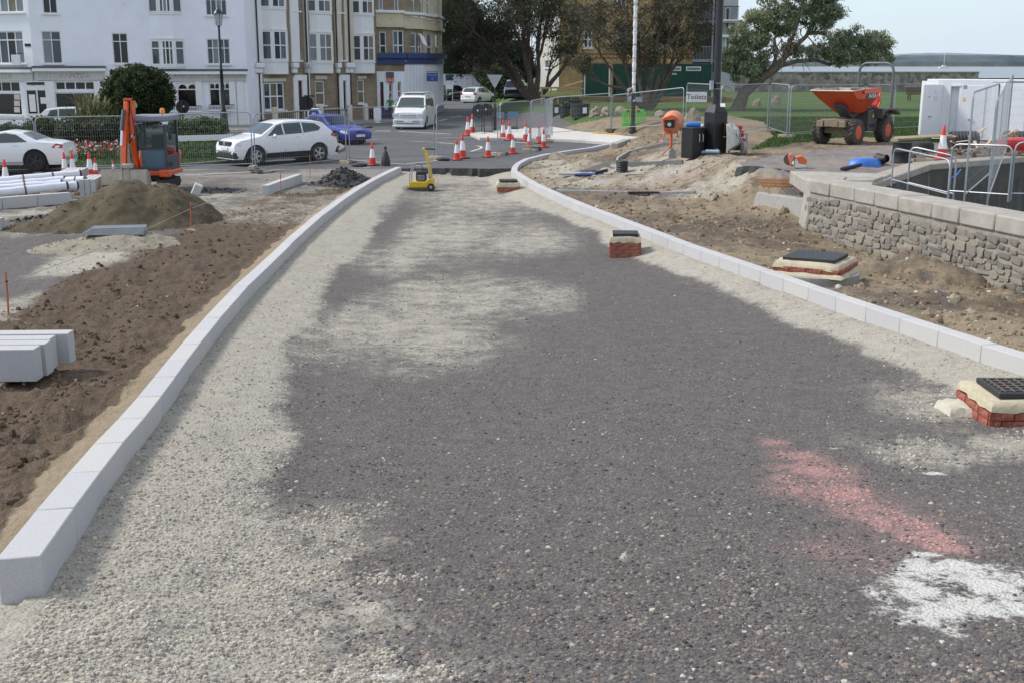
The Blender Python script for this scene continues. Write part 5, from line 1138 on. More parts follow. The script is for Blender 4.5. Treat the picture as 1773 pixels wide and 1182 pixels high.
for sx in (-1, 1): MB().prism([(-1.08, zb2), (-.95, zt2), (-.7, zt2 - .14), (-.64, zb2 + .1)], bcx + sx * bw / 2 - .014, bcx + sx * bw / 2 + .014, 'x').build('bucket_cheek', STEELW, ex)
for sx in (-.07, .13): MB().prism([(-1.10, zt2 - .26), (-1.02, zt2 + .12), (-.9, zt2 + .12), (-.98, zt2 - .26)], dx + sx - .015, dx + sx + .015, 'x').build('bucket_lug', STEELW, ex)
MB().box((u(243), -.98, cabz(283)), (.30, .16, .13)).build('quick_hitch', STEELW, ex, bevel=.02)

# ================================================================== dumper
ORD = M('dumper_orange', (.60, .075, .02), .45, .12, 4, coat=.15, dirt=.10, dirtcol=(.36, .24, .17)); DGREY = M('dumper_grey', (.085, .083, .08), .6, .15, 4, dirt=.15, dirtcol=(.25, .20, .15)); SKIPIN = M('skip_inside', (.42, .36, .29), .85, .2, 3, bump=.4, dirt=.35, dirtcol=(.55, .49, .41)); MUDT = M('muddy_tyre', (.07, .06, .05), .9, .35, 6, bump=.5, dirt=.25, dirtcol=(.2, .16, .12))
pd = P(1487, 251); du = E('site_dumper', pd, 0, 'orange site dumper with tipping skip and roll bar on the grass', 'dumper')
# local frame: x along the length (skip points -x), drawn turned so the skip faces left towards the camera
du.rotation_euler = (0, 0, R(46)); du.location = P(1484, 252) + Vector((.12, 1.12, 0)); du.scale = (.97,) * 3
def lug_tyre(x, y, r, w, side):
    t = MB().lathe([(r * .55, -w / 2), (r * .88, -w / 2), (r * .97, -w * .4), (r * .97, w * .4), (r * .88, w / 2), (r * .55, w / 2)], 26, cap=False)
    for i in range(18):
        a = 2 * math.pi * i / 18
        for s2 in (-1, 1): t.box((math.cos(a + s2 * .085) * r * .975, math.sin(a + s2 * .085) * r * .975, s2 * w * .23), (.05, .06, w * .5), rz=a, rx=s2 * .6)
    o = t.build('wheel', MUDT, du); o.matrix_local = TR((x, y, r), 0, math.pi / 2 * side)
    MB().lathe([(r * .56, w * .46), (r * .54, w * .2), (r * .35, w * .12), (r * .30, w * .3), (r * .16, w * .32), (r * .02, w * .33)], 24).build('rim', ORD, o)
    MB().lathe([(.12, w * .3), (.09, w * .42), (.02, w * .43)], 14).build('hub', DGREY, o)
WR = .44
for x in (-1.0, 1.15):
    for s2 in (-1, 1): lug_tyre(x, s2 * .62, WR, .36, -s2 if False else (1 if s2 < 0 else -1))
MB().box((-1.0, 0, .48), (.22, .95, .2)).build('front_axle', M('axle_rust', (.22, .17, .12), .8, .3, 6, bump=.4), du); MB().box((1.15, 0, .48), (.22, .95, .2)).build('rear_axle', MATS['axle_rust'], du)
MB().box((-.95, 0, .76), (1.0, .92, .22)).build('front_chassis', MATS['axle_rust'], du, bevel=.02)
for s2 in (-1, 1): MB().box((-1.50, s2 * .42, .72), (.10, .26, .22)).build('headlamp_guard', MATS['axle_rust'], du, bevel=.02)
MB().box((-1.49, 0, .72), (.06, .5, .18)).build('front_plate', MATS['axle_rust'], du); MB().cyl((-.2, 0, .4), (-.2, 0, .9), .14, n=14).build('pivot', DGREY, du)
MB().prism([(-.5, .90), (.0, .95), (-.25, 1.35), (-.85, 1.45), (-1.15, 1.35)], -.22, .22, 'y').build('skip_cradle', DGREY, du, bevel=.03)
# rear body
MB().prism([(.15, .42), (.75, .42), (.82, .85), (1.15, .98), (1.5, .92), (1.72, .62), (1.80, .62), (1.85, 1.12), (1.70, 1.18), (.15, 1.14)], -.52, .52, 'y').build('rear_body', DGREY, du, bevel=.03)
for s2 in (-1, 1): MB().prism([(.60, .85), (.75, 1.08), (1.15, 1.14), (1.55, 1.10), (1.92, .95), (1.94, 1.02), (1.75, 1.20), (.55, 1.20)], s2 * .66 - .17, s2 * .66 + .17, 'y').build('mudguard', DGREY, du, bevel=.02)
MB().box((.45, 0, 1.45), (.5, .7, .6)).build('scuttle', DGREY, du, bevel=.04); MB().box((.40, 0, 1.82), (.30, .62, .18)).build('dashboard', TRIM, du, bevel=.03)
MB().lathe([(.18, 0), (.20, .02), (.18, .035)], 18, T=TR((.68, 0, 1.90), 0, 0, R(-35)), cap=False).build('steering_wheel', TRIM, du)
MB().prism([(-.26, -.02), (.26, -.02), (.24, .12), (-.24, .12)], -.24, .24, 'y', TR((1.18, 0, 1.20))).build('seat', M('seat_red', (.45, .03, .03), .6), du, bevel=.03)
MB().box((1.42, 0, 1.48), (.10, .46, .46), ry=R(12)).build('seat_back', MATS['seat_red'], du, bevel=.03)
for s2 in (-1, 1): MB().tube([(1.2, s2 * .3, 1.2), (1.3, s2 * .33, 1.4), (1.22, s2 * .33, 1.62), (1.28, s2 * .33, 1.75)], .035, 6).build('seat_belt_guard', M('guard_orange', (.7, .14, .02), .5), du)
hr = 2.78
MB().tube([(1.52, -.66, 1.16), (1.50, -.66, 2.30)] + [(1.50, -.66 + .30 - .30 * math.cos(t), 2.46 + .30 * math.sin(t)) for t in np.linspace(0, math.pi / 2, 6)] + [(1.50, .66 - .30 + .30 * math.sin(t), 2.46 + .30 * math.cos(t)) for t in np.linspace(0, math.pi / 2, 6)] + [(1.50, .66, 2.30), (1.52, .66, 1.16)], .048, 10).build('roll_bar', M('rollbar_grey', (.13, .13, .135), .5), du)
MB().add([(0.02, -.525, .78), (.20, -.525, .78), (.11, -.525, .94)], [(0, 1, 2)]).build('warning_triangle', M('warn_yellow', (.75, .55, .02), .5), du, fix=False).location = (.35, -.006, .12)
MB().box((.42, -.52, .62), (.3, .05, .1)).build('step', TRIM, du)
# skip: flared hopper, open top, separate inner lining
def skip(inset, z_off):
    # rim outline (x,y,z) front lip low at -x; bottom outline
    rim = [(.30, -.80, 1.92), (.30, .80, 1.92), (-.95, .86, 1.90), (-1.62, .80, 1.84), (-1.62, -.80, 1.84), (-.95, -.86, 1.90)]
    midr = [(.24, -.77, 1.60), (.24, .77, 1.60), (-.80, .82, 1.56), (-1.20, .74, 1.58), (-1.20, -.74, 1.58), (-.80, -.82, 1.56)]
    bot = [(.02, -.42, 1.10), (.02, .42, 1.10), (-.40, .42, 1.05), (-.70, .36, 1.12), (-.70, -.36, 1.12), (-.40, -.42, 1.05)]
    c = Vector((-.7, 0, 1.5)); f = lambda r_: [tuple(c + (Vector(p) - c) * inset + Vector((0, 0, z_off))) for p in r_]
    return [f(bot), f(midr), f(rim)]
MB().loft(skip(1, 0), caps=False).add([tuple(p) for p in skip(1, 0)[0]], [(0, 1, 2, 3, 4, 5)]).build('skip', ORD, du, smooth=25, fix=False)
MB().loft(skip(.965, .012), caps=False).add([tuple(p) for p in skip(.965, .012)[0]], [(0, 1, 2, 3, 4, 5)]).build('skip_lining', SKIPIN, du, smooth=25, fix=False)
a, b = skip(1, 0)[2], skip(.965, .012)[2]
m = MB(); m.add(a + [(p[0], p[1], q[2]) for p, q in zip(b, a)], [(i, (i + 1) % 6, 6 + (i + 1) % 6, 6 + i) for i in range(6)]); m.build('skip_rim', M('skip_rim', (.60, .55, .47), .7, .2, 6), du, fix=False)
q = skip(1, 0)[2]; m = MB(); m.tube([q[2], q[3], q[4], q[5]], .022, 6); m.build('worn_lip', MATS['skip_rim'], du)
m = MB()
for i in (5, 0): pass
m.hexa([Vector(v) for v in [(.32, -.83, 1.76), (-.95, -.89, 1.74), (-.95, -.85, 1.74), (.32, -.79, 1.76), (.32, -.83, 1.93), (-.95, -.89, 1.91), (-.95, -.85, 1.91), (.32, -.79, 1.93)]]).build('rim_band', ORD, du)
ang = math.atan2(.06, 1.25)
text_mesh('AUSA', .20, 'lettering', MATS['sign_white'], du, TR((-.30, -.848, 1.66), ang * .6, R(-6)), .003, sx=1.15)
MB().box((-.32, -.828, 1.66), (.78, .006, .20), rz=ang * .6, rx=R(-6)).build('logo_plate', M('logo_dark', (.05, .06, .05), .5), du)
# ================================================================== buildings
RENDER_W = M('white_render', (.78, .79, .84), .85, .04, 1.5, bump=.08, bscale=30, dirt=.08, dirtcol=(.56, .56, .58))
TRIMW = M('white_trim', (.74, .74, .73), .6, .04, 3); STONEC = M('cream_stucco', (.60, .545, .44), .85, .08, 2, dirt=.12, dirtcol=(.42, .37, .29)); LEAD = M('lead_flashing', (.10, .10, .11), .6, .15, 3); ROOFT = M('slate_roof', (.08, .08, .09), .7, .2, 3)
PANES = [M('pane_dark', (.012, .014, .016), .06, .3, .8, spec=.5), M('pane_grey', (.04, .06, .075), .05, .3, .7, spec=.6), M('pane_net', (.15, .18, .21), .12, .2, 1.0, spec=.7), M('pane_curtain', (.16, .13, .09), .15, .25, 1.5, spec=.6), M('pane_black', (.009, .008, .008), .08, .3, 1, spec=.5)]
def brick_mat(name, c1, c2, mort):
    m = bpy.data.materials.new(name); m.use_nodes = True; MATS[name] = m; N, L = nodes(m); b = N['Principled BSDF']; t = N.new('ShaderNodeTexCoord')
    mp_ = N.new('ShaderNodeMapping'); mp_.inputs['Rotation'].default_value = (math.pi / 2, 0, 0); L.new(t.outputs['Object'], mp_.inputs['Vector'])
    br = N.new('ShaderNodeTexBrick'); br.inputs['Scale'].default_value = 1; br.inputs['Brick Width'].default_value = .225; br.inputs['Row Height'].default_value = .075; br.inputs['Mortar Size'].default_value = .008
    br.inputs['Color1'].default_value = (*c1, 1); br.inputs['Color2'].default_value = (*c2, 1); br.inputs['Mortar'].default_value = (*mort, 1); L.new(mp_.outputs['Vector'], br.inputs['Vector'])
    n = N.new('ShaderNodeTexNoise'); n.inputs['Scale'].default_value = .9; n.inputs['Detail'].default_value = 8; L.new(t.outputs['Object'], n.inputs['Vector'])
    x = N.new('ShaderNodeMix'); x.data_type = 'RGBA'; x.blend_type = 'MULTIPLY'; x.inputs['Factor'].default_value = .6; r = N.new('ShaderNodeValToRGB'); r.color_ramp.elements[0].position = .3; r.color_ramp.elements[1].position = .65; r.color_ramp.elements[0].color = (.45, .42, .38, 1)
    L.new(n.outputs['Fac'], r.inputs['Fac']); L.new(br.outputs['Color'], x.inputs['A']); L.new(r.outputs['Color'], x.inputs['B']); L.new(x.outputs['Result'], b.inputs['Base Color']); b.inputs['Roughness'].default_value = .9; return m
BUFF = brick_mat('buff_brick', (.33, .255, .16), (.24, .18, .11), (.33, .29, .23)); BUFFY = brick_mat('yellow_brick', (.56, .37, .16), (.46, .28, .115), (.44, .35, .22))
class Facade:
    """a wall plane from A to B (plan points); pixels are projected on to it"""
    def __init__(s, root, A, B, z0, z1):
        s.r = root; s.A = Vector((A[0], A[1], 0)); d = Vector((B[0] - A[0], B[1] - A[1], 0)); s.L = d.length; s.u = d / s.L; s.n = Vector((s.u.y, -s.u.x, 0)); s.z0, s.z1 = z0, z1; s.rects = []
        s.T = Matrix(((s.u.x, -s.n.x, 0, s.A.x), (s.u.y, -s.n.y, 0, s.A.y), (0, 0, 1, 0), (0, 0, 0, 1)))      # local: x along, y into the wall, z up
        s.Ti = s.T
    def fp(s, px, py):
        d = Vector(ray(px, py)); o = Vector((0, 0, CAMZ)); k = s.n.dot(s.A - o) / s.n.dot(d); p = o + d * k; return (p - s.A).dot(s.u), p.z
    def rect(s, x0, y0, x1, y1): a, b = s.fp(x0, y1), s.fp(x1, y0); return (a[0], a[1], b[0], b[1])
    def put(s, mb, name, mat, parent=None, **k):
        mb.v = [tuple(s.T @ Vector(v)) for v in mb.v]; return mb.build(name, mat, parent or s.r, **k)
    def box(s, name, mat, x0, z0, x1, z1, out, inn=0., parent=None, bevel=0):
        m = MB().box(((x0 + x1) / 2, (inn - out) / 2, (z0 + z1) / 2), (x1 - x0, out + inn, z1 - z0)); return s.put(m, name, mat, parent, bevel=bevel)
    def pbox(s, name, mat, x0, y0, x1, y1, out, inn=0., **k): r = s.rect(x0, y0, x1, y1); return s.box(name, mat, r[0], r[1], r[2], r[3], out, inn, **k)
    def window(s, x0, y0, x1, y1, cols=2, split=None, pane=1, frame=None, sill=True, name='window', rev=.12, proud=False, fw=.05, px=True, arch=False, lower=None):
        r = s.rect(x0, y0, x1, y1) if px else (x0, y0, x1, y1); a, b, c, d = r; fr = frame or TRIMW
        if not proud: s.rects.append(r)
        yo = rev - .05 if not proud else -.045          # frame front plane (y into the wall)
        m = MB(); dp = .05
        def bar(xa, za, xb, zb, e=0): m.box(((xa + xb) / 2, yo + dp / 2 - e, (za + zb) / 2), (xb - xa, dp, zb - za))
        bar(a, b, c, b + fw); bar(a, d - fw, c, d); bar(a, b + fw, a + fw, d - fw); bar(c - fw, b + fw, c, d - fw)
        for i in range(1, cols): x = a + (c - a) * i / cols; bar(x - fw * .45, b + fw, x + fw * .45, d - fw, .002)
        if split: z = d - (d - b) * split; bar(a + fw, z - fw * .45, c - fw, z + fw * .45, .004)
        w_ = s.put(m, name, fr)
        for i in range(cols):
            xa, xb = a + (c - a) * i / cols, a + (c - a) * (i + 1) / cols; k = pane if not isinstance(pane, (list, tuple)) else pane[i % len(pane)]
            s.put(MB().box(((xa + xb) / 2, yo + .035, (b + d) / 2), (xb - xa - .02, .012, d - b - .02)), 'pane', PANES[k], w_)
        if arch:
            for i in range(cols):
                xa, xb = a + (c - a) * i / cols, a + (c - a) * (i + 1) / cols; R_ = (xb - xa) / 2; zc_ = d - R_ * .95
                for sg in (-1, 1):
                    pl = [((xa + xb) / 2 + sg * R_, d)] + [((xa + xb) / 2 + sg * R_ * math.sin(t) * .93, zc_ + R_ * .88 * math.cos(t)) for t in np.linspace(0, math.pi / 2, 7)] + [((xa + xb) / 2 + sg * R_, zc_)]
                    pl = [((xa + xb) / 2, d)] + pl[1:-1] + [pl[-1], pl[0]]
                    s.put(MB().prism(pl, yo - .012, yo + .03, 'y'), 'arch_spandrel', fr, w_)
        if sill: s.put(MB().box(((a + c) / 2, -.05 if not proud else -.07, b - .04), (c - a + .16, .16, .08)), 'sill', fr, w_)
        return w_
    def wall(s, mat, name='wall', th=.3):
        xs = sorted(set([0, s.L] + [max(0, min(s.L, q)) for r in s.rects for q in (r[0], r[2])])); zs = sorted(set([s.z0, s.z1] + [max(s.z0, min(s.z1, q)) for r in s.rects for q in (r[1], r[3])]))
        m = MB()
        for i in range(len(xs) - 1):
            for j in range(len(zs) - 1):
                cx, cz = (xs[i] + xs[i + 1]) / 2, (zs[j] + zs[j + 1]) / 2
                if any(r[0] < cx < r[2] and r[1] < cz < r[3] for r in s.rects): continue
                m.add([(xs[i], 0, zs[j]), (xs[i + 1], 0, zs[j]), (xs[i + 1], 0, zs[j + 1]), (xs[i], 0, zs[j + 1])], [(0, 1, 2, 3)])
        for a, b, c, d in s.rects:
            e = .16; m.add([(a, 0, b), (c, 0, b), (c, e, b), (a, e, b), (a, 0, d), (c, 0, d), (c, e, d), (a, e, d)], [(0, 3, 2, 1), (4, 5, 6, 7), (0, 4, 7, 3), (1, 2, 6, 5)])
        m.add([(0, e_, z) for e_, z in ((.17, s.z0), (.17, s.z1))] + [(s.L, .17, s.z1), (s.L, .17, s.z0)], [(0, 1, 2, 3)])
        me = bmesh.new(); o = s.put(m, name, mat, smooth=0, fix=False)
        bm = bmesh.new(); bm.from_mesh(o.data); bmesh.ops.remove_doubles(bm, verts=bm.verts[:], dist=.0005); bm.to_mesh(o.data); bm.free(); me.free(); return o
    def bay(s, x0, x1, ybot, ytop, proj, mat, wins, cant=.32, name='bay'):
        a, zb = s.fp(x0, ybot); c, _ = s.fp(x1, ybot); zt_ = s.fp(x0, ytop)[1]; k = (c - a) * cant
        b = s.put(MB().prism([(a, 0), (a + k, -proj), (c - k, -proj), (c, 0)], zb, zt_, 'z'), name, mat)
        for (wy0, wy1, split, pane, cols) in wins:
            z1, z0 = s.fp(x0, wy0)[1], s.fp(x0, wy1)[1]
            for (pa, pb, nc) in (((a, 0), (a + k, -proj), 1), ((a + k, -proj), (c - k, -proj), cols), ((c - k, -proj), (c, 0), 1)):
                A_ = s.T @ Vector((pa[0], pa[1], 0)); B_ = s.T @ Vector((pb[0], pb[1], 0)); f = Facade(b, A_, B_, 0, 1); L = f.L
                f.window(L * .06, z0, L * .94, z1, nc, split, pane, px=False, proud=True, sill=False, fw=.07)
            s.put(MB().prism([(a - .05, .0), (a + k - .03, -proj - .06), (c - k + .03, -proj - .06), (c + .05, 0)], z0 - .12, z0 - .04, 'z'), 'sill', TRIMW, b)
            s.put(MB().prism([(a - .05, .0), (a + k - .03, -proj - .06), (c - k + .03, -proj - .06), (c + .05, 0)], z1 + .04, z1 + .13, 'z'), 'window_head', TRIMW, b)
        return b
def X(px, Y): return (px - CX) / FPX * (Y / math.cos(TH) + 0) * 1.0
def plan(px, Y):                     # plan point seen at column px on the horizon row at depth Y
    d = ray(px, HORIZ); return (d[0] / d[1] * Y, Y)
# ---------------------------------------------------------------- white corner building
wb_ = E('corner_building', (*plan(58, 69), .2), 0, 'white rendered corner building with shopfronts at the left', 'building'); wb_.location = (0, 0, 0)
f = Facade(wb_, plan(58, 69), plan(427, 72.0), .1, 11.5)
for (x0, x1, pn) in ((76, 104, [2, 1]), (197, 220, 0)): f.window(x0, 54.5 if x0 < 100 else 58, x1, 110.5, 2, .27, pn)
f.window(75, -22, 96, 23.5, 2, None, 0); f.window(360, 68, 397, 111.5, 4, .36, [1, 2, 1]); f.window(357, -18, 391, 27, 4, .4, [1, 1, 2])
f.window(196, -60, 217, -18, 2, .3, 0)
# ground floor openings
f.window(96, 141, 164.5, 157, 4, None, 4, fw=.07, sill=False, name='transom_window'); f.window(97, 160, 164.5, 192, 1, None, 4, fw=.07, name='shop_window')
f.window(308, 144, 341, 186, 1, .27, 4, fw=.07, name='shop_window'); f.window(363.5, 144, 398, 184, 2, .27, 4, fw=.07, name='shop_window')
f.wall(RENDER_W)
for x0, x1, nc in ((308, 341, 2), (363.5, 398, 4)):
    r = f.rect(x0, 143.5, x1, 155.5); cw = (r[2] - r[0]) / nc
    for i in range(nc):
        xa, xb = r[0] + cw * i, r[0] + cw * (i + 1); R_ = cw / 2 * .84; mcx = (xa + xb) / 2
        for sg in (-1, 1):
            zc_ = r[3] - cw * .62; pl = [(mcx, r[3] + .02), (mcx + sg * 0.001, zc_ + R_)] + [(mcx + sg * R_ * math.sin(t), zc_ + R_ * math.cos(t)) for t in np.linspace(.2, math.pi / 2, 6)] + [(mcx + sg * R_, r[1]), (mcx + sg * cw / 2, r[1]), (mcx + sg * cw / 2, r[3] + .02)]
            f.put(MB().prism(pl, .035, .065, 'y'), 'arch_spandrel', TRIMW)
f.bay(264, 321, 119.5, -70, .55, RENDER_W, [(70, 113, .33, [1, 0, 1], 3), (-22, 22, .4, [1, 2], 3)], .30)
# fascias, cornices, pilasters, letters
def fascia(fc, x0, x1, ytop, ybot, txts, tag_='fascia', cm=STONEC, col=(.38, .36, .33)):
    z1, z0 = fc.fp(x0, ytop)[1], fc.fp(x0, ybot)[1]; a, b = fc.fp(x0, 120)[0], fc.fp(x1, 120)[0]
    o = fc.box(tag_, M('fascia_grey', (.50, .50, .48), .7, .05, 2), a, z0, b, z1 - .22, .16); fc.box('cornice', TRIMW, a - .1, z1 - .22, b + .1, z1 - .06, .42); fc.box('cornice_lead', LEAD, a - .12, z1 - .058, b + .12, z1 + .08, .36)
    for s_, px_, py_, sz in txts:
        q = fc.fp(px_, py_); text_mesh(s_, sz, 'lettering', M('fascia_letters', col, .7), o, fc.T @ TR((q[0], -.166, q[1])), .004)
fascia(f, 60, 180, 117, 139, [('RISTORANTE', 106, 132, .42), ('PIZZA', 139, 132, .42)]); fascia(f, 270, 425, 122.5, 141, [('MICHELANGELO', 303, 133.5, .44), ('Italian', 374, 133, .40), ('Ristorante', 400, 133, .40)])
for x0 in (84, 168, 342, 400, 413): f.pbox('pilaster', TRIMW, x0, 141, x0 + (9 if x0 < 200 else 7), 218, .12)
f.pbox('stall_riser', TRIMW, 96, 192.5, 165, 219, .05)
for x0, x1, yb_ in ((300, 349, 192), (362, 405, 190)):
    r = f.rect(x0, yb_ - 9, x1, yb_); rl = f.box('window_rail', BLK, r[0], r[3] - .04, r[2], r[3], .40, -.36)
    for i in range(18): x = r[0] + (r[2] - r[0]) * i / 17; f.put(MB().box((x, -.38, (r[1] + r[3]) / 2), (.022, .022, r[3] - r[1])), 'rail_bar', BLK, rl)
    f.box('window_ledge', TRIMW, r[0], r[1] - .1, r[2], r[1], .42)
f2 = Facade(wb_, plan(-60, 70.5), plan(58, 69), .1, 11.5)
f2.window(-40, 54, 38, 111, 6, .27, [1, 0, 2], fw=.07); f2.window(-40, -25, 37, 23, 6, .0, [3, 2], fw=.07)
f2.window(-30, 142, 33, 159, 4, None, 4, sill=False, name='transom_window'); f2.window(-30, 162, 35, 199, 1, None, 4, name='shop_window')
f2.window(49, 144, 80, 148, 1, None, 4, sill=False, name='door_light') if False else None
f2.wall(RENDER_W)
fascia(f2, -60, 58, 119, 140, [('PIZZA', 10, 133, .42)], cm=TRIMW)
r = f.rect(47, 149, 83, 208)
dr_ = f.box('shop_door', TRIMW, r[0], .2, r[2], r[3], .05)
for x0, x1 in ((50, 62), (68.5, 81)):
    q = f.rect(x0, 157, x1, 197); pn = f.box('door_pane', PANES[4], q[0], q[1], q[2], q[3], .062)
    k = f.rect(x0 + 2.5, 164 if x0 < 60 else 169, x1 - 1.5, 194 if x0 < 60 else 180); f.box('paper_menu', M('paper', (.75, .75, .73), .7), k[0], k[1], k[2], k[3], .066)
f.pbox('door_light', PANES[4], 46.5, 143, 81, 147.5, .04); f.pbox('door_head', TRIMW, 44, 141, 84, 142.6, .10)
for y0 in (164, 175, 186): f2.pbox('paper_menu', M('menu_card', (.55, .52, .44), .7), 24, y0, 33, y0 + 9, -.04, .06)
q = f2.fp(40, 103); f2.box('hanging_sign', M('sign_pale', (.55, .58, .62), .6), q[0] - .35, q[1] - .3, q[0] + .25, q[1] + .25, .55, -.50); f2.box('sign_arm', BLK, q[0] - .4, q[1] + .3, q[0] + .5, q[1] + .34, .54, -.5); f.pbox('street_name_plate', BLKM, 43.5, 76, 53, 81, .03) if False else f2.pbox('street_name_plate', BLKM, 43.5, 76, 53, 81, .03)
pR = Facade(wb_, plan(427, 72.0), (plan(427, 72.0)[0] + 1.5, 84), .1, 11.5); pR.wall(RENDER_W)
MB().prism([tuple(plan(-60, 70.6)), tuple(plan(58, 69.1)), tuple(plan(427, 72.1)), (plan(427, 72.0)[0] + 1.5, 84), (plan(-60, 70.5)[0], 84)], 11.3, 11.6, 'z').build('roof', ROOFT, wb_)
# ---------------------------------------------------------------- brick terrace, three houses
tA, tB = plan(427, 73.2), plan(652, 80.6)
xb_ = [427, 524, 601, 652]
names = ['terraced house with panelled white bay and three-light window beside the white building', 'terraced house in the middle of the brick row with a brown door', 'terraced house of the brick row with a dark blue door next to the corner pub']
for hi in range(3):
    g = Facade(None, tA, tB, .1, 12); a_ = g.fp(xb_[hi], 120)[0]; b_ = g.fp(xb_[hi + 1], 120)[0]
    PA, PB = g.A + g.u * a_, g.A + g.u * b_
    h_ = E('terraced_house', (0, 0, 0), 0, names[hi], 'house', 'brick terraced houses'); f = Facade(h_, PA, PB, .1, 12.5)
    if hi == 0:
        f.window(458, 143, 492, 192, 3, .5, [1, 3, 1], fw=.09); f.window(507, 56, 519.5, 105, 1, .5, 2, fw=.08); f.window(506, -22, 517, 19, 1, .5, 2, fw=.08)
        f.rects.append(f.rect(432, 144, 444, 208)); f.rects.append(f.rect(514, 142, 523.5, 206)); dd_ = [(514, 523.5, M('door_brown', (.14, .07, .035), .5))]
        f.bay(455, 500, 129, -70, .55, TRIMW, [(53.5, 104, .5, [1, 2], 2), (-25, 13, .5, [1, 2], 2)], .22)
        pil = [(440, 452), (504, 512), (526, 531)]; hd = (455, 494, 136, 142)
        f.pbox('door', MATS['fascia_grey'], 432, 144, 444, 208, -.10, .15)
    elif hi == 1:
        f.window(547, 140, 562, 183, 1, .5, 3, fw=.08); f.window(585, 60, 594, 105, 1, .5, 3, fw=.07); f.window(583, -20, 592, 22, 1, .5, 2, fw=.07); f.rects.append(f.rect(592, 141, 598.5, 200)); dd_ = [(592, 598.5, M('door_navy', (.012, .02, .07), .4))]
        f.bay(536, 577, 127.5, -70, .5, TRIMW, [(58, 107, .5, [2, 3], 2), (-20, 21, .5, [1, 3], 2)], .2)
        pil = [(526, 532), (581, 586), (597, 601)]; hd = (545, 565, 131, 138)
    else:
        f.window(620, 138, 631, 180, 1, .5, 3, fw=.08); dd_ = []
        f.bay(612, 648, 127.5, -70, .5, TRIMW, [(61, 106, .5, [0, 3], 2), (-20, 24, .5, [0, 3], 2)], .2)
        pil = [(602, 609)]; hd = (619, 633, 132, 137)
    f.wall(BUFF)
    for x0, x1, mt in dd_:
        dr_ = f.pbox('door', mt, x0, 142, x1, 207, -.09, .16); f.pbox('door_surround', TRIMW, x0 - 5, 133, x0 - .4, 208, .14); f.pbox('door_surround', TRIMW, x1 + .4, 133, x1 + 5.5, 208, .14); f.pbox('door_arch', TRIMW, x0 - 5, 130, x1 + 5.5, 140, .15)
    for x0, x1 in pil:
        f.pbox('pilaster', STONEC if hi else TRIMW, x0, -60, x1, 108, .10); f.pbox('console', TRIMW, x0 - 1, 109, x1 + 1, 118, .34, bevel=.04); f.pbox('console_foot', TRIMW, x0, 118.3, x1, 127, .22, bevel=.04)
        if hi == 0 and x0 < 460: f.pbox('pier', TRIMW, x0, 128, x1, 208, .12)
    f.pbox('lintel', STONEC, hd[0], hd[2], hd[1], hd[3], .10)
    for px_ in ([446, 530] if hi == 0 else [582, 532] if hi == 1 else [604]): q = f.fp(px_, 120)[0]; f.put(MB().cyl((q, -.16, .2), (q, -.16, 12), .045, n=8), 'downpipe', BLK if px_ != 532 else TRIMW)
    f.box('band_course', STONEC, 0, f.fp(xb_[hi] + 5, -62)[1], f.L, f.fp(xb_[hi] + 5, -66)[1], .08)
    bk = [tuple((f.T @ Vector(v))[:2]) for v in ((0, .05, 0), (f.L, .05, 0), (f.L, 9, 0), (0, 9, 0))]; MB().prism(bk, 12.5, 12.8, 'z').build('roof', ROOFT, h_)
    # small front wall with railings
    r = f.rect(xb_[hi] + 30 if hi == 0 else xb_[hi] + 12, 196, xb_[hi] + 75 if hi == 0 else xb_[hi] + 55, 208)
    gr = f.box('garden_railing', BLKM, r[0], .85, r[2], .9, 1.42, -1.38)
    for i in range(14): x = r[0] + (r[2] - r[0]) * i / 13; f.put(MB().box((x, -1.40, .55), (.025, .025, .72)), 'railing_bar', BLKM, gr)
    for x in (r[0] - .15, r[2] + .15): f.put(MB().box((x, -1.4, .68), (.26, .26, 1.05)), 'gate_pier', STONEC, None, bevel=.03)
# ---------------------------------------------------------------- corner pub with blue fascia
pb_ = E('corner_pub', (0, 0, 0), 0, 'corner pub with white ground floor, blue cornice and buff upper storey', 'pub')
NAVY = M('navy_paint', (.03, .05, .16), .45, .1, 2); STK = M('buff_stucco', (.56, .48, .34), .85, .1, 1.5, dirt=.25, dirtcol=(.25, .22, .18))
segs = [(652, 81, 700, 82.0), (700, 82.0, 733, 83.6), (733, 83.6, 753, 86.5), (753, 86.5, 766, 91.5)]
wins = [[(658, 669, 55, 104, 1, 1), (681, 703, 53, 105, 2, [2, 1])], [(712, 721, 57, 105, 1, 2), (723, 732, 58, 105, 3, 0)], [(740, 748, 59, 105, 1, 2)], [(754, 760, 60, 105, 1, 2)]]
wup = [[(656, 663, -25, 18), (683, 690, -25, 20)], [(714, 718, -25, 28), (727, 731, -25, 30)], [(739, 743, -22, 33)], [(756, 760, -20, 34)]]
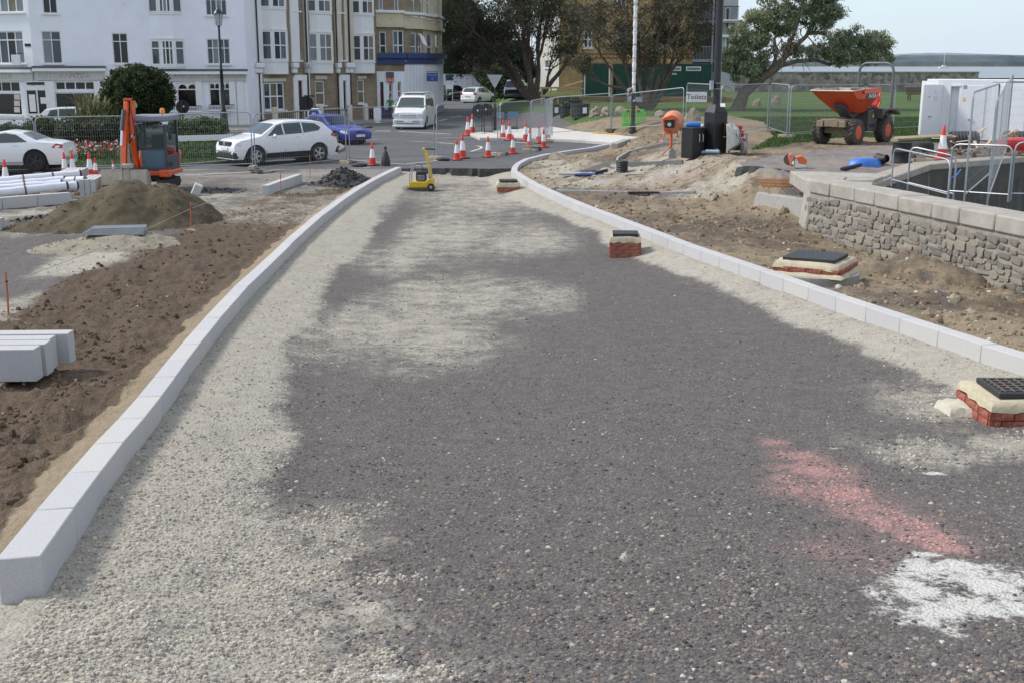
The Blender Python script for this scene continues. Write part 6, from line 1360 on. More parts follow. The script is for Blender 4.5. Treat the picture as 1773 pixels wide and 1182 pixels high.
for i, (x0, y0, x1, y1) in enumerate(segs):
    f = Facade(pb_, plan(x0, y0), plan(x1, y1), .1, 12.0)
    for w_ in wins[i]:
        if i == 0 and w_[0] == 681: w_ = (681, 699, *w_[2:])
        f.window(w_[0], w_[2], w_[1], w_[3], w_[4], .5, w_[5], fw=.08, frame=TRIMW)
    for w_ in wup[i]: f.window(w_[0], w_[2], w_[1], w_[3], 1, .5, 2, fw=.07)
    if i == 0:
        for a_, b_, c_, d_ in ((673, 680, 144, 172), (688, 694.5, 143, 170)): f.window(a_, c_, b_, d_, 1, .58, 3, fw=.08)
        f.rects.append(f.rect(657.5, 143, 664.5, 196))
    if i == 2: f.rects.append(f.rect(737, 137, 745, 195))
    f.wall(BUFF if i < 2 else STK)
    zc = f.fp((x0 + x1) / 2, 0)
    zf1, zf0 = 4.35, 3.75
    f.box('ground_floor', RENDER_W, 0, .1, f.L, zf0, .06) if i != 0 else None
    if i == 0:
        for xa, xb in ((652, 657), (665, 672.5), (680.5, 687.5), (695, 700)): f.pbox('ground_floor', RENDER_W, xa, 124, xb, 206, .05)
        f.pbox('ground_floor', RENDER_W, 652, 124, 700, 142.5, .052); f.pbox('pub_door', M('door_red', (.10, .015, .015), .4), 657.5, 156, 664.5, 200, -.08, .14); f.pbox('door_light', PANES[0], 657.5, 144, 664.5, 154, -.06, .12)
        o = f.pbox('agent_board', M('board_grey', (.10, .10, .11), .6, .15, 4), 668, 125, 680.5, 142, .14, -.08); q = f.fp(674.3, 139.3); f.box('sold_strip', M('sold_red', (.55, .03, .02), .5), f.fp(668.2, 139)[0], q[1] - .13, f.fp(680.3, 139)[0], q[1] + .15, .146, -.13, parent=o)
        text_mesh('SOLD', .27, 'lettering', MATS['sign_white'], o, f.T @ TR((q[0], -.152, q[1])), .003)
    if i in (1, 2, 3):
        for k in range(6):
            xk = f.L * (k + .5) / 6; f.put(MB().box((xk, -.085, 1.95), (.05, .05, 3.3)), 'panel_batten', TRIMW)
    f.box('blue_plinth', NAVY, 0, .1, f.L, .75, .09); f.box('blue_fascia', NAVY, -.02, zf0 + .002, f.L + .02, zf1 - .2, .14); f.box('blue_cornice', NAVY, -.05, zf1 - .198, f.L + .05, zf1 + .1, .36); f.box('cornice_lead', LEAD, -.05, zf1 + .102, f.L + .05, zf1 + .16, .32)
    zb = f.fp(x0, 45 + (x0 - 650) * .06)[1]; f.box('string_course', STK, -.04, zb - .08, f.L + .04, zb + .16, .22); f.box('frieze', STK, 0, zb + .162, f.L, zb + .85, .06); f.box('upper_cornice', TRIMW, -.04, zb + .852, f.L + .04, zb + 1.02, .2)
    if i == 1:
        q = f.fp(752, 134); 
bs = E('hanging_pub_sign', D(748.5, 134, 82.5), 0, 'blue hanging pub sign with pale lettering above the pub corner', 'sign')
MB().box((0, 0, 0), (.78, .05, .58)).build('board', M('pub_sign_blue', (.02, .07, .28), .5, .15, 4), bs); text_mesh('KING LUD', .15, 'lettering', M('sign_gold', (.55, .5, .3), .5), bs, TR((0, -.03, .14))); MB().tube([(-.08, -.03, -.1), (0, -.03, -.18), (.08, -.03, -.1)], .012, 5).build('anchor_mark', MATS['sign_gold'], bs); MB().cyl((0, -.03, -.18), (0, -.03, .04), .012, n=5).build('anchor_stem', MATS['sign_gold'], bs); MB().cyl((-.5, 1.2, .36), (.4, 0, .36), .02, n=6).build('bracket', BLK, bs)
ow = E('open_casement', D(735, 70, 83.2), R(-20), 'open white casement hanging from the pub corner window', 'window'); MB().box((0, -.2, 0), (.05, .5, .95), rx=R(-25), ry=R(-35)).build('sash', TRIMW, ow)
bk = [tuple(plan(652, 81.2)), tuple(plan(700, 82.2)), tuple(plan(733, 83.8)), tuple(plan(753, 86.7)), tuple(plan(766, 91.6)), tuple(plan(766, 96)), tuple(plan(640, 93))]; MB().prism(bk, 11.8, 12.1, 'z').build('roof', ROOFT, pb_)
fe = Facade(pb_, plan(766, 91.5), plan(762, 99), .1, 12); fe.wall(STK)
# ---------------------------------------------------------------- brick apartments behind the trees
ap = E('apartment_block', (0, 0, 0), 0, 'yellow brick apartment block with balconies behind the bare trees', 'building')
f = Facade(ap, plan(968, 108), plan(1199, 108), .5, 20)
for cx_ in (1076, 1148): f.window(cx_ - 9, 53, cx_ + 9, 84, 2, .5, [2, 1], arch=False, fw=.12); f.window(cx_ - 9, -22, cx_ + 9, 10, 2, .5, [2, 1], fw=.12)
f.window(1010, 53, 1026, 84, 2, .5, [1, 2], fw=.12); f.wall(BUFFY)
for y_ in (93, 100): f.pbox('red_band', M('red_brick_band', (.24, .075, .04), .9, .15, 3), 990, y_, 1199, y_ + 2, .03)
g = Facade(ap, plan(1199, 109.5), plan(1246, 109.5), .5, 20); g.wall(M('recess_dark', (.035, .032, .03), .8))
sd2 = Facade(ap, plan(1199, 108), plan(1199.3, 109.5), .5, 20); sd2.wall(BUFFY)
g2 = Facade(ap, plan(1246, 107.2), plan(1274, 107.2), .5, 20); g2.window(1254, 12, 1266, 52, 1, None, 1, fw=.15); g2.window(1254, 55, 1266, 100, 1, None, 1, fw=.15); g2.wall(M('pale_clad', (.42, .43, .45), .7, .06, 2))
BALC = M('balcony_grey', (.26, .27, .30), .5)
for yb_, x0, x1, yy in ((36, 1199, 1236, 107.6), (103, 1199, 1236, 107.6), (-30, 1199, 1236, 107.6), (34, 1247, 1276, 106.6), (60, 1247, 1276, 106.6)):
    ff = Facade(ap, plan(x0, yy), plan(x1, yy), 0, 1); z = ff.fp(x0, yb_)[1]; sl = ff.box('balcony_slab', BALC if x0 < 1240 else TRIMW, 0, z - .25, ff.L, z, 0, 1.6)
    ff.put(MB().box((ff.L / 2, .03, z + 1.1), (ff.L, .06, .06)), 'handrail', BALC if x0 < 1240 else BLK, sl)
    for i in range(15): x = ff.L * (i + .5) / 15; ff.put(MB().box((x, .03, z + .55), (.03, .03, 1.1)), 'baluster', BALC if x0 < 1240 else BLK, sl)
for px_ in (1231, 1236.5): ff = Facade(ap, plan(px_, 107.4), plan(px_ + 2, 107.4), 0, 1); ff.box('balcony_post', BALC, 0, .5, .14, 20, 0, .14)
MB().prism([plan(968, 108.2), plan(1199, 108.2), plan(1274, 109.6), plan(1270, 125), plan(968, 125)], 19.8, 20.3, 'z').build('roof', ROOFT, ap)
# cream house with quoins between the trees
ch = E('cream_house', (0, 0, 0), 0, 'cream house with quoin stones glimpsed between the bare trees', 'house')
f = Facade(ch, plan(935, 118), plan(976, 114), .5, 12); f.window(944, 40, 956, 62, 2, None, 1); f.window(944, 105, 955, 118, 2, None, 1); f.wall(M('cream_wall', (.52, .50, .45), .85, .06, 2)); 
for k in range(9): f.pbox('quoin', TRIMW, 968.5 + (k % 2) * 1.5, 32 + k * 13, 975.8, 42 + k * 13, .05)
MB().prism([plan(935, 118.2), plan(976, 114.2), plan(976, 126), plan(935, 126)], 11.8, 12.1, 'z').build('roof', ROOFT, ch)
# far grey gable glimpsed among dark trees
fg = E('gabled_house', (0, 0, 0), 0, 'small grey gabled house glimpsed among the dark trees', 'house'); c_ = D(806, 60, 150)
MB().box((c_.x, 151, 5), (3, 4, 10)).build('wall', M('grey_wall', (.25, .26, .25), .9), fg); MB().prism([(c_.x - 1.9, 10), (c_.x + 1.9, 10), (c_.x, 12.2)], 148.8, 153.2, 'y').build('roof', ROOFT, fg)
# ---------------------------------------------------------------- green toilet cabins, sleeper wall, ramp rails
GRN = M('cabin_green', (.008, .060, .045), .5, .12, .6); SLEEP = M('sleeper_wood', (.34, .215, .10), .85, .2, 3, bump=.3, bscale=20); SLEEP2 = M('sleeper_wood_dark', (.20, .135, .08), .85, .2, 3, bump=.3, bscale=20)
def zy(px, py, Y): return D(px, py, Y).z
for x0, x1, y0, y1, lab in ((1012, 1056, 111, 167, 'small green cabin with white corner posts left of the bare tree'), (1066, 1233, 112, 168, 'long dark green toilet cabin with two vents behind the fence')):
    Y = 84.; a, b = plan(x0, Y), plan(x1, Y); r = E('toilet_cabin', ((a[0] + b[0]) / 2, Y, gz(a[0], Y)), 0, lab, 'cabin'); L = b[0] - a[0]; h0, h1 = zy(x0, y1, Y) - r.location.z, zy(x0, y0, Y) - r.location.z
    MB().box((0, 1.2, (h0 + h1) / 2), (L, 2.4, h1 - h0)).build('cabin_body', GRN, r, bevel=.03); MB().box((0, 1.2, h1 + .03), (L + .1, 2.5, .06)).build('roof', M('cabin_roof', (.12, .15, .14), .6), r)
    m = MB(); nrib = int(L / .3)
    for i in range(nrib): MB().box((-L / 2 + L * (i + .5) / nrib, -.008, (h0 + h1) / 2), (.05, .02, h1 - h0 - .2)).build('wall_rib', GRN, r)
    for sx in ((-1, 1) if x1 - x0 < 60 else ()): MB().box((sx * (L / 2 - .03), -.02, (h0 + h1) / 2), (.08, .06, h1 - h0)).build('corner_post', TRIMW, r)
    if x1 - x0 > 60:
        for px_, w_ in ((1171, 15), (1199.5, 25)):
            q = (px_ - (x0 + x1) / 2) / FPX * Y / math.cos(TH) * .974; z = zy(1170, 119.5, Y) - r.location.z; wv_ = w_ / FPX * Y
            v = MB().box((q, -.04, z), (wv_, .04, .30)).build('vent_window', TRIMW, r); MB().box((q, -.065, z), (wv_ - .14, .02, .16)).build('vent_pane', M('vent_grey', (.2, .2, .21), .5), v)
        q = (1167 - (x0 + x1) / 2) / FPX * Y; MB().box((q, -.03, zy(1170, 128.5, Y) - r.location.z), (.4, .02, .12)).build('notice', M('notice_grey', (.42, .45, .42), .6), r)
sw = E('sleeper_wall', (0, 0, 0), 0, 'stacked timber sleeper wall below the green cabins', 'wall'); Y = 81.
zt_ = zy(1100, 168, Y); bd_ = (zt_ - gz(8, Y)) / 3 if zt_ > gz(8, Y) else .3
for c in range(4):
    px_ = 1003 + (c % 2) * 6
    while px_ < 1268:
        w_ = random.uniform(26, 44); x1 = min(px_ + w_, 1270); a, b = plan(px_, Y), plan(x1, Y)
        MB().box(((a[0] + b[0]) / 2, Y + random.uniform(-.015, .015), zt_ - .13 - c * .255), (b[0] - a[0] - .015, .14, .245)).build('sleeper', random.choice([SLEEP, SLEEP, SLEEP2]), sw, bevel=.01); px_ = x1
rp = E('timber_ramp', (0, 0, 0), 0, 'pale timber ramp with post and rail sides beside the left bare tree', 'ramp'); Y = 82.
POST = M('pale_timber', (.46, .34, .18), .8, .15, 4)
for px_ in (938, 954, 966, 977, 990, 1003): q = D(px_, 153, Y); zb = gz(q.x, Y); MB().box((q.x, Y, (q.z + zb) / 2), (.11, .11, q.z - zb)).build('post', POST, rp)
for y_ in (152.5, 166): a, b = D(935, y_, Y), D(1006, y_, Y); MB().box(((a.x + b.x) / 2, Y - .075, a.z), (b.x - a.x, .04, .12)).build('rail', POST, rp)
a, b = D(978, 150, Y + .4), D(1010, 141, Y + .4); MB().cyl(a, b, .05, n=6).build('handrail', POST, rp); a, b = D(978, 163, Y + .4), D(1010, 154, Y + .4); MB().cyl(a, b, .05, n=6).build('handrail', POST, rp)
a, b = plan(938, Y), plan(1008, Y); MB().box(((a[0] + b[0]) / 2, Y + .6, gz(a[0], Y) + .25), (b[0] - a[0], 1.1, .5)).build('ramp_deck', SLEEP2, rp)
st_ = E('timber_steps', (0, 0, 0), 0, 'timber stair rails at the right end of the toilet cabin', 'steps'); Y = 82.
for (x0, y0, x1, y1) in ((1243, 142, 1266, 153), (1243, 152, 1266, 163)): MB().cyl(D(x0, y0, Y), D(x1, y1, Y), .06, n=6).build('rail', POST, st_)
for px_, y_ in ((1244, 142), (1255, 148), (1266, 153)): q = D(px_, y_, Y); MB().box((q.x, Y, (q.z + gz(q.x, Y)) / 2), (.1, .1, q.z - gz(q.x, Y))).build('post', POST, st_)
# white hoarding on the far road with a site board
hb_ = E('site_hoarding', (0, 0, 0), 0, 'long white site hoarding on the far side of the road', 'hoarding'); Y = 128.
for i in range(9):
    a, b = plan(764 + i * 9, Y), plan(764 + i * 9 + 8.7, Y); MB().box(((a[0] + b[0]) / 2, Y, (zy(790, 129, Y) + .2) / 2), (b[0] - a[0], .06, zy(790, 129, Y) - .2)).build('panel', M('hoarding_white', (.72, .74, .78), .6, .05, 1), hb_)
vr = tag(MB().add([(*plan(764, 129), zy(790, 129, 128)), (*plan(850, 129), zy(790, 130, 128)), (*plan(850, 136), zy(790, 125.5, 136)), (*plan(764, 136), zy(790, 125.5, 136))], [(0, 1, 2, 3)]).build('grass_bank', GRASS, None, fix=False), kind='structure')
bb = E('site_board', D(778, 140, 120), 0, 'dark blue site board on posts before the white hoarding', 'sign'); MB().box((0, 0, .3), (.75, .05, .6)).build('board', M('board_navy', (.03, .07, .11), .5), bb); MB().box((0, 0, -.6), (.75, .04, .45)).build('lower_board', MATS['sign_white'], bb)
for sx in (-.3, .3): MB().box((sx, .05, -.9), (.07, .07, 2.6)).build('post', TRIMW, bb)
# white welfare cabin with open door on the right
WCAB = M('cabin_white', (.74, .75, .77), .5, .03, 1.2, bump=.05, bscale=8, dirt=.06, dirtcol=(.6, .6, .58)); INS = M('cabin_inside', (.42, .42, .40), .8)
Yc = 43.2; o_ = D(1629, 236, Yc); cb_ = E('welfare_cabin', (0, 0, 0), 0, 'white welfare cabin with one door open at the right edge', 'cabin')
za = gz(o_.x + 1, Yc); zt_ = zy(1629, 142, Yc); fA, fB = plan(1627, Yc), plan(1722, Yc - .9)
f = Facade(cb_, fA, fB, za + .05, zt_); r = f.rect(1640, 150, 1661.5, 238); r = (r[0], za + .15, r[2], r[3]); f.rects.append(r); f.wall(WCAB)
f.box('door', WCAB, f.fp(1663.5, 150)[0], za + .16, f.fp(1708, 150)[0], zt_ - .12, .02, bevel=.008); f.box('door_frame', TRIMW, r[0] - .06, za + .1, r[0] - .002, r[3] + .06, .03); f.box('door_head', TRIMW, r[0] - .06, r[3], r[2] + .06, r[3] + .06, .035)
q = f.fp(1677, 208); f.box('door_handle', GALV, q[0] - .02, q[1], q[0] + .13, q[1] + .03, .07); q = f.fp(1669.5, 172); f.put(MB().prism([(q[0] - .07, q[1] - .06), (q[0] + .07, q[1] - .06), (q[0], q[1] + .08)], -.028, -.02, 'y'), 'warning_triangle', MATS['warn_yellow']); q = f.fp(1671.5, 151); f.box('notice', M('notice_blue', (.25, .3, .42), .6), q[0] - .06, q[1] - .06, q[0] + .06, q[1] + .06, .028)
ins = f.put(MB().add([(r[0] - .4, 1.4, za + .1), (r[2] + .5, 1.4, za + .1), (r[2] + .5, 1.4, zt_ - .1), (r[0] - .4, 1.4, zt_ - .1), (r[0] - .4, .05, za + .1), (r[2] + .5, .05, za + .1), (r[2] + .5, .05, zt_ - .1), (r[0] - .4, .05, zt_ - .1)], [(0, 1, 2, 3), (0, 3, 7, 4), (1, 5, 6, 2), (0, 4, 5, 1), (3, 2, 6, 7)]), 'inside', INS, fix=False)
f.put(MB().box((r[2] - .12, 1.1, za + .5), (.4, .4, .7)), 'toilet_pan', M('pan_dark', (.05, .05, .05), .5)); q = f.fp(1650, 195); f.put(MB().box((q[0], 1.3, q[1]), (.16, .14, .22)), 'dispenser', TRIMW)
sA, sB = fB, (fB[0] + 3.4, fB[1] - 2.2)
f3 = Facade(cb_, sA, sB, za + .05, zt_ - .02); f3.wall(WCAB)
for i in range(7): f3.box('side_panel', WCAB, f3.L * i / 7 + .02, za + .1, f3.L * (i + 1) / 7 - .02, zt_ - .1, .012, bevel=.006)
fL_ = Facade(cb_, (fA[0] + .3, fA[1] + 2.6), fA, za + .05, zt_); fL_.wall(WCAB)
MB().prism([fA, fB, sB, (sB[0] + 2, sB[1] + 2), (fA[0] + .5, fA[1] + 2.6)], zt_, zt_ + .07, 'z').build('roof', WCAB, cb_)
dA = plan(1636, Yc - .1); dB = plan(1603, Yc - .85); fd = Facade(cb_, dB, dA, za, zt_); d_ = fd.box('open_door', WCAB, 0, za + .12, fd.L, zy(1610, 147, Yc - .5), .0, .05, bevel=.008)
q = fd.fp(1607, 203); fd.box('door_handle', GALV, q[0], q[1], q[0] + .14, q[1] + .03, .06, parent=d_); q = fd.fp(1609, 168); fd.put(MB().cyl((q[0], -.02, q[1]), (q[0], 0, q[1]), .025, n=10), 'door_lock', GALV, d_); fd.pbox('door_notice', M('notice_pale', (.60, .61, .64), .6), 1616, 166, 1624, 176, .003, parent=d_); fd.pbox('door_notice', MATS['notice_pale'], 1618.5, 157, 1622, 163, .003, parent=d_)
# park bench
q = D(1592, 178, 84); zb = gz(q.x, 84); bn = E('park_bench', (q.x, 84, zb), 0, 'brown slatted park bench on the grass left of the white cabin', 'bench'); BW = M('bench_wood', (.11, .055, .035), .7, .2, 5)
for i in range(4): MB().box((0, .12 + i * .02, .46 + i * .13), (1.9, .03, .10)).build('back_slat', BW, bn)
for i in range(4): MB().box((0, -.38 + i * .12, .43), (1.9, .10, .03)).build('seat_slat', BW, bn)
for s_ in (-.8, .8): MB().box((s_, -.35, .2), (.07, .07, .42)).build('leg', BW, bn); MB().box((s_, .10, .2), (.07, .07, .42)).build('leg', BW, bn)
# flag and pole, boat
q = D(1441.5, 28, 150); fl = E('flag', (q.x, 150, .5), 0, 'red white and blue flag on a tall pole beyond the leaning tree', 'flag'); zt_ = zy(1440, 18, 150); MB().cyl((.3, 0, 0), (.3, 0, zt_ - .3), .05, n=8).build('pole', TRIMW, fl)
wv = [(x / 8 * -1.0 + .3, .08 * math.sin(x * 1.3)) for x in range(9)]
def ribbon(nm, z0, z1, mat, off=0, x0=0, x1=8): m = MB(); m.add([(wv[i][0], wv[i][1] - off, z0) for i in range(x0, x1 + 1)] + [(wv[i][0], wv[i][1] - off, z1) for i in range(x0, x1 + 1)], [(i, i + 1, x1 - x0 + 2 + i, x1 - x0 + 1 + i) for i in range(x1 - x0)]); m.build(nm, mat, fl, fix=False)
ribbon('flag_cloth', zt_ - 1.45, zt_ - .55, M('flag_blue', (.05, .06, .25), .8)); ribbon('white_bar', zt_ - 1.12, zt_ - .88, MATS['sign_white'], .01); ribbon('red_bar', zt_ - 1.06, zt_ - .94, M('flag_red', (.5, .03, .04), .8), .02); ribbon('white_bar', zt_ - 1.45, zt_ - .55, MATS['sign_white'], .011, 3, 5); ribbon('red_bar', zt_ - 1.45, zt_ - .55, MATS['flag_red'], .022, 4, 5)
q = PZ(1634, 118.5, -2.5); bt = E('sailing_boat', (q.x, q.y, -2.5), R(20), 'small white sailing boat far out on the water', 'boat'); k = q.y / 900
MB().prism([(-4, 0), (3.6, 0), (4.5, 1.2), (-4.2, 1.2)], -1, 1, 'y').build('hull', TRIMW, bt); MB().box((0, 0, 1.6), (3, 1.4, .8)).build('cabin', TRIMW, bt); MB().cyl((0, 0, 1), (0, 0, 11), .12, n=6).build('mast', TRIMW, bt); bt.scale = (max(.6, k),) * 3
# ================================================================== trees, hedges, flowers
def leaf_mat(name, rough=.6):
    m = bpy.data.materials.new(name); m.use_nodes = True; N, L = nodes(m); b = N['Principled BSDF']; o = N['Material Output']
    a = N.new('ShaderNodeAttribute'); a.attribute_name = 'tint'; L.new(a.outputs['Color'], b.inputs['Base Color']); b.inputs['Roughness'].default_value = rough
    t = N.new('ShaderNodeBsdfTranslucent'); L.new(a.outputs['Color'], t.inputs['Color']); mi = N.new('ShaderNodeMixShader'); mi.inputs['Fac'].default_value = .4
    L.new(b.outputs[0], mi.inputs[1]); L.new(t.outputs[0], mi.inputs[2]); L.new(mi.outputs[0], o.inputs['Surface']); return m
LEAFM = leaf_mat('foliage'); BARK = M('bark', (.15, .12, .095), .95, .3, 4, bump=.9, bscale=18); BARKD = M('bark_grey_brown', (.13, .105, .085), .95, .35, 5, bump=.9, bscale=18); TWIG = M('twig_brown', (.12, .088, .066), .95, .3, 6)
def leaves(name, Pn, size, cols, parent=None, v=.3, aspect=.5, up=0.0, mat=None):
    n = len(Pn); d = RNG.normal(size=(n, 3)); d[:, 2] = d[:, 2] * (1 - .3 * up) + up * 1.5; d /= np.linalg.norm(d, axis=1)[:, None]
    e = RNG.normal(size=(n, 3)); e -= (e * d).sum(1)[:, None] * d; e /= np.linalg.norm(e, axis=1)[:, None]
    s = size * (.6 + .8 * RNG.random((n, 1))); a = d * s / 2; b = e * s * aspect / 2
    V_ = np.stack([Pn - a, Pn + b - a * .1, Pn + a, Pn - b - a * .1], 1).reshape(-1, 3); F_ = np.arange(4 * n).reshape(n, 4)
    return npmesh(name, V_, F_, mat or LEAFM, False, {'tint': np.repeat(pick(cols, n, v), 4, 0)}, parent)
def clumps(centers, radii, n_each, shell=.55):
    out = []
    for c, r in zip(centers, radii):
        d = RNG.normal(size=(n_each, 3)); d /= np.linalg.norm(d, axis=1)[:, None]; rad = r * (shell + (1 - shell) * RNG.random((n_each, 1))) ** .8
        out.append(np.asarray(c)[None] + d * rad * np.array([1, 1, .8]))
    return np.concatenate(out)
def branchy(base, dirs, depth, L0, r0, rnd, spread=.55, up=.12, ratio=.72, kids=(2, 4), bend=.25):
    """returns list of (pts, radii) branches and tips"""
    out = []; tips = []
    def grow(p, d, L, r, k):
        pts = [p]; q = p.copy(); dd = d.copy(); n = 4
        for i in range(n):
            dd = (dd + Vector((rnd.uniform(-1, 1), rnd.uniform(-1, 1), rnd.uniform(-.7, 1) + up)) * bend * .5).normalized(); q = q + dd * L / n; pts.append(q.copy())
        out.append((pts, [r * (1 - .5 * i / n) for i in range(n + 1)], k))
        if k <= 0: tips.append((q, dd)); return
        for j in range(rnd.randint(*kids)):
            i = rnd.randint(2, n); ax = Vector((rnd.uniform(-1, 1), rnd.uniform(-1, 1), rnd.uniform(-.5, .8)))
            grow(pts[i], (dd + ax * spread * 1.6).normalized(), L * ratio * rnd.uniform(.75, 1.15), r * .5 * rnd.uniform(.8, 1.1), k - 1)
        grow(pts[-1], dd, L * ratio, r * .5, k - 1)
    for d, k in dirs: grow(Vector(base), Vector(d).normalized(), L0 * k, r0 * (.6 + .4 * k), depth)
    return out, tips
def build_wood(root, br, thick, split=.05):
    t = MB(); s_ = MB(); l = MB()
    for pts, rr, k in br:
        (t if rr[0] > thick else s_).tube(pts, rr, 8 if rr[0] > thick else (5 if rr[0] > .04 else 4), caps=rr[0] > thick)
    t.build('trunk', BARKD, root, fix=False); tag(s_.build('branches', TWIG, root, fix=False), kind='stuff')
def bare_tree(px, pb, label, seed, dirs, L0, r0, cols, nleaf, lsz, crown=1.0, depth=4, clip=None, keep=1.0, shift=(0, 0)):
    p = P(px, pb); root = E('tree', p, 0, label, 'tree'); rnd = random.Random(seed)
    br, tips = branchy((0, 0, -.1), dirs, depth, L0, r0, rnd, .5, .10, .74, (2, 3), .35); build_wood(root, br, r0 * .33)
    T_ = np.array([list(t[0]) for t in tips]); k = RNG.random(len(T_)) < keep; C_ = T_[k]
    Pn = clumps(C_, np.full(len(C_), .42 * crown) * (.6 + .8 * RNG.random(len(C_))), max(1, nleaf // max(1, len(C_))), .15)
    tag(leaves('crown', Pn, lsz, cols, root, .4, .4), kind='stuff')
    # fine dead twigs through the crown
    n = 5200; i = RNG.integers(0, len(T_), n); c = T_[i] + RNG.normal(size=(n, 3)) * .45; d = RNG.normal(size=(n, 3)); d /= np.linalg.norm(d, axis=1)[:, None]; e = np.cross(d, RNG.normal(size=(n, 3))); e /= np.linalg.norm(e, axis=1)[:, None]; s_ = (.25 + .5 * RNG.random((n, 1)))
    V_ = np.stack([c - d * s_ / 2 - e * .007, c - d * s_ / 2 + e * .007, c + d * s_ / 2 + e * .003, c + d * s_ / 2 - e * .003], 1).reshape(-1, 3)
    tag(npmesh('twigs', V_, np.arange(4 * n).reshape(n, 4), TWIG, False, None, root), kind='stuff'); return root
DKG = [(.035, .055, .024), (.05, .072, .03), (.07, .088, .038), (.08, .075, .05), (.028, .042, .02)]
BRN = [(.12, .095, .07), (.10, .08, .06), (.035, .045, .024), (.09, .075, .052), (.028, .036, .02)]
bare_tree(922, 177, 'many-stemmed grey-brown tree beside the timber ramp, left of the pair', 3, [((-.5, 0, 1), 1.0), ((-.22, .1, 1), 1.1), ((.05, -.1, 1), 1.15), ((.3, .1, 1), 1.0), ((.55, 0, .8), .9), ((-.8, .2, .6), .8)], 3.3, .26, DKG + BRN[:2] + [(.05, .075, .03)], 34000, .19, 1.5, 4)
bare_tree(1121, 190, 'dark twiggy tree in front of the green toilet cabin, right of the pair', 8, [((-.75, 0, .75), 1.0), ((-.3, .1, 1), 1.05), ((.05, -.1, 1), 1.1), ((.35, .1, 1), 1.0), ((.75, 0, .75), .95)], 2.5, .2, BRN[:2] + DKG, 19000, .15, 1.15, 4, keep=.75)
# leaning willow-leaved tree
p = P(1279, 191); root = E('tree', p, 0, 'leaning tree with grey-green narrow leaves behind the park fence', 'tree'); s = FPX / (p.y * math.cos(TH))
q = lambda px, py, dy=0: Vector(((px - 1279) / s, dy, (191 - py) / s))
tr = MB(); tr.tube([q(1276, 196), q(1281, 180), q(1287, 162), q(1302, 148), q(1322, 132), q(1342, 118), q(1352, 105)], [.52, .40, .34, .30, .27, .24, .20], 12); tr.build('trunk', BARK, root)
limbs = [([q(1342, 118), q(1375, 108), q(1410, 106), q(1436, 114, .3), q(1452, 108, .4), q(1480, 96, .5)], [.14, .12, .11, .09, .07, .04]), ([q(1350, 108), q(1368, 90, .3), q(1390, 66), q(1398, 50), q(1420, 20), q(1425, -10)], [.16, .13, .12, .10, .06, .03]), ([q(1390, 62), q(1408, 60), q(1423, 62)], [.12, .11, .10]), ([q(1335, 122), q(1340, 95), q(1335, 70), q(1350, 50), q(1362, 42), q(1330, 20)], [.13, .10, .08, .07, .06, .03]), ([q(1310, 142), q(1300, 118), q(1285, 95), q(1275, 70)], [.14, .1, .06, .03]), ([q(1352, 104), q(1372, 60, .5), q(1385, 20, .5), q(1380, -30, .5)], [.12, .09, .06, .03]), ([q(1322, 132), q(1290, 120, -.6), q(1262, 105, -.8)], [.1, .07, .03])]
for a, b in limbs: MB().tube(a, b, 7).build('limb', BARK, root)
rnd = random.Random(5); hm = MB()
for i in range(26):
    a = q(rnd.uniform(1325, 1395), rnd.uniform(55, 85), rnd.uniform(-1, .5)); pts = [a]
    for k in range(4): a = a + Vector((rnd.uniform(-.35, .35), rnd.uniform(-.1, .1), -rnd.uniform(.15, .5))); pts.append(a)
    hm.tube(pts, [.04, .034, .028, .02, .012], 4)
tag(hm.build('hanging_branches', M('bleached_twig', (.24, .19, .14), .9, .2, 5), root, fix=False), kind='stuff')
GG = [(.26, .29, .17), (.34, .37, .24), (.20, .235, .13), (.40, .42, .30), (.15, .18, .095)]
cl = []; rd = []
for (cx, cy, rx, ry, n_, zz) in [(1280, 90, 36, 42, 26, 0), (1270, 115, 26, 24, 14, -.3), (1310, 60, 34, 34, 18, .2), (1345, 25, 40, 36, 24, .2), (1395, 12, 44, 34, 26, 0), (1425, 20, 20, 28, 10, 0), (1365, -30, 60, 30, 26, 0), (1415, 45, 22, 14, 7, .3), (1300, 120, 24, 16, 8, .4), (1440, 80, 26, 22, 13, .4), (1480, 75, 28, 26, 14, .5), (1515, 85, 24, 22, 12, .6), (1460, 100, 34, 12, 9, .5), (1505, 102, 30, 12, 8, .5), (1390, 92, 34, 10, 7, .6), (1350, 70, 30, 22, 9, 1.2)]:
    for i in range(int(n_ * 1.7)):
        a = rnd.uniform(0, 6.28); k = math.sqrt(rnd.random()); cl.append(list(q(cx + rx * k * math.cos(a), cy + ry * k * math.sin(a), zz + rnd.uniform(-1.2, 1.2)))); rd.append(rnd.uniform(.28, .6))
tag(leaves('crown', clumps(cl, rd, 150, .15), .22, GG, root, .35, .28, .35), kind='stuff')
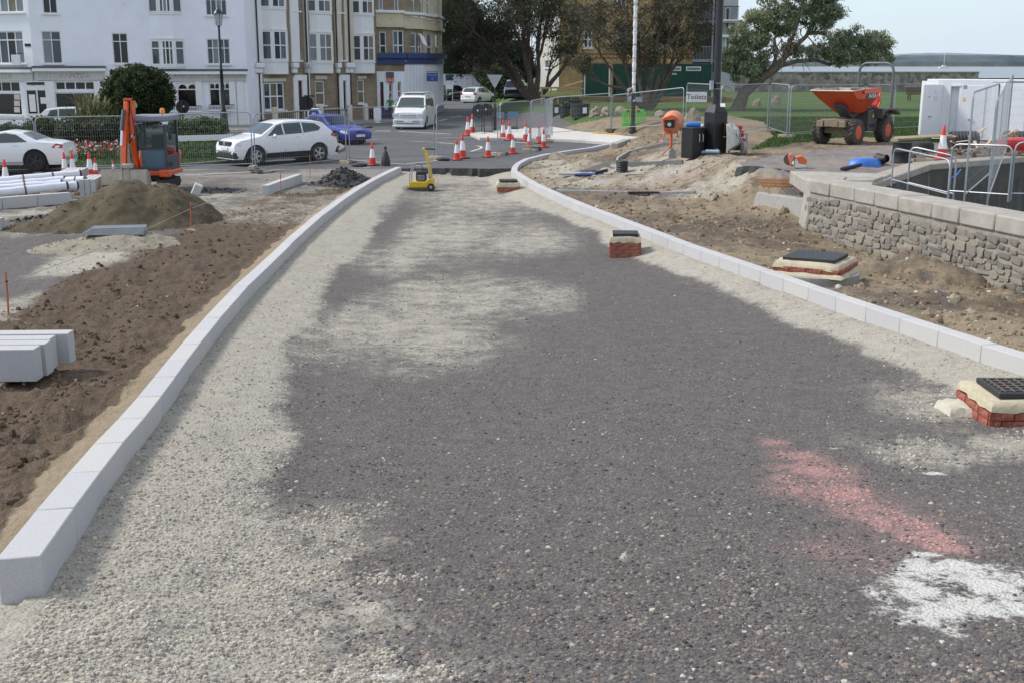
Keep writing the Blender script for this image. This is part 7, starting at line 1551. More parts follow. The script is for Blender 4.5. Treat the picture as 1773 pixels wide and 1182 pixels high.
def dense_tree(name, base, cx_, crowns, label, cols, n_each, lsz, cat='tree', trunk=None, group=None):
    root = E(name, base, 0, label, cat, group)
    if trunk: MB().tube([(0, 0, -.2), (.05, 0, trunk * .5), (0, .1, trunk)], [trunk * .06 + .05, trunk * .045 + .04, .04], 8).build('trunk', BARKD, root)
    C_ = []; R_ = []
    for (x, y, z, rx, ry, rz_, n, cr) in crowns:
        for i in range(n):
            d = Vector((random.gauss(0, 1), random.gauss(0, 1), random.gauss(0, 1))).normalized() * (random.uniform(.55, 1.0) if n < 200 else random.uniform(.82, 1.0)); C_.append((x + d.x * rx, y + d.y * ry, z + d.z * rz_)); R_.append(cr * random.uniform(.6, 1.25))
    tag(leaves('crown' if cat == 'tree' else 'foliage', clumps(C_, R_, n_each, .35), lsz, cols, root, .35, .5, .2), kind='stuff')
    # dark balls added inside the crowns so that no light leaks through the middle
    for (x, y, z, rx, ry, rz_, n, cr) in crowns: MB().ball((x, y, z), (rx * .72, ry * .72, rz_ * .72), 12, 8).build('inner_mass', M('inner_shade', (.012, .018, .008), .95, .4, 3), root)
    return root
EVG = [(.018, .032, .012), (.03, .05, .016), (.045, .068, .02), (.06, .065, .022), (.012, .022, .01)]
for px_, Y, h, w_, lab, cc in ((775, 132, 12.5, 3.6, 'tall dark evergreen tree just right of the pub', EVG), (812, 138, 8.5, 3.2, 'lower dark evergreen behind the small grey gable', EVG), (842, 126, 8.8, 3.4, 'dark green tree between the evergreens and the grey-brown tree', EVG[:3] + BRN[:2]), (752, 140, 13.5, 3.0, 'dark tree half hidden by the pub roofline', EVG), (880, 134, 6.5, 4.0, 'dark shrubby tree low behind the grey-brown tree', EVG), (868, 118, 3.4, 2.2, 'pale green roadside bush beyond the white hatchback', [(.05, .07, .025), (.08, .10, .04)])):
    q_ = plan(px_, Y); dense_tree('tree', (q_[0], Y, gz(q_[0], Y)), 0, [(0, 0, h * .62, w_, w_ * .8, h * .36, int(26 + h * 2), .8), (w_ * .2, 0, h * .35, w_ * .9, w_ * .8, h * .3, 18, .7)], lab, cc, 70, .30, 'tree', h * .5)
# round clipped bush, hedge shrubs, pampas
p = P(243, 240); s = FPX / (p.y * math.cos(TH)); hgt = HT(p, 109)
RB = [(.028, .045, .014), (.042, .062, .018), (.06, .08, .025), (.02, .032, .01)]
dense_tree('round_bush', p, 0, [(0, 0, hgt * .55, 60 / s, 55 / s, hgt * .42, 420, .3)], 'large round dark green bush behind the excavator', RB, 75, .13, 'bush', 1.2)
SH = [(.04, .06, .02), (.055, .08, .026), (.075, .095, .034), (.09, .10, .045), (.03, .045, .016)]
for i, (px_, pb, pt, wd, lab) in enumerate([(25, 252, 212, 60, 'low hedge shrub at the left edge behind the white coupe'), (75, 256, 207, 55, 'green hedge shrub above the tail of the white coupe'), (125, 258, 205, 60, 'hedge shrub in front of the pampas grass'), (175, 256, 205, 55, 'hedge shrub below the round bush'), (205, 254, 212, 34, 'small hedge shrub left of the excavator arm'), (310, 246, 207, 36, 'light green shrub right of the excavator cab'), (345, 246, 204, 46, 'light green shrub left of the lantern lamp post'), (372, 246, 210, 30, 'small light green shrub beside the lantern lamp post')]):
    p = P(px_, pb); s = FPX / (p.y * math.cos(TH)); h = HT(p, pt); w_ = wd / s / 2
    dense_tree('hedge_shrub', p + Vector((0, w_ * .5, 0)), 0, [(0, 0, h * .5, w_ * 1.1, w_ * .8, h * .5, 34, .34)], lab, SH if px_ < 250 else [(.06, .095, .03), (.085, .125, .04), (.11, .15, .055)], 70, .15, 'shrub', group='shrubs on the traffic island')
def spiky(name, p, h, n, spread, cols, label, cat, w_=.05):
    root = E(name, p, 0, label, cat); V_ = []; F_ = []; cc = []
    for i in range(n):
        a = random.uniform(0, 6.28); r = random.uniform(.05, spread) * h; hh = h * random.uniform(.5, 1.05); b = Vector((random.gauss(0, .12) * h, random.gauss(0, .12) * h, 0)); d = Vector((math.cos(a), math.sin(a), 0)); sd_ = Vector((-math.sin(a), math.cos(a), 0)) * w_ * random.uniform(.6, 1.2); k = len(V_)
        pts = [b, b + d * r * .25 + Vector((0, 0, hh * .55)), b + d * r * .8 + Vector((0, 0, hh * .95)), b + d * r * 1.15 + Vector((0, 0, hh))]
        for j, q_ in enumerate(pts): t = [1, .8, .5, .05][j]; V_ += [tuple(q_ - sd_ * t), tuple(q_ + sd_ * t)]
        F_ += [(k, k + 1, k + 3, k + 2), (k + 2, k + 3, k + 5, k + 4), (k + 4, k + 5, k + 7, k + 6)]; c = np.array(random.choice(cols)) * random.uniform(.7, 1.3); cc += [c] * 8
    tag(npmesh('blades', np.array(V_), np.array(F_), LEAFM, False, {'tint': np.array(cc)}, root), kind='stuff'); return root
p = P(150, 246); spiky('pampas_grass', p + Vector((0, .8, 0)), HT(p, 165), 260, .55, [(.20, .19, .10), (.15, .15, .07), (.10, .12, .045), (.26, .24, .14)], 'tall spiky pampas grass left of the round bush', 'grass plant')
p = P(178, 246); spiky('strap_leaf_plant', p + Vector((0, .6, 0)), HT(p, 180), 160, .7, [(.05, .075, .025), (.08, .10, .035)], 'dark strap-leaved plant between the pampas grass and round bush', 'plant')
# bedding flowers: one bed, too many to count
n = 900; fx_ = np.concatenate([RNG.uniform(92, 222, 600), RNG.uniform(304, 400, 300)]); fy_ = RNG.uniform(255, 272, n); fp_ = np.array([list(PZ(a, b, .32)) for a, b in zip(fx_, fy_)]); fp_[:, 2] = .3 + RNG.random(n) * .35
cc = [(.55, .02, .02), (.60, .05, .02), (.75, .73, .70), (.70, .70, .68), (.5, .03, .05)]
tag(leaves('bedding_flowers', fp_[:n // 2], .10, cc, None, .15, .9, .6), 'red and white bedding flowers along the front of the island hedge', 'flowers', kind='stuff')
g_ = np.repeat(fp_, 7, 0) + RNG.normal(size=(n * 7, 3)) * np.array([.22, .22, .06]); g_[:, 2] = np.abs(g_[:, 2] - .28) * .7 + .25
tag(leaves('bedding_leaves', g_, .12, [(.04, .075, .02), (.06, .10, .028), (.03, .055, .018)], None, .3, .5, .3), 'green leaves of the bedding plants on the island', 'plants', kind='stuff')
# short grass blades on the park and island where they show at the edges
def grass_blades(name, n, xr, yr, sel, label, h=.07):
    x = RNG.uniform(*xr, n); y = RNG.uniform(*yr, n); k = sel(x, y); x, y = x[k], y[k]; n = len(x); z = terr_z(x, y); a = RNG.random(n) * 6.28; hh = h * (.5 + RNG.random(n)); b = .02
    V_ = np.stack([np.c_[x - b * np.cos(a), y - b * np.sin(a), z - .01], np.c_[x + b * np.cos(a), y + b * np.sin(a), z - .01], np.c_[x + RNG.normal(size=n) * .03, y + RNG.normal(size=n) * .03, z + hh]], 1).reshape(-1, 3)
    tag(npmesh(name, V_, np.arange(3 * n).reshape(n, 3), LEAFM, False, {'tint': np.repeat(pick([(.05, .095, .02), (.075, .13, .03), (.10, .14, .045), (.035, .07, .015)], n, .3), 3, 0)}), label, 'grass', kind='stuff')
grass_blades('lawn_grass', 130000, (3, 24), (34, 62), lambda x, y: region_at(x, y) == 'G', 'short green lawn grass of the park on the right', .075)
grass_blades('island_grass', 40000, (-24, -5), (42, 56), lambda x, y: region_at(x, y) == 'G', 'short green grass on the traffic island', .08)
# pots, planters, topiary at the house fronts
TERRA = M('terracotta', (.40, .14, .07), .8, .15, 4)
p = P(435, 213); s = FPX / (p.y * math.cos(TH)); r = dense_tree('potted_topiary', p, 0, [(0, 0, HT(p, 181), 13.5 / s, 13.5 / s, 14 / s, 40, .12)], 'round topiary ball in a terracotta pot before the terrace', RB, 80, .08, 'potted plant', HT(p, 185)); MB().lathe([(12 / s, 0), (16 / s, .9), (17 / s, .95), (15 / s, .96)], 18).build('pot', TERRA, r)
for px_, pb, pt, wd, lab in ((512, 206, 180, 12, 'leafy pot plant by the brown door'), (462, 208, 183, 9, 'small leafy plant under the three-light window'), (565, 206, 182, 26, 'low hedge plant under the middle house window'), (630, 205, 178, 26, 'bushy plants before the last terraced house'), (646, 206, 188, 14, 'dark shrub beside the tall lamp post'), (618, 206, 186, 10, 'flowering pot plant left of the last house window')):
    p = P(px_, pb); s = FPX / (p.y * math.cos(TH)); h = HT(p, pt); r = dense_tree('potted_plant', p, 0, [(0, 0, h * .62, wd / s / 2, .35, h * .36, 16, .16)], lab, SH + [(.2, .05, .05)] if 'flower' in lab else SH, 60, .1, 'potted plant'); MB().lathe([(.16, 0), (.22, .3), (.2, .32)], 14).build('pot', random.choice([TERRA, BLKM]), r)
for px_, pb, pt in ((325, 196, 184), (380, 196, 183)): pass
# boulders along the park edge
BOUL = M('sandstone', (.27, .23, .175), .95, .2, 2, bump=.8, bscale=12, dirt=.2, dirtcol=(.2, .17, .13))
def rock(name, px_, pb, w_, h_, label, cat='boulder', seed=0, mat=None, gzf=None):
    p = P(px_, pb); s = FPX / (p.y * math.cos(TH)); rnd = random.Random(seed + int(px_ * 10)); W, H = w_ / s, h_ / s; m = MB(); n = 12; rings = []
    for i in range(6):
        t = i / 5; k = [1.0, 1.0, .94, .8, .58, .12][i]; rings.append([(W / 2 * k * math.cos(a) * (1 + rnd.uniform(-.28, .2)), W / 2 * .8 * k * math.sin(a) * (1 + rnd.uniform(-.25, .2)), -H * .12 + H * 1.1 * [0, .25, .5, .74, .9, 1.0][i] + rnd.uniform(-.1, .1) * H + .14 * H * math.cos(a + seed + px_)) for a in np.linspace(0, 2 * math.pi, n + 1)[:-1]])
    m.loft(rings); o = m.build(name, mat or BOUL, None, smooth=22); o.location = (p.x, p.y + W * .3, gz(p.x, p.y)); tag(o, label, cat); return o
for a in [(1031, 202, 22, 15, 'pale sandstone boulder right of the black planters'), (1052, 202, 22, 15, 'second sandstone boulder behind the fence posts'), (1078, 200, 26, 14, 'wide low boulder behind the green barrier'), (1101, 200, 20, 14, 'boulder half hidden behind the wrapped column'), (1147, 204, 26, 11, 'low boulder behind the cement mixer drum'), (1204, 210, 24, 20, 'big rounded boulder between mixer and feeder pillar'), (1312, 184, 16, 12, 'pale rock right of the leaning trunk'), (1344, 182, 18, 15, 'squarish pale rock behind the park fence')]: rock('boulder', *a)
# ================================================================== heaps, materials, tools, person
HEAPM = M('heap_soil', (.058, .045, .026), .98, .4, 2.5, bump=1.0, bscale=24, col2=(.112, .088, .052)); SANDM = M('heap_sand', (.21, .185, .14), .97, .2, 4, bump=.9, bscale=40, col2=(.32, .285, .22)); DTAR = M('heap_tarmac', (.022, .022, .023), .9, .4, 8, bump=1, bscale=30, col2=(.065, .063, .062))
def mound(name, px_, pb, lumps, label, cat, mat, seed, nz=.10, tints=None, nst=900, ss=.05, p=None):
    """lumps: (dx, dy, rx, ry, h); height field over its own grid"""
    c = p or P(px_, pb); x0 = min(l[0] - l[2] for l in lumps) - .2; x1 = max(l[0] + l[2] for l in lumps) + .2; y0 = min(l[1] - l[3] for l in lumps) - .2; y1 = max(l[1] + l[3] for l in lumps) + .2
    n = 90; gx, gy = np.meshgrid(np.linspace(x0, x1, n), np.linspace(y0, y1, n), indexing='ij'); wx, wy = gx + c.x, gy + c.y; h = np.zeros_like(gx)
    for (dx, dy, rx, ry, hh) in lumps:
        q_ = np.sqrt(((gx - dx) / rx) ** 2 + ((gy - dy) / ry) ** 2) + .16 * (fbm(wx * 1.1, wy * 1.1, 3, seed) - .5); t = np.clip(1 - q_, 0, 1); h = np.maximum(h, hh * (1.12 * t - .12 * t ** 2) * (1 - .25 * t ** 3))
    h = h + np.where(h > .02, nz * (fbm(wx * 2.6, wy * 2.6, 5, seed + 4, .6) - .5), 0); z = terr_z(wx.ravel(), wy.ravel()).reshape(n, n) + h - .05
    V_ = np.stack([wx, wy, z], -1).reshape(-1, 3); ix = np.arange(n * n).reshape(n, n); F_ = np.stack([ix[:-1, :-1], ix[1:, :-1], ix[1:, 1:], ix[:-1, 1:]], -1).reshape(-1, 4); F_ = F_[(h.reshape(-1)[F_] > .004).any(1)]
    u_, inv = np.unique(F_, return_inverse=True); root = tag(npmesh(name, V_[u_], inv.reshape(F_.shape), mat, True), label, cat)
    k = RNG.integers(0, n * n, nst); k = k[h.reshape(-1)[k] > .05]; XX = V_[k]; jit = RNG.normal(size=(len(k), 2)) * .03
    st = stones('clods', XX[:, 0] + jit[:, 0], XX[:, 1] + jit[:, 1], ss * (.3 + RNG.random(len(k)) ** 3 * 1.4), pick(tints, len(k), .25), None, None, .8, zs=XX[:, 2] + .005); st.parent = root; return root
def mz(x, y, lumps, c): return 0
c = P(205, 392); hh = HT(c, 318) * 1.02
mound('soil_heap', 0, 0, [(.1, .5, 1.75, 2.0, hh * 1.38), (.75, .7, 1.5, 1.7, hh * 1.28), (-.7, .2, 1.5, 1.8, hh * .8), (-1.4, -.2, 1.2, 1.3, hh * .36)], 'large heap of brown soil in front of the excavator', 'soil heap', HEAPM, 3, .26, [(.09, .068, .04), (.13, .10, .06), (.065, .05, .03), (.2, .17, .12)], 1500, .028, c)
c2 = P(178, 430); h2 = HT(c2, 404)
mound('sand_heap', 0, 0, [(.15, .4, 1.35, 1.25, h2 * 1.5), (-.5, .0, 1.1, 1.0, h2 * .95), (.8, .3, .8, .8, h2 * .8)], 'low flat-topped heap of grey sand carrying steel sheets', 'sand heap', SANDM, 5, .05, [(.30, .27, .21), (.38, .34, .27), (.22, .2, .16)], 1200, .03, c2)
mound('tarmac_heap', 605, 321, [(-.25, .6, .9, 1.5, HT(P(605, 320), 292) * 1.25), (-.75, .1, .6, .7, .25), (.1, -.3, .55, .8, .25)], 'black heap of broken tarmac behind the left kerb', 'tarmac heap', DTAR, 7, .16, [(.03, .03, .031), (.05, .05, .05), (.02, .02, .02)], 1400, .06)
c_ = P(510, 340); mound('soil_bank', 0, 0, [(0, .3, 1.5, 1.0, .10), (.9, 1.2, .7, 1.1, .16)], 'low brown bank in front of the free-standing kerb row', 'soil heap', HEAPM, 9, .06, [(.12, .09, .05), (.17, .13, .075)], 700, .04, c_)
mound('tarmac_heap', 86, 383, [(0, .4, 1.1, .5, .22), (-.7, .1, .6, .4, .10)], 'small black tarmac heap left of the soil heap', 'tarmac heap', DTAR, 12, .08, [(.03, .03, .031), (.05, .05, .05)], 500, .06)
mound('asphalt_spill', 375, 335, [(0, .5, 1.2, 1.1, .12)], 'low dark spill of asphalt crumbs right of the excavator', 'tarmac heap', M('asphalt_crumb', (.05, .047, .045), .95, .3, 5, bump=.9, bscale=40, col2=(.12, .115, .11)), 15, .05, [(.07, .066, .062), (.12, .115, .11), (.04, .04, .04)], 900, .05)
# galvanised sheets on the sand heap
pz = c2.z + h2 * .92
sg = E('steel_sheet_stack', D(200, 405, c2.y + .3), R(8), 'stack of galvanised channel sheets on the sand heap', 'steel sheets')
for i in range(4):
    m = MB(); L = 1.22 - .06 * i
    m.prism([(-.20, 0), (-.20, .035), (-.18, .035), (-.17, .012), (-.02, .012), (-.01, .03), (.01, .03), (.02, .012), (.17, .012), (.18, .035), (.20, .035), (.20, 0)], -L / 2, L / 2, 'x')
    o = m.build('channel_sheet', GALV, sg); o.location = (.02 * i, -.08 + .05 * i, .012 + .03 * i); o.rotation_euler = (0, 0, R(-3 + 2 * i))
# wrapped pipe bundle and kerb packs
WRP = M('pipe_wrap_white', (.66, .68, .74), .5, .08, 4, bump=.25, bscale=10); BANDM = M('brown_strap', (.20, .09, .05), .7)
def pipe(a, b, r, label, ends=True):
    a, b = Vector(a), Vector(b); L = (b - a).length; rz = math.atan2(b.y - a.y, b.x - a.x); el = math.atan2(b.z - a.z, Vector((b.x - a.x, b.y - a.y)).length)
    o = E('wrapped_pipe', a, 0, label, 'pipe', 'white wrapped pipes beside the kerb packs'); o.rotation_euler = (0, -el, rz)
    n = int(L / .2); rnd = random.Random(int(a.x * 100)); prof = [(r * (1 + rnd.uniform(-.05, .05)) * (.90 if i % 4 == 0 else 1), L * i / n) for i in range(n + 1)]
    MB().lathe(prof, 14, T=Matrix.Rotation(math.pi / 2, 4, 'Y')).build('wrapping', WRP, o)
    for i in range(max(1, int(L / .8))):
        x = .4 + i * .8
        if x < L: MB().lathe([(r * 1.04, x), (r * 1.04, x + .05)], 14, T=Matrix.Rotation(math.pi / 2, 4, 'Y'), cap=False).build('strap', BANDM, o)
    MB().cyl((L, 0, 0), (L + .06, 0, 0), r * .9, n=14).build('end_cap', TRIM, o)
for (xa, ya, xb, yb, Ya, Yb, lab) in [(-40, 318, 137, 301, 33.2, 34.6, 'top white wrapped pipe of the bundle'), (-40, 325, 110, 312, 32.9, 33.9, 'second white wrapped pipe from the top'), (-40, 330, 105, 318.5, 32.4, 33.3, 'third white wrapped pipe from the top'), (-40, 338, 114, 322, 31.7, 32.9, 'lowest white wrapped pipe, nearest the kerb row'), (112, 323, 131, 321, 33.0, 33.2, 'short white wrapped pipe stub at the bundle end'), (106, 314, 146, 313, 33.9, 33.9, 'short white pipe lying across the bundle end')]:
    a, b = D(xa, ya, Ya), D(xb, yb, Yb); pipe(a, b, .12, lab)
tm = E('timber_pallet', P(60, 338), R(4), 'timber bearers under the white wrapped pipes', 'pallet')
for i, x in enumerate((-1.2, -.3, .6, 1.25)): MB().box((x, .6, .04), (.12, 1.8, .10)).build('bearer', MATS['bearer_wood'], tm)
MB().box((1.42, .2, .18), (.08, .1, .36)).build('stop_post', MATS['bearer_wood'], tm)
def kpack(x0, y0, x1, y1, Y, dy, lab, ns):
    a, b = D(x0, y1, Y), D(x1, y1, Y); zt_ = D(x0, y0, Y).z; r = E('kerb_pack', (a.x, Y, gz(a.x, Y)), R(9), lab, 'kerb pack'); W = (b.x - a.x); H = zt_ - gz(a.x, Y)
    for i in range(ns): MB().box((W * (i + .5) / ns, dy / 2, H / 2), (W / ns - .012, dy, H)).build('kerb_stone', KERBM, r, bevel=.006)
kpack(107, 296, 142, 330, 34.7, 1.1, 'upper pack of kerb stones behind the wrapped pipes', 4); kpack(137, 311.5, 165, 330, 33.6, 1.6, 'lower pack of kerb stones left of the bucket', 3)
for i, (px_, pb, lab) in enumerate([(341, 339, 'tilted kerb offcut right of the excavator')]):
    p = P(px_, pb); o = MB().box((0, 0, .12), (.22, .22, .36), ry=R(24), rx=R(12)).build('kerb_offcut', KERBM2, None, bevel=.008); o.location = p + Vector((0, 0, .03)); o.rotation_euler = (0, 0, R(20)); tag(o, lab, 'kerb stone')
p = P(2, 399); o = MB().box((-.3, 0, .14), (.7, .25, .28)).build('kerb_stone', KERBM, None, bevel=.008); o.location = p; tag(o, 'single kerb stone cut by the left edge below the kerb row', 'kerb stone')
for px_, pb, w_, h_, lab in ((57, 338, 20, 11, 'pale rock beside the kerb row under the pipes'), (6, 341, 26, 11, 'brown rock at the left edge above the kerb row')): rock('rock', px_, pb, w_, h_, lab, 'rock', 3)
# survey pins with string line
PINM = M('pin_rust', (.42, .13, .05), .6, .2, 8)
pins = []
for px_, pb, pt, lab in ((15, 549, 474, 'orange survey pin at the left edge of the dark ground'), (331, 394, 352, 'orange survey pin right of the soil heap'), (486, 335, 297, 'thin survey pin in front of the free-standing kerb row'), (537, 310, 269, 'thin survey pin behind the free-standing kerb row')):
    p = P(px_, pb); h = HT(p, pt); o = E('survey_pin', (p.x, p.y, gt(p.x, p.y)), 0, lab, 'survey pin'); MB().cyl((0, 0, -.1), (.02, 0, h), .014 if px_ < 400 else .009, n=8).build('rod', PINM, o); MB().cyl((.02, 0, h * .76), (.02, 0, h * .79), .02, n=8).build('string_knot', BLKM, o); pins.append(p + Vector((.01, 0, h * .77)))
o = MB().tube([pins[0] + (pins[1] - pins[0]) * t - Vector((0, 0, .05 * math.sin(math.pi * t))) for t in np.linspace(-.15, 1, 10)] + [pins[1] + (pins[2] - pins[1]) * t for t in (.5, 1)], .005, 4).build('string_line', M('string', (.45, .42, .36), .9), None); tag(o, 'taut builder’s string line between the orange survey pins', 'string')
for px_, pb in ((16, 556), (331, 398)):
    mound('pin_mortar', px_, pb, [(0, .05, .28, .22, .09)], 'small mortar mound round the %s survey pin' % ('left' if px_ < 100 else 'heap-side'), 'mortar', SANDM, px_, .03, [(.3, .27, .21)], 60, .02)
# ---- plate compactor
YEL = M('compactor_yellow', (.62, .40, .015), .5, .15, 5, dirt=.25, dirtcol=(.22, .16, .08))
p = P(730, 330); s = FPX / (p.y * math.cos(TH)); o = E('plate_compactor', p, R(-4), 'yellow plate compactor with upright handle on the road bed', 'compactor'); z = lambda py: HT(p, py); x = lambda px_: (px_ - 730) / s
MB().prism([(x(706), .07), (x(712), .015), (x(749), .015), (x(755), .07), (x(753), .085), (x(708), .085)], -.28, .28, 'y').build('base_plate', M('plate_steel', (.10, .09, .08), .6, .2, 6, metal=.4), o)
MB().prism([(x(708), .09), (x(752), .09), (x(752), z(309)), (x(744), z(309)), (x(738), z(314)), (x(716), z(314)), (x(708), z(318))], -.22, .22, 'y').build('body', YEL, o, bevel=.03)
MB().box((x(730), 0, z(305)), (.30, .3, .30)).build('engine', TRIM, o, bevel=.03); MB().box((x(731), -.16, z(308)), (.22, .04, .18)).build('engine_panel', M('engine_grey', (.16, .16, .17), .5), o, bevel=.02)
MB().tube([(x(710), -.2, .12), (x(711), -.2, z(302)), (x(716), -.2, z(288)), (x(746), -.2, z(289)), (x(748), -.2, .3)], .018, 6).build('guard_frame', GALV, o); MB().tube([(x(710), .2, .12), (x(711), .2, z(302)), (x(716), .2, z(288)), (x(746), .2, z(289)), (x(748), .2, .3)], .018, 6).build('guard_frame', GALV, o)
MB().tube([(x(747), 0, .35), (x(744), 0, z(290)), (x(739), 0, z(264)), (x(736), 0, z(258))], [.05, .045, .04, .04], 10).build('handle', YEL, o); MB().cyl((x(736), 0, z(258)), (x(755), 0, z(259)), .022, n=8).build('grip', TRIM, o); MB().ball((x(735), 0, z(258.5)), (.045, .05, .045)).build('handle_joint', YEL, o)
MB().lathe([(.10, -.04), (.11, 0), (.10, .04)], 18, T=TR((x(749), -.26, .13), 0, math.pi / 2)).build('wheel', RUBBER, o); MB().lathe([(.05, -.045), (.05, .05)], 12, T=TR((x(749), -.26, .13), 0, math.pi / 2)).build('wheel_hub', GALV, o)
MB().tube([(x(716), -.2, z(290)), (x(724), -.22, z(283)), (x(733), -.2, z(286)), (x(735), -.15, z(296))], .012, 5).build('hose', TRIM, o)
# ---- cement mixer
MIXO = M('mixer_orange', (.66, .14, .04), .5, .15, 5, dirt=.15, dirtcol=(.45, .33, .26)); MIXD = M('mixer_drum', (.60, .22, .13), .6, .15, 5, dirt=.3, dirtcol=(.5, .4, .33)); TUBE = M('mixer_leg', (.50, .36, .26), .6, .15, 6)
p = P(1161, 271.5); s = FPX / (p.y * math.cos(TH)); o = E('cement_mixer', p, 0, 'orange cement mixer on a tripod stand beside the black bin', 'cement mixer'); z = lambda py: HT(p, py); x = lambda px_: (px_ - 1163) / s
T_ = TR((x(1167), .15, z(211)), R(-18), R(-78))
MB().lathe([(.14, -.42), (.28, -.36), (.33, -.1), (.33, .08), (.22, .36), (.19, .38)], 22, T=T_).build('drum', MIXD, o)
MB().prism([(x(1144), z(204)), (x(1160), z(198)), (x(1170), z(203)), (x(1169), z(207)), (x(1145), z(208))], -.42, -.18, 'y').build('motor_hood', MIXO, o, bevel=.02); MB().box((x(1157), -.30, z(214)), (.30, .22, .24)).build('motor_box', TRIM, o, bevel=.03); MB().cyl((x(1156), -.42, z(215)), (x(1156), -.46, z(215)), .06, n=12).build('motor_cap', M('cap_white', (.6, .58, .5), .6), o)
MB().tube([(x(1147), -.2, z(205)), (x(1149), -.2, z(226)), (x(1171), -.1, z(228)), (x(1175), .0, z(209))], .035, 6).build('yoke', MIXO, o); MB().tube([(x(1147), -.2, z(241)), (x(1150), -.2, z(230)), (x(1173), -.1, z(230)), (x(1174), -.1, z(238))], .03, 6).build('cradle', MIXO, o)
MB().cyl((x(1163), 0, .25), (x(1163), 0, z(230)), .045, n=10).build('stand_post', MIXO, o)
for e in ((x(1141), -.15, 0), (x(1150), .35, 0), (x(1177), -.1, 0), (x(1169), .4, 0)): MB().cyl((x(1163), 0, .33), e, .02, n=6).build('leg', TUBE, o)
q = P(1164, 275); sp = E('shovel', (q.x, q.y, gz(q.x, q.y)), 0, 'long-handled shovel leaning between the mixer and the bin', 'shovel'); d_ = D(1190, 197, q.y + .4) - Vector((q.x, q.y, gz(q.x, q.y))); MB().cyl(d_ * .18, d_, .016, n=6).build('shaft', M('ash_shaft', (.55, .45, .32), .7), sp); MB().prism([(-.11, 0), (.11, 0), (.10, .24), (.03, .29), (-.03, .29), (-.10, .24)], -.012, .012, 'y').build('blade', GALV, sp)
# ---- black bin, blue bags, pipes
p = P(1199, 274); s = FPX / (p.y * math.cos(TH)); o = E('black_cabinet', p, R(33), 'black steel litter bin cabinet with a pale handle', 'cabinet'); H = HT(p, 222); W = .50
MB().box((0, 0, H / 2), (W, W, H)).build('body', BLK, o, bevel=.015); MB().box((0, 0, H + .012), (W + .04, W + .04, .03)).build('lid', M('lid_grey', (.06, .065, .07), .5), o)
hm = MB().tube([(.10 - .1, -W / 2 - .01, H * .80), (.0, -W / 2 - .04, H * .78), (.0, -W / 2 - .04, H * .56), (.14, -W / 2 - .04, H * .56), (.14, -W / 2 - .04, H * .78), (.14, -W / 2 - .01, H * .8)], .011, 6).build('handle', M('handle_pale', (.65, .64, .58), .4, metal=.3), o)
o = MB().prism([(-.24, -.15), (.22, -.15), (.24, .14), (-.2, .16)], 0, .14, 'z').build('blue_bag', M('blue_plastic', (.03, .16, .55), .45, .2, 6, bump=.4, bscale=12), None, bevel=.05); o.location = (p.x - .02, p.y, p.z + H + .028); tag(o, 'blue plastic bag lying on top of the black bin', 'bag')
q = P(1219, 271); o = E('blue_white_sacks', (q.x, q.y + .8, gz(q.x, q.y + .45)), 0, 'blue and white sacks stacked between bin and feeder pillar', 'sacks')
for i in range(4): MB().box((0, 0, .12 + i * .22), (.2 + .03 * (i % 2), .3, .21)).build('sack', [M('sack_blue', (.08, .35, .6), .5, .3, 5), MATS['cone_sleeve']][i % 2], o, bevel=.07)
for i, (px_, pb, rz, L) in enumerate([(1224, 266, 25, .55), (1229, 268, -20, .5), (1234, 270, -30, .42), (1240, 266, 10, .35)]):
    q = P(px_, pb); o = MB().lathe([(.055, -L / 2), (.055, L / 2), (.045, L / 2), (.045, -L / 2)], 14, T=Matrix.Rotation(math.pi / 2, 4, 'Y'), cap=False).build('plastic_pipe', M('pipe_blue_grey', (.22, .29, .36), .4), None); o.location = (q.x, q.y, gz(q.x, q.y) + .06 + .03 * i); o.rotation_euler = (0, R(-8 * (i % 2)), R(rz)); tag(o, ['blue-grey pipe offcut nearest the black bin', 'blue-grey pipe offcut crossing the middle of the pile', 'blue-grey pipe offcut in front of the feeder pillar', 'short blue-grey pipe offcut at the pillar foot'][i], 'pipe', 'pipe offcuts by the feeder pillar')
# ---- wheelbarrow tipped up and red generator
p = P(1262, 268); o = E('wheelbarrow', p, R(60), 'pale wheelbarrow tipped up against the feeder pillar', 'wheelbarrow'); H = HT(p, 214)
MB().loft([[(-.30, -.05, .12), (.30, -.05, .12), (.30, .02, H), (-.30, .02, H)], [(-.2, -.26, .28), (.2, -.26, .28), (.2, -.22, H * .82), (-.2, -.22, H * .82)]], caps=True).build('tray', M('barrow_pale', (.50, .50, .46), .55, .15, 5, dirt=.25, dirtcol=(.4, .34, .26)), o, bevel=.02)
MB().lathe([(.12, -.05), (.19, -.05), (.20, 0), (.19, .05), (.12, .05)], 20, T=TR((.1, -.42, .2), R(40), math.pi / 2)).build('wheel', M('barrow_tyre', (.28, .26, .23), .8), o); MB().tube([(.25, -.1, .9), (.22, -.3, .45), (.1, -.42, .2), (-.05, -.3, .5), (-.2, -.1, .9)], .018, 6).build('frame', GALV, o)
p = P(1279, 267); o = E('red_generator', p + Vector((0, .25, 0)), R(-15), 'red portable pump with tubular frame beside the wheelbarrow', 'generator'); H = HT(p, 218); RED = M('machine_red', (.45, .025, .03), .5, .15, 5, dirt=.2, dirtcol=(.35, .15, .12))
MB().box((0, 0, H * .70), (.36, .34, H * .24)).build('tank', RED, o, bevel=.05); MB().box((.04, 0, H * .42), (.40, .38, H * .24)).build('engine', RED, o, bevel=.05); MB().box((0, -.03, H * .92), (.24, .26, .12)).build('filler', RED, o, bevel=.03); MB().box((.05, 0, H * .2), (.36, .34, .14)).build('base', TRIM, o)
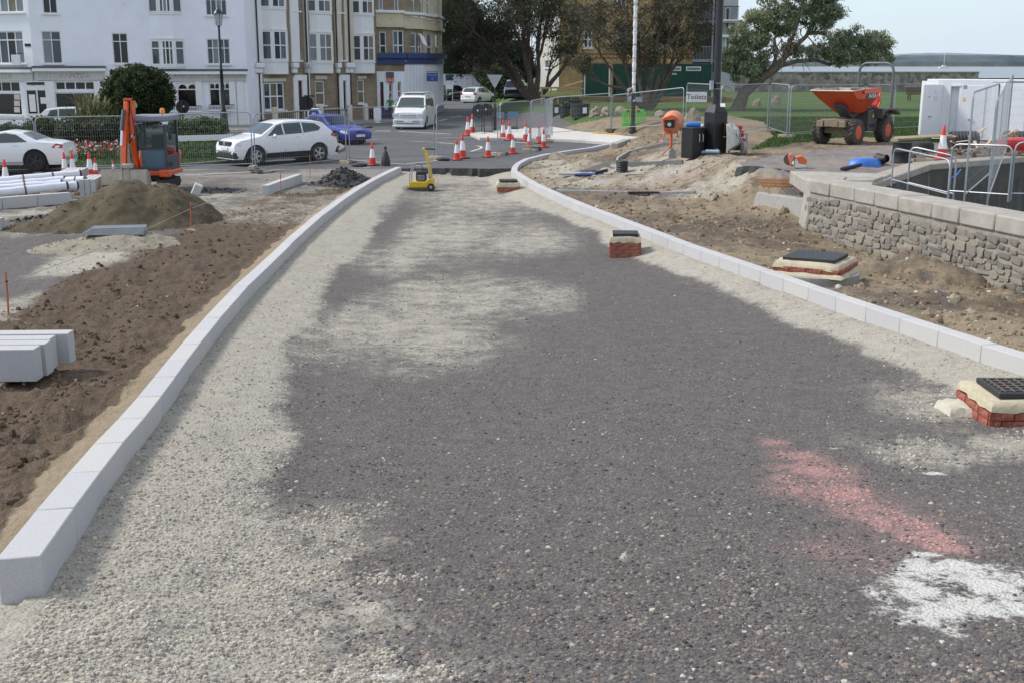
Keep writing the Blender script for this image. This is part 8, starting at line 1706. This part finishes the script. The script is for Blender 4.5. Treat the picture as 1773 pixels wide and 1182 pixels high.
MB().tube([(-.24, -.22, 0), (-.24, -.22, H * .6), (-.05, -.22, H * .78), (.26, -.22, H * .7), (.28, -.22, 0)], .02, 6).build('frame', GALV, o); MB().tube([(-.24, .22, 0), (-.24, .22, H * .6), (-.05, .22, H * .78), (.26, .22, H * .7), (.28, .22, 0)], .02, 6).build('frame', GALV, o)
# ---- cut-off saw on the path
p = P(1380, 292); s = FPX / (p.y * math.cos(TH)); o = E('disc_cutter', p, R(-8), 'orange and white disc cutter standing on the path edge', 'saw'); z = lambda py: HT(p, py); x = lambda px_: (px_ - 1378) / s
MB().prism([(x(1368), z(284)), (x(1373), z(288)), (x(1373), 0.02), (x(1393), 0.02), (x(1394), z(279)), (x(1383), z(271)), (x(1374), z(274))], -.11, .11, 'y').build('body', M('saw_white', (.68, .66, .62), .5, .08, 6), o, bevel=.02)
MB().prism([(x(1374), z(272)), (x(1384), z(269)), (x(1394), z(277)), (x(1393), z(285)), (x(1380), z(283))], -.125, .125, 'y').build('cover', MIXO, o, bevel=.02); MB().prism([(x(1361), z(270)), (x(1366), z(265)), (x(1371), z(270)), (x(1371), z(289)), (x(1366), z(289))], -.05, .05, 'y').build('blade_guard', MIXD, o, bevel=.02)
MB().cyl((x(1364), -.02, z(277)), (x(1364), .02, z(277)), .15, n=24).build('blade', M('blade_brown', (.16, .08, .06), .6), o); MB().tube([(x(1372), -.1, z(288)), (x(1372), -.1, z(275)), (x(1377), -.1, z(272)), (x(1382), -.1, z(274))], .014, 6).build('handle', TRIM, o)
# ---- tarp, bins, rubble by the quay
BLT = MATS['blue_plastic']
q = P(1500, 289); o = MB().loft([[(.48 * k * math.cos(a) * (1 + .15 * math.sin(3 * a)), .22 * k * math.sin(a) * (1 + .2 * math.sin(2 * a)), zz) for a in np.linspace(0, 6.283, 13)[:-1]] for k, zz in ((1, -.02), (.9, .12), (.6, .21), (.2, .22))]).build('blue_tarpaulin', BLT, None, smooth=60); o.location = (q.x, q.y + .1, gz(q.x, q.y)); o.rotation_euler = (0, 0, .2); tag(o, 'crumpled blue tarpaulin on the quay', 'tarpaulin')
a, b = P(1457, 297), P(1490, 292); o = MB().cyl((a.x, a.y, gz(a.x, a.y) + .05), (b.x, b.y, gz(b.x, b.y) + .09), .05, n=10).build('black_pipe', TRIM, None); tag(o, 'short black pipe sticking out beside the blue tarpaulin', 'pipe')
q = P(1526, 287); o = E('tipped_bucket', (q.x, q.y, gz(q.x, q.y) + .16), R(30), 'black bucket lying on its side by the blue tarpaulin', 'bucket'); MB().lathe([(.10, .18), (.15, -.18), (.14, -.17), (.09, .17)], 16, T=TR((0, 0, 0), 0, R(78)), cap=False).build('shell', TRIM, o); MB().cyl((0, -.1, .0), (0, .17, .04), .12, n=14).build('bottom', TRIM, o)
q = P(1560, 282); s = FPX / (q.y * math.cos(TH)); o = E('chamber_rings', (q.x, q.y, gz(q.x, q.y)), 0, 'stacked black plastic chamber rings with timber laid on top', 'chamber rings'); H = HT(q, 246)
for i in range(2): MB().lathe([(.26, H * i / 2), (.27, H * (i / 2 + .02)), (.25, H * (i / 2 + .1)), (.25, H * (i / 2 + .40)), (.27, H * (i / 2 + .47)), (.24, H * (i / 2 + .49))], 22).build('ring', BLKM, o)
q2 = P(1606, 274); o = MB().lathe([(.36, 0), (.36, .35), (.32, .4), (.30, .42)], 24).build('black_drum', BLKM, None); o.location = (q2.x, q2.y + .6, gz(q2.x, q2.y)); tag(o, 'wide black plastic chamber behind the cone on the quay', 'drum')
for i, (x0, y0, x1, y1) in enumerate([(1552, 241, 1648, 235), (1550, 239, 1640, 233.5), (1554, 243, 1600, 239), (1560, 238, 1655, 237)]):
    a, b = D(x0, y0, q.y + .1 * i), D(x1, y1, q.y + .9 + .1 * i); o = MB().cyl(a, b, .03, n=4).build('timber_batten', M('batten', (.50, .40, .27), .8, .15, 6), None); tag(o, ['front timber batten over the chamber rings', 'second timber batten over the chamber rings', 'short timber batten at the ring edge', 'rear timber batten reaching behind the cone'][i], 'timber', 'battens over the chamber rings')
rnd = random.Random(2)
for i in range(6):
    px_, pb = 1658 + i * 10.5, rnd.uniform(225, 252); a = D(px_, pb, 35.5 + rnd.uniform(-.6, .6)); L = rnd.uniform(.5, .9)
    o = MB().box((0, 0, 0), (L, .09, .03), rz=rnd.uniform(0, 3), ry=rnd.uniform(-.6, .6)).build('broken_board', MATS['batten'], None); o.location = (a.x, a.y, max(a.z, gz(a.x, a.y) + .1)); tag(o, ['leftmost', 'second from left', 'third from left', 'fourth from left', 'fifth from left', 'rightmost'][i] + ' broken pallet board in the pile before the white cabin', 'timber', 'broken boards on the quay pile')
for i, (x0, y0, x1, y1) in enumerate([(1735, 238, 1762, 226), (1738, 243, 1752, 236), (1752, 228, 1764, 244)]):
    a, b = D(x0, y0, 35.2), D(x1, y1, 35.4); o = MB().cyl(a, b, .05, n=4).build('broken_board', MATS['batten'], None); tag(o, ['long slanting', 'short lower', 'steep rightmost'][i] + ' pallet board in the pile at the right edge', 'timber', 'broken boards at the right edge')
CORR = M('corrugated_black', (.025, .026, .03), .6, .2, 6)
for x0, x1, yy, lab in ((1646, 1692, 232, 'black corrugated pipe before the open cabin door'), (1740, 1800, 231, 'black corrugated pipe at the right edge of the quay pile')):
    a, b = D(x0, yy, 37.6), D(x1, yy - 2, 37.6); L = (b - a).length; n = int(L / .05); o = MB().lathe([(.30 if i % 2 else .27, L * i / n) for i in range(n + 1)], 18, T=Matrix.Translation((a.x, a.y, gz(a.x, a.y) + .3)) @ Matrix.Rotation(math.pi / 2, 4, 'Y')).build('corrugated_pipe', CORR, None); tag(o, lab, 'pipe')
q = D(1700, 262, 34.6); mound('rubble_pile', 0, 0, [(-.3, .3, 1.6, .8, .35), (-1.6, .0, .8, .5, .22), (1.2, .5, 1.0, .7, .3)], 'dark pile of rubble and scrap on the quay edge', 'rubble', M('rubble_dark', (.10, .085, .07), .95, .4, 4, bump=.9, bscale=20, col2=(.2, .17, .14)), 31, .14, [(.18, .15, .12), (.09, .08, .07), (.3, .24, .17)], 500, .12, Vector((q.x, q.y, 1.1)))
q = P(1770, 262); o = MB().loft([[(.75 * k * math.cos(a), .3 * k * math.sin(a), zz) for a in np.linspace(0, 6.283, 17)[:-1]] for k, zz in ((.85, 0), (1, .1), (.9, .3), (.5, .36), (.1, .37))]).build('red_tray', M('red_plastic', (.50, .02, .025), .4, .1, 4, coat=.2), None); o.location = (D(1768, 248, 34.2).x, 34.2, D(1768, 262, 34.2).z + .02); tag(o, 'red plastic tray lying at the right edge of the quay', 'tray')
for px_, pb, lab in ((1600, 283, 'plank offcut on the quay behind the low barrier'),): q = P(px_, pb); o = MB().box((0, 0, .06), (.5, .16, .12)).build('timber_offcut', MATS['batten'], None); o.location = (q.x, q.y, gz(q.x, q.y)); tag(o, lab, 'timber')
a, b = D(1648, 308, 29.8), D(1664, 294, 29.9); o = MB().tube([a, (a + b) / 2 + Vector((0, 0, -.06)), b], .02, 6).build('blue_rope', BLT, None); tag(o, 'piece of blue rope hanging on the quay wall', 'rope')
# ---- green barrier, yellow mat, planters
p = P(1098, 221); s = FPX / (p.y * math.cos(TH)); o = E('chapter_barrier', p + Vector((0, .25, 0)), R(4), 'bright green plastic barrier behind the wrapped lamp column', 'barrier'); H = HT(p, 190); W = 40 / s; LIME = M('lime_plastic', (.16, .62, .09), .45, .1, 3)
pl = lambda t, e=0: W * t
MB().box((0, 0, H * .90), (W * .88, .06, H * .2)).build('top_rail', LIME, o, bevel=.02); MB().box((0, 0, H * .14), (W, .10, H * .28)).build('bottom_board', LIME, o, bevel=.03)
for t in np.linspace(-.42, .42, 9): MB().box((W * t * .97, 0, H * .54), (.075, .05, H * .56), ry=R(6 * np.sign(t))).build('slat', LIME, o)
for t in (-.26, .2): MB().box((W * t, -.036, H * .9), (W * .14, .012, H * .15)).build('reflector', M('reflector_red', (.5, .03, .03), .4), o)
for s_ in (-1, 1): MB().box((s_ * W * .5, 0, H * .5), (.06, .05, H * .8), ry=R(s_ * -6)).build('end_post', LIME, o)
o = MB().prism([tuple(P(*k)[:2]) for k in ((1024, 234.5), (1062, 227.5), (1085, 231), (1066, 234))], 0, .05, 'z').build('yellow_mat', M('mat_yellow', (.60, .36, .04), .7, .12, 3), None, bevel=.01); o.location.z = .335; tag(o, 'yellow plastic trench cover on the new concrete footway', 'trench cover')
POT = M('planter_black', (.022, .022, .025), .55, .2, 4)
for px_, pb, pt, w_, lab in ((962, 203, 182, 17, 'left black planter tub with a white label'), (979, 205, 184, 19, 'middle black planter tub'), (1005, 206, 180, 34, 'wide right black planter tub with a white label')):
    p = P(px_, pb); s = FPX / (p.y * math.cos(TH)); W = w_ / s; H = HT(p, pt); o = E('planter', (p.x, p.y + .5, gz(p.x, p.y)), 0, lab, 'planter'); MB().lathe([(W * .44, 0), (W * .5, H * .9), (W * .54, H * .92), (W * .54, H), (W * .46, H), (W * .44, H * .9)], 20).build('tub', POT, o)
    if w_ != 19: MB().box((W * (.1 if w_ < 20 else .22), -W * .47, H * .55), (.22, .02, .32)).build('label', MATS['paper'], o)
p = P(988, 204); s = FPX / (p.y * math.cos(TH)); dense_tree('planter_shrub', (p.x, p.y + .5, gz(p.x, p.y)), 0, [(0, 0, HT(p, 178), 17 / s, .5, 7 / s, 24, .22)], 'green shrub growing out of the black planters', [(.04, .06, .025), (.06, .085, .035), (.09, .11, .06)], 60, .14, 'shrub')
q = P(1097, 215); o = E('notice_board', (D(1099, 174, 70).x, 70, gz(8, 70)), 0, 'small grey notice board behind the wrapped lamp column', 'sign'); h = HT(Vector((0, 70, gz(8, 70))), 170); MB().box((0, 0, h - .1), (.85, .05, .26)).build('board', M('board_pale', (.38, .42, .44), .5), o); MB().box((0, .05, (h - .1) / 2), (.08, .08, h - .1)).build('post', POST, o)
# ---- dug ground: pipe ends, slabs, gratings, rusty mesh, cut edge
q = P(1077, 297); o = MB().lathe([(.19 if i % 2 else .17, .36 * i / 10) for i in range(11)], 18).build('corrugated_riser', CORR, None); o.location = (q.x, q.y, gt(q.x, q.y) - .02); tag(o, 'black corrugated riser pipe at the corner of the dark edging', 'pipe')
q = P(1030, 294); o = MB().prism([(-.5, 0), (.5, 0), (.5, .28), (.42, .3)], -.06, .06, 'y').build('concrete_wedge', CONCR, None, bevel=.01); o.location = (q.x, q.y, gt(q.x, q.y)); o.rotation_euler = (R(-20), 0, R(10)); tag(o, 'broken concrete wedge tilted in the dug ground', 'concrete')
q = P(1000, 301); o = MB().prism([(-.6, -.2), (.3, -.25), (.6, .1), (-.2, .25)], 0, .06, 'z').build('concrete_slab', M('slab_pale', (.36, .35, .33), .9, .12, 5), None, bevel=.01); o.location = (q.x, q.y, gt(q.x, q.y) + .02); tag(o, 'flat grey slab lying behind the bend of the right kerb', 'slab')
q = P(1017, 302); o = MB().tube([(-.4, 0, .04), (-.1, .03, .06), (.2, -.02, .05), (.5, .05, .05)], .03, 6).build('blue_pipe', BLT, None); o.location = (q.x, q.y, gt(q.x, q.y) + .05); tag(o, 'blue water pipe across the grey slab', 'pipe')
q = P(1041, 300); o = MB().cyl((-.18, 0, .05), (.2, .1, .12), .05, n=8).build('black_pipe', TRIM, None); o.location = (q.x, q.y, gt(q.x, q.y)); tag(o, 'black pipe end beside the concrete wedge', 'pipe')
q = P(1100, 304); o = MB().box((0, 0, .03), (.55, .2, .05)).build('paving_offcut', M('offcut_pale', (.42, .38, .3), .9, .1, 6), None, bevel=.006); o.location = (q.x, q.y, gt(q.x, q.y)); tag(o, 'pale paving offcut in front of the dark edging', 'slab')
q = P(1076, 254); o = MB().box((0, 0, .1), (.25, 1.3, .16), rx=R(4)).build('concrete_lintel', CONCR, None, bevel=.01); o.location = (q.x, q.y + .3, gt(q.x, q.y)); o.rotation_euler = (0, 0, R(-25)); tag(o, 'concrete lintel lying across the trench beyond the kerb bend', 'concrete')
q = P(1114, 338); o = E('drain_grating', (q.x, q.y, gt(q.x, q.y) + .07), R(-2), 'black slotted drain grating in the crossing channel', 'grating'); MB().box((0, 0, .0), (.84, .15, .05)).build('frame', IRON, o)
for i in range(14): MB().box((-.38 + i * .058, 0, .03), (.03, .12, .012), rz=.5).build('bar', M('grating_bar', (.09, .09, .10), .45), o)
RUST = M('rust', (.33, .13, .035), .85, .3, 8)
q = P(1365, 326); o = E('rusty_mesh', (q.x, q.y, gt(q.x, q.y) + .10), R(6), 'rusty reinforcing mesh laid before the end of the sea wall', 'mesh'); o.rotation_euler = (R(9), 0, R(6))
for i in range(14): MB().cyl((-.72 + i * .11, -.38, 0), (-.72 + i * .11, .38, .02), .012, n=5).build('bar', RUST, o)
for i in range(6): MB().cyl((-.75, -.35 + i * .14, .02), (.75, -.35 + i * .14, .03), .012, n=5).build('cross_bar', RUST, o)
a, b = P(1300, 350), P(1412, 362); m = MB(); d_ = Vector((b.x - a.x, b.y - a.y, 0)).normalized(); n_ = Vector((-d_.y, d_.x, 0)); za = gz(a.x, a.y)
o = m.hexa([Vector((a.x, a.y, za - .2)), Vector((b.x, b.y, za - .2)), Vector((b.x, b.y, za - .2)) + n_ * .25, Vector((a.x, a.y, za - .2)) + n_ * .25, Vector((a.x + .15, a.y + .1, za + .24)), Vector((b.x, b.y, za + .36)), Vector((b.x, b.y, za + .36)) + n_ * .2, Vector((a.x + .15, a.y, za + .24)) + n_ * .2]).build('concrete_footing', CONCR, None, bevel=.04); tag(o, 'grey concrete footing butting against the end of the sea wall', 'footing')
for a in [(1357, 372, 19, 14, 'brown boulder before the concrete footing'), (1655, 527, 26, 16, 'pale rock below the sea wall at the right'), (1492, 502, 14, 12, 'small rock beside the concrete-ring manhole'), (1685, 545, 28, 8, 'flat pale stone on the dug ground at the right'), (1518, 458, 18, 8, 'flat pale stone behind the ring manhole'), (1608, 548, 22, 9, 'pale stone above the right kerb')]: rock('rock', *a, cat='rock', seed=2, mat=M('rubble_rock', (.34, .28, .2), .95, .2, 8, bump=.7, bscale=40))
rock('stone', 1085, 975, 25, 18, 'single pale stone lying in the foreground of the road bed', 'stone', 5, M('pale_stone', (.52, .49, .41), .95, .12, 30, bump=.8, bscale=120))
for a in [(160, 690, 46, 28, 'brown clay lump right of the stacked kerb stones'), (70, 795, 30, 18, 'grey clay lump in the topsoil near the kerb end'), (20, 870, 34, 20, 'sandy lump at the left edge near the kerb end'), (45, 770, 28, 22, 'dark clay lump in the topsoil at the left')]: rock('clay_lump', *a, cat='clay lump', seed=4, mat=M('clay', (.15, .115, .08), .95, .3, 8, bump=1, bscale=30))
# broken tarmac edges of the existing road and path
def cut_edge(pts, h, name, lab, seed, mat=DTAR, zoff=0.0, dep=.16):
    rnd = random.Random(seed); q_ = resample([Vector((*p_, 0)) for p_ in pts], .14); r0, r1, r2, r3 = [], [], [], []; m = MB(); rings = []
    for i, p_ in enumerate(q_):
        a = q_[max(0, i - 1)]; b = q_[min(len(q_) - 1, i + 1)]; d_ = (b - a).normalized(); n_ = Vector((d_.y, -d_.x, 0)); o_ = rnd.uniform(-.05, .09); z = gz(p_.x - n_.x * .25, p_.y - n_.y * .25) + zoff
        rings.append([tuple(p_ + n_ * (.10 + o_ * 1.2) + Vector((0, 0, z - h - .06))), tuple(p_ + n_ * (.05 + o_) + Vector((0, 0, z - h * rnd.uniform(.25, .5)))), tuple(p_ + n_ * (.01 + o_) + Vector((0, 0, z + .012))), tuple(p_ - n_ * dep + Vector((0, 0, z + .006))), tuple(p_ - n_ * dep + Vector((0, 0, z - h)))])
    o = m.loft(rings).build(name, mat, None, smooth=20); tag(o, lab, 'tarmac edge')
cut_edge([(xL(41.0) - .1, 41.05), (-2.2, 41.2), (-.8, 41.0), (.05, 41.15)], .2, 'tarmac_edge', 'broken dark edge of the old road where the new bed begins', 3)
PE = [tuple(P(1278, 287))[:2], (6.55, 30.0), (6.6, 27.9)]
cut_edge([tuple(PZ(1278, 287, 1.08))[:2], tuple(PZ(1330, 292, 1.08))[:2], tuple(PZ(1412, 301, 1.08))[:2]], .16, 'tarmac_edge', 'broken dark edge of the path above the dug ground', 5)
# ---- concrete footway slab beyond the kerb bend
# ---- person in green top walking by the pub
SKIN = M('skin', (.45, .27, .19), .6, .05, 8); GTOP = M('green_top', (.03, .22, .07), .8, .15, 10); DKL = M('dark_leggings', (.02, .02, .025), .8); SHOE = M('red_shoes', (.5, .08, .04), .6); HAIR = M('dark_hair', (.02, .015, .012), .7)
def person(p, H, rz, label):
    root = E('person', p, rz, label, 'person'); k = H / 1.68
    me = bpy.data.meshes.new('body'); J = dict(pel=(0, 0, .92), wst=(0, 0, 1.06), ch=(0, -.02, 1.26), nk=(0, -.01, 1.42), hd0=(0, -.02, 1.50), hd1=(0, -.03, 1.60), lsh=(-.17, 0, 1.36), rsh=(.17, 0, 1.36), lel=(-.27, .06, 1.12), rel=(.28, .04, 1.12), lwr=(-.30, -.12, .98), rwr=(.20, -.20, 1.20), lh=(-.30, -.19, .95), rh=(.12, -.24, 1.26), lhp=(-.09, 0, .88), rhp=(.09, 0, .88), lkn=(-.10, -.10, .49), rkn=(.09, .02, .48), lan=(-.10, -.06, .09), ran=(.10, .20, .12), lto=(-.10, -.22, .04), rto=(.10, .08, .04))
    rad = dict(pel=.15, wst=.125, ch=.15, nk=.06, hd0=.08, hd1=.095, lsh=.07, rsh=.07, lel=.05, rel=.05, lwr=.036, rwr=.036, lh=.032, rh=.032, lhp=.10, rhp=.10, lkn=.062, rkn=.062, lan=.042, ran=.042, lto=.04, rto=.04)
    ks = list(J); ed = [('pel', 'wst'), ('wst', 'ch'), ('ch', 'nk'), ('nk', 'hd0'), ('hd0', 'hd1'), ('ch', 'lsh'), ('ch', 'rsh'), ('lsh', 'lel'), ('lel', 'lwr'), ('lwr', 'lh'), ('rsh', 'rel'), ('rel', 'rwr'), ('rwr', 'rh'), ('pel', 'lhp'), ('pel', 'rhp'), ('lhp', 'lkn'), ('lkn', 'lan'), ('lan', 'lto'), ('rhp', 'rkn'), ('rkn', 'ran'), ('ran', 'rto')]
    me.from_pydata([tuple(np.array(J[n]) * k) for n in ks], [(ks.index(a), ks.index(b)) for a, b in ed], []); o = link('body', me, None, root)
    md = o.modifiers.new('skin', 'SKIN'); 
    if not me.skin_vertices: me.skin_vertices.new() if hasattr(me.skin_vertices, 'new') else None
    if not me.skin_vertices:
        bm = bmesh.new(); bm.from_mesh(me); bm.verts.layers.skin.verify(); bm.to_mesh(me); bm.free()
    for i, n in enumerate(ks): v = me.skin_vertices[0].data[i]; v.radius = (rad[n] * k, rad[n] * k * .8); v.use_root = (n == 'pel')
    o.modifiers.new('sub', 'SUBSURF').levels = 2; o.modifiers['sub'].render_levels = 2
    bpy.context.view_layer.update(); ev = o.evaluated_get(bpy.context.evaluated_depsgraph_get()); m2 = bpy.data.meshes.new_from_object(ev); o.modifiers.clear(); o.data = m2
    for mt in (SKIN, GTOP, DKL, SHOE): m2.materials.append(mt)
    for pl_ in m2.polygons:
        c = pl_.center / k; pl_.material_index = 3 if c.z < .10 else 2 if c.z < .92 else (1 if (c.z < 1.43 and (abs(c.x) < .24 or c.z > 1.15) and c.y > -.16) else 0); pl_.use_smooth = True
    MB().ball((0, .0, 1.60 * k), (.095 * k, .105 * k, .105 * k), 12, 8).build('hair', HAIR, root); MB().ball((0, .06, 1.70 * k), (.05 * k, .05 * k, .05 * k)).build('hair_bun', HAIR, root); MB().ball((0, -.035 * k, 1.575 * k), (.078 * k, .085 * k, .10 * k), 12, 8).build('face', SKIN, root); MB().cyl((0, -.115 * k, 1.565 * k), (0, -.135 * k, 1.555 * k), .012, n=6).build('nose', SKIN, root)
p = P(676, 206); person(Vector((p.x, p.y, gz(p.x, p.y))), max(1.5, HT(p, 168)), R(10), 'person in a green top and dark leggings walking past the pub')
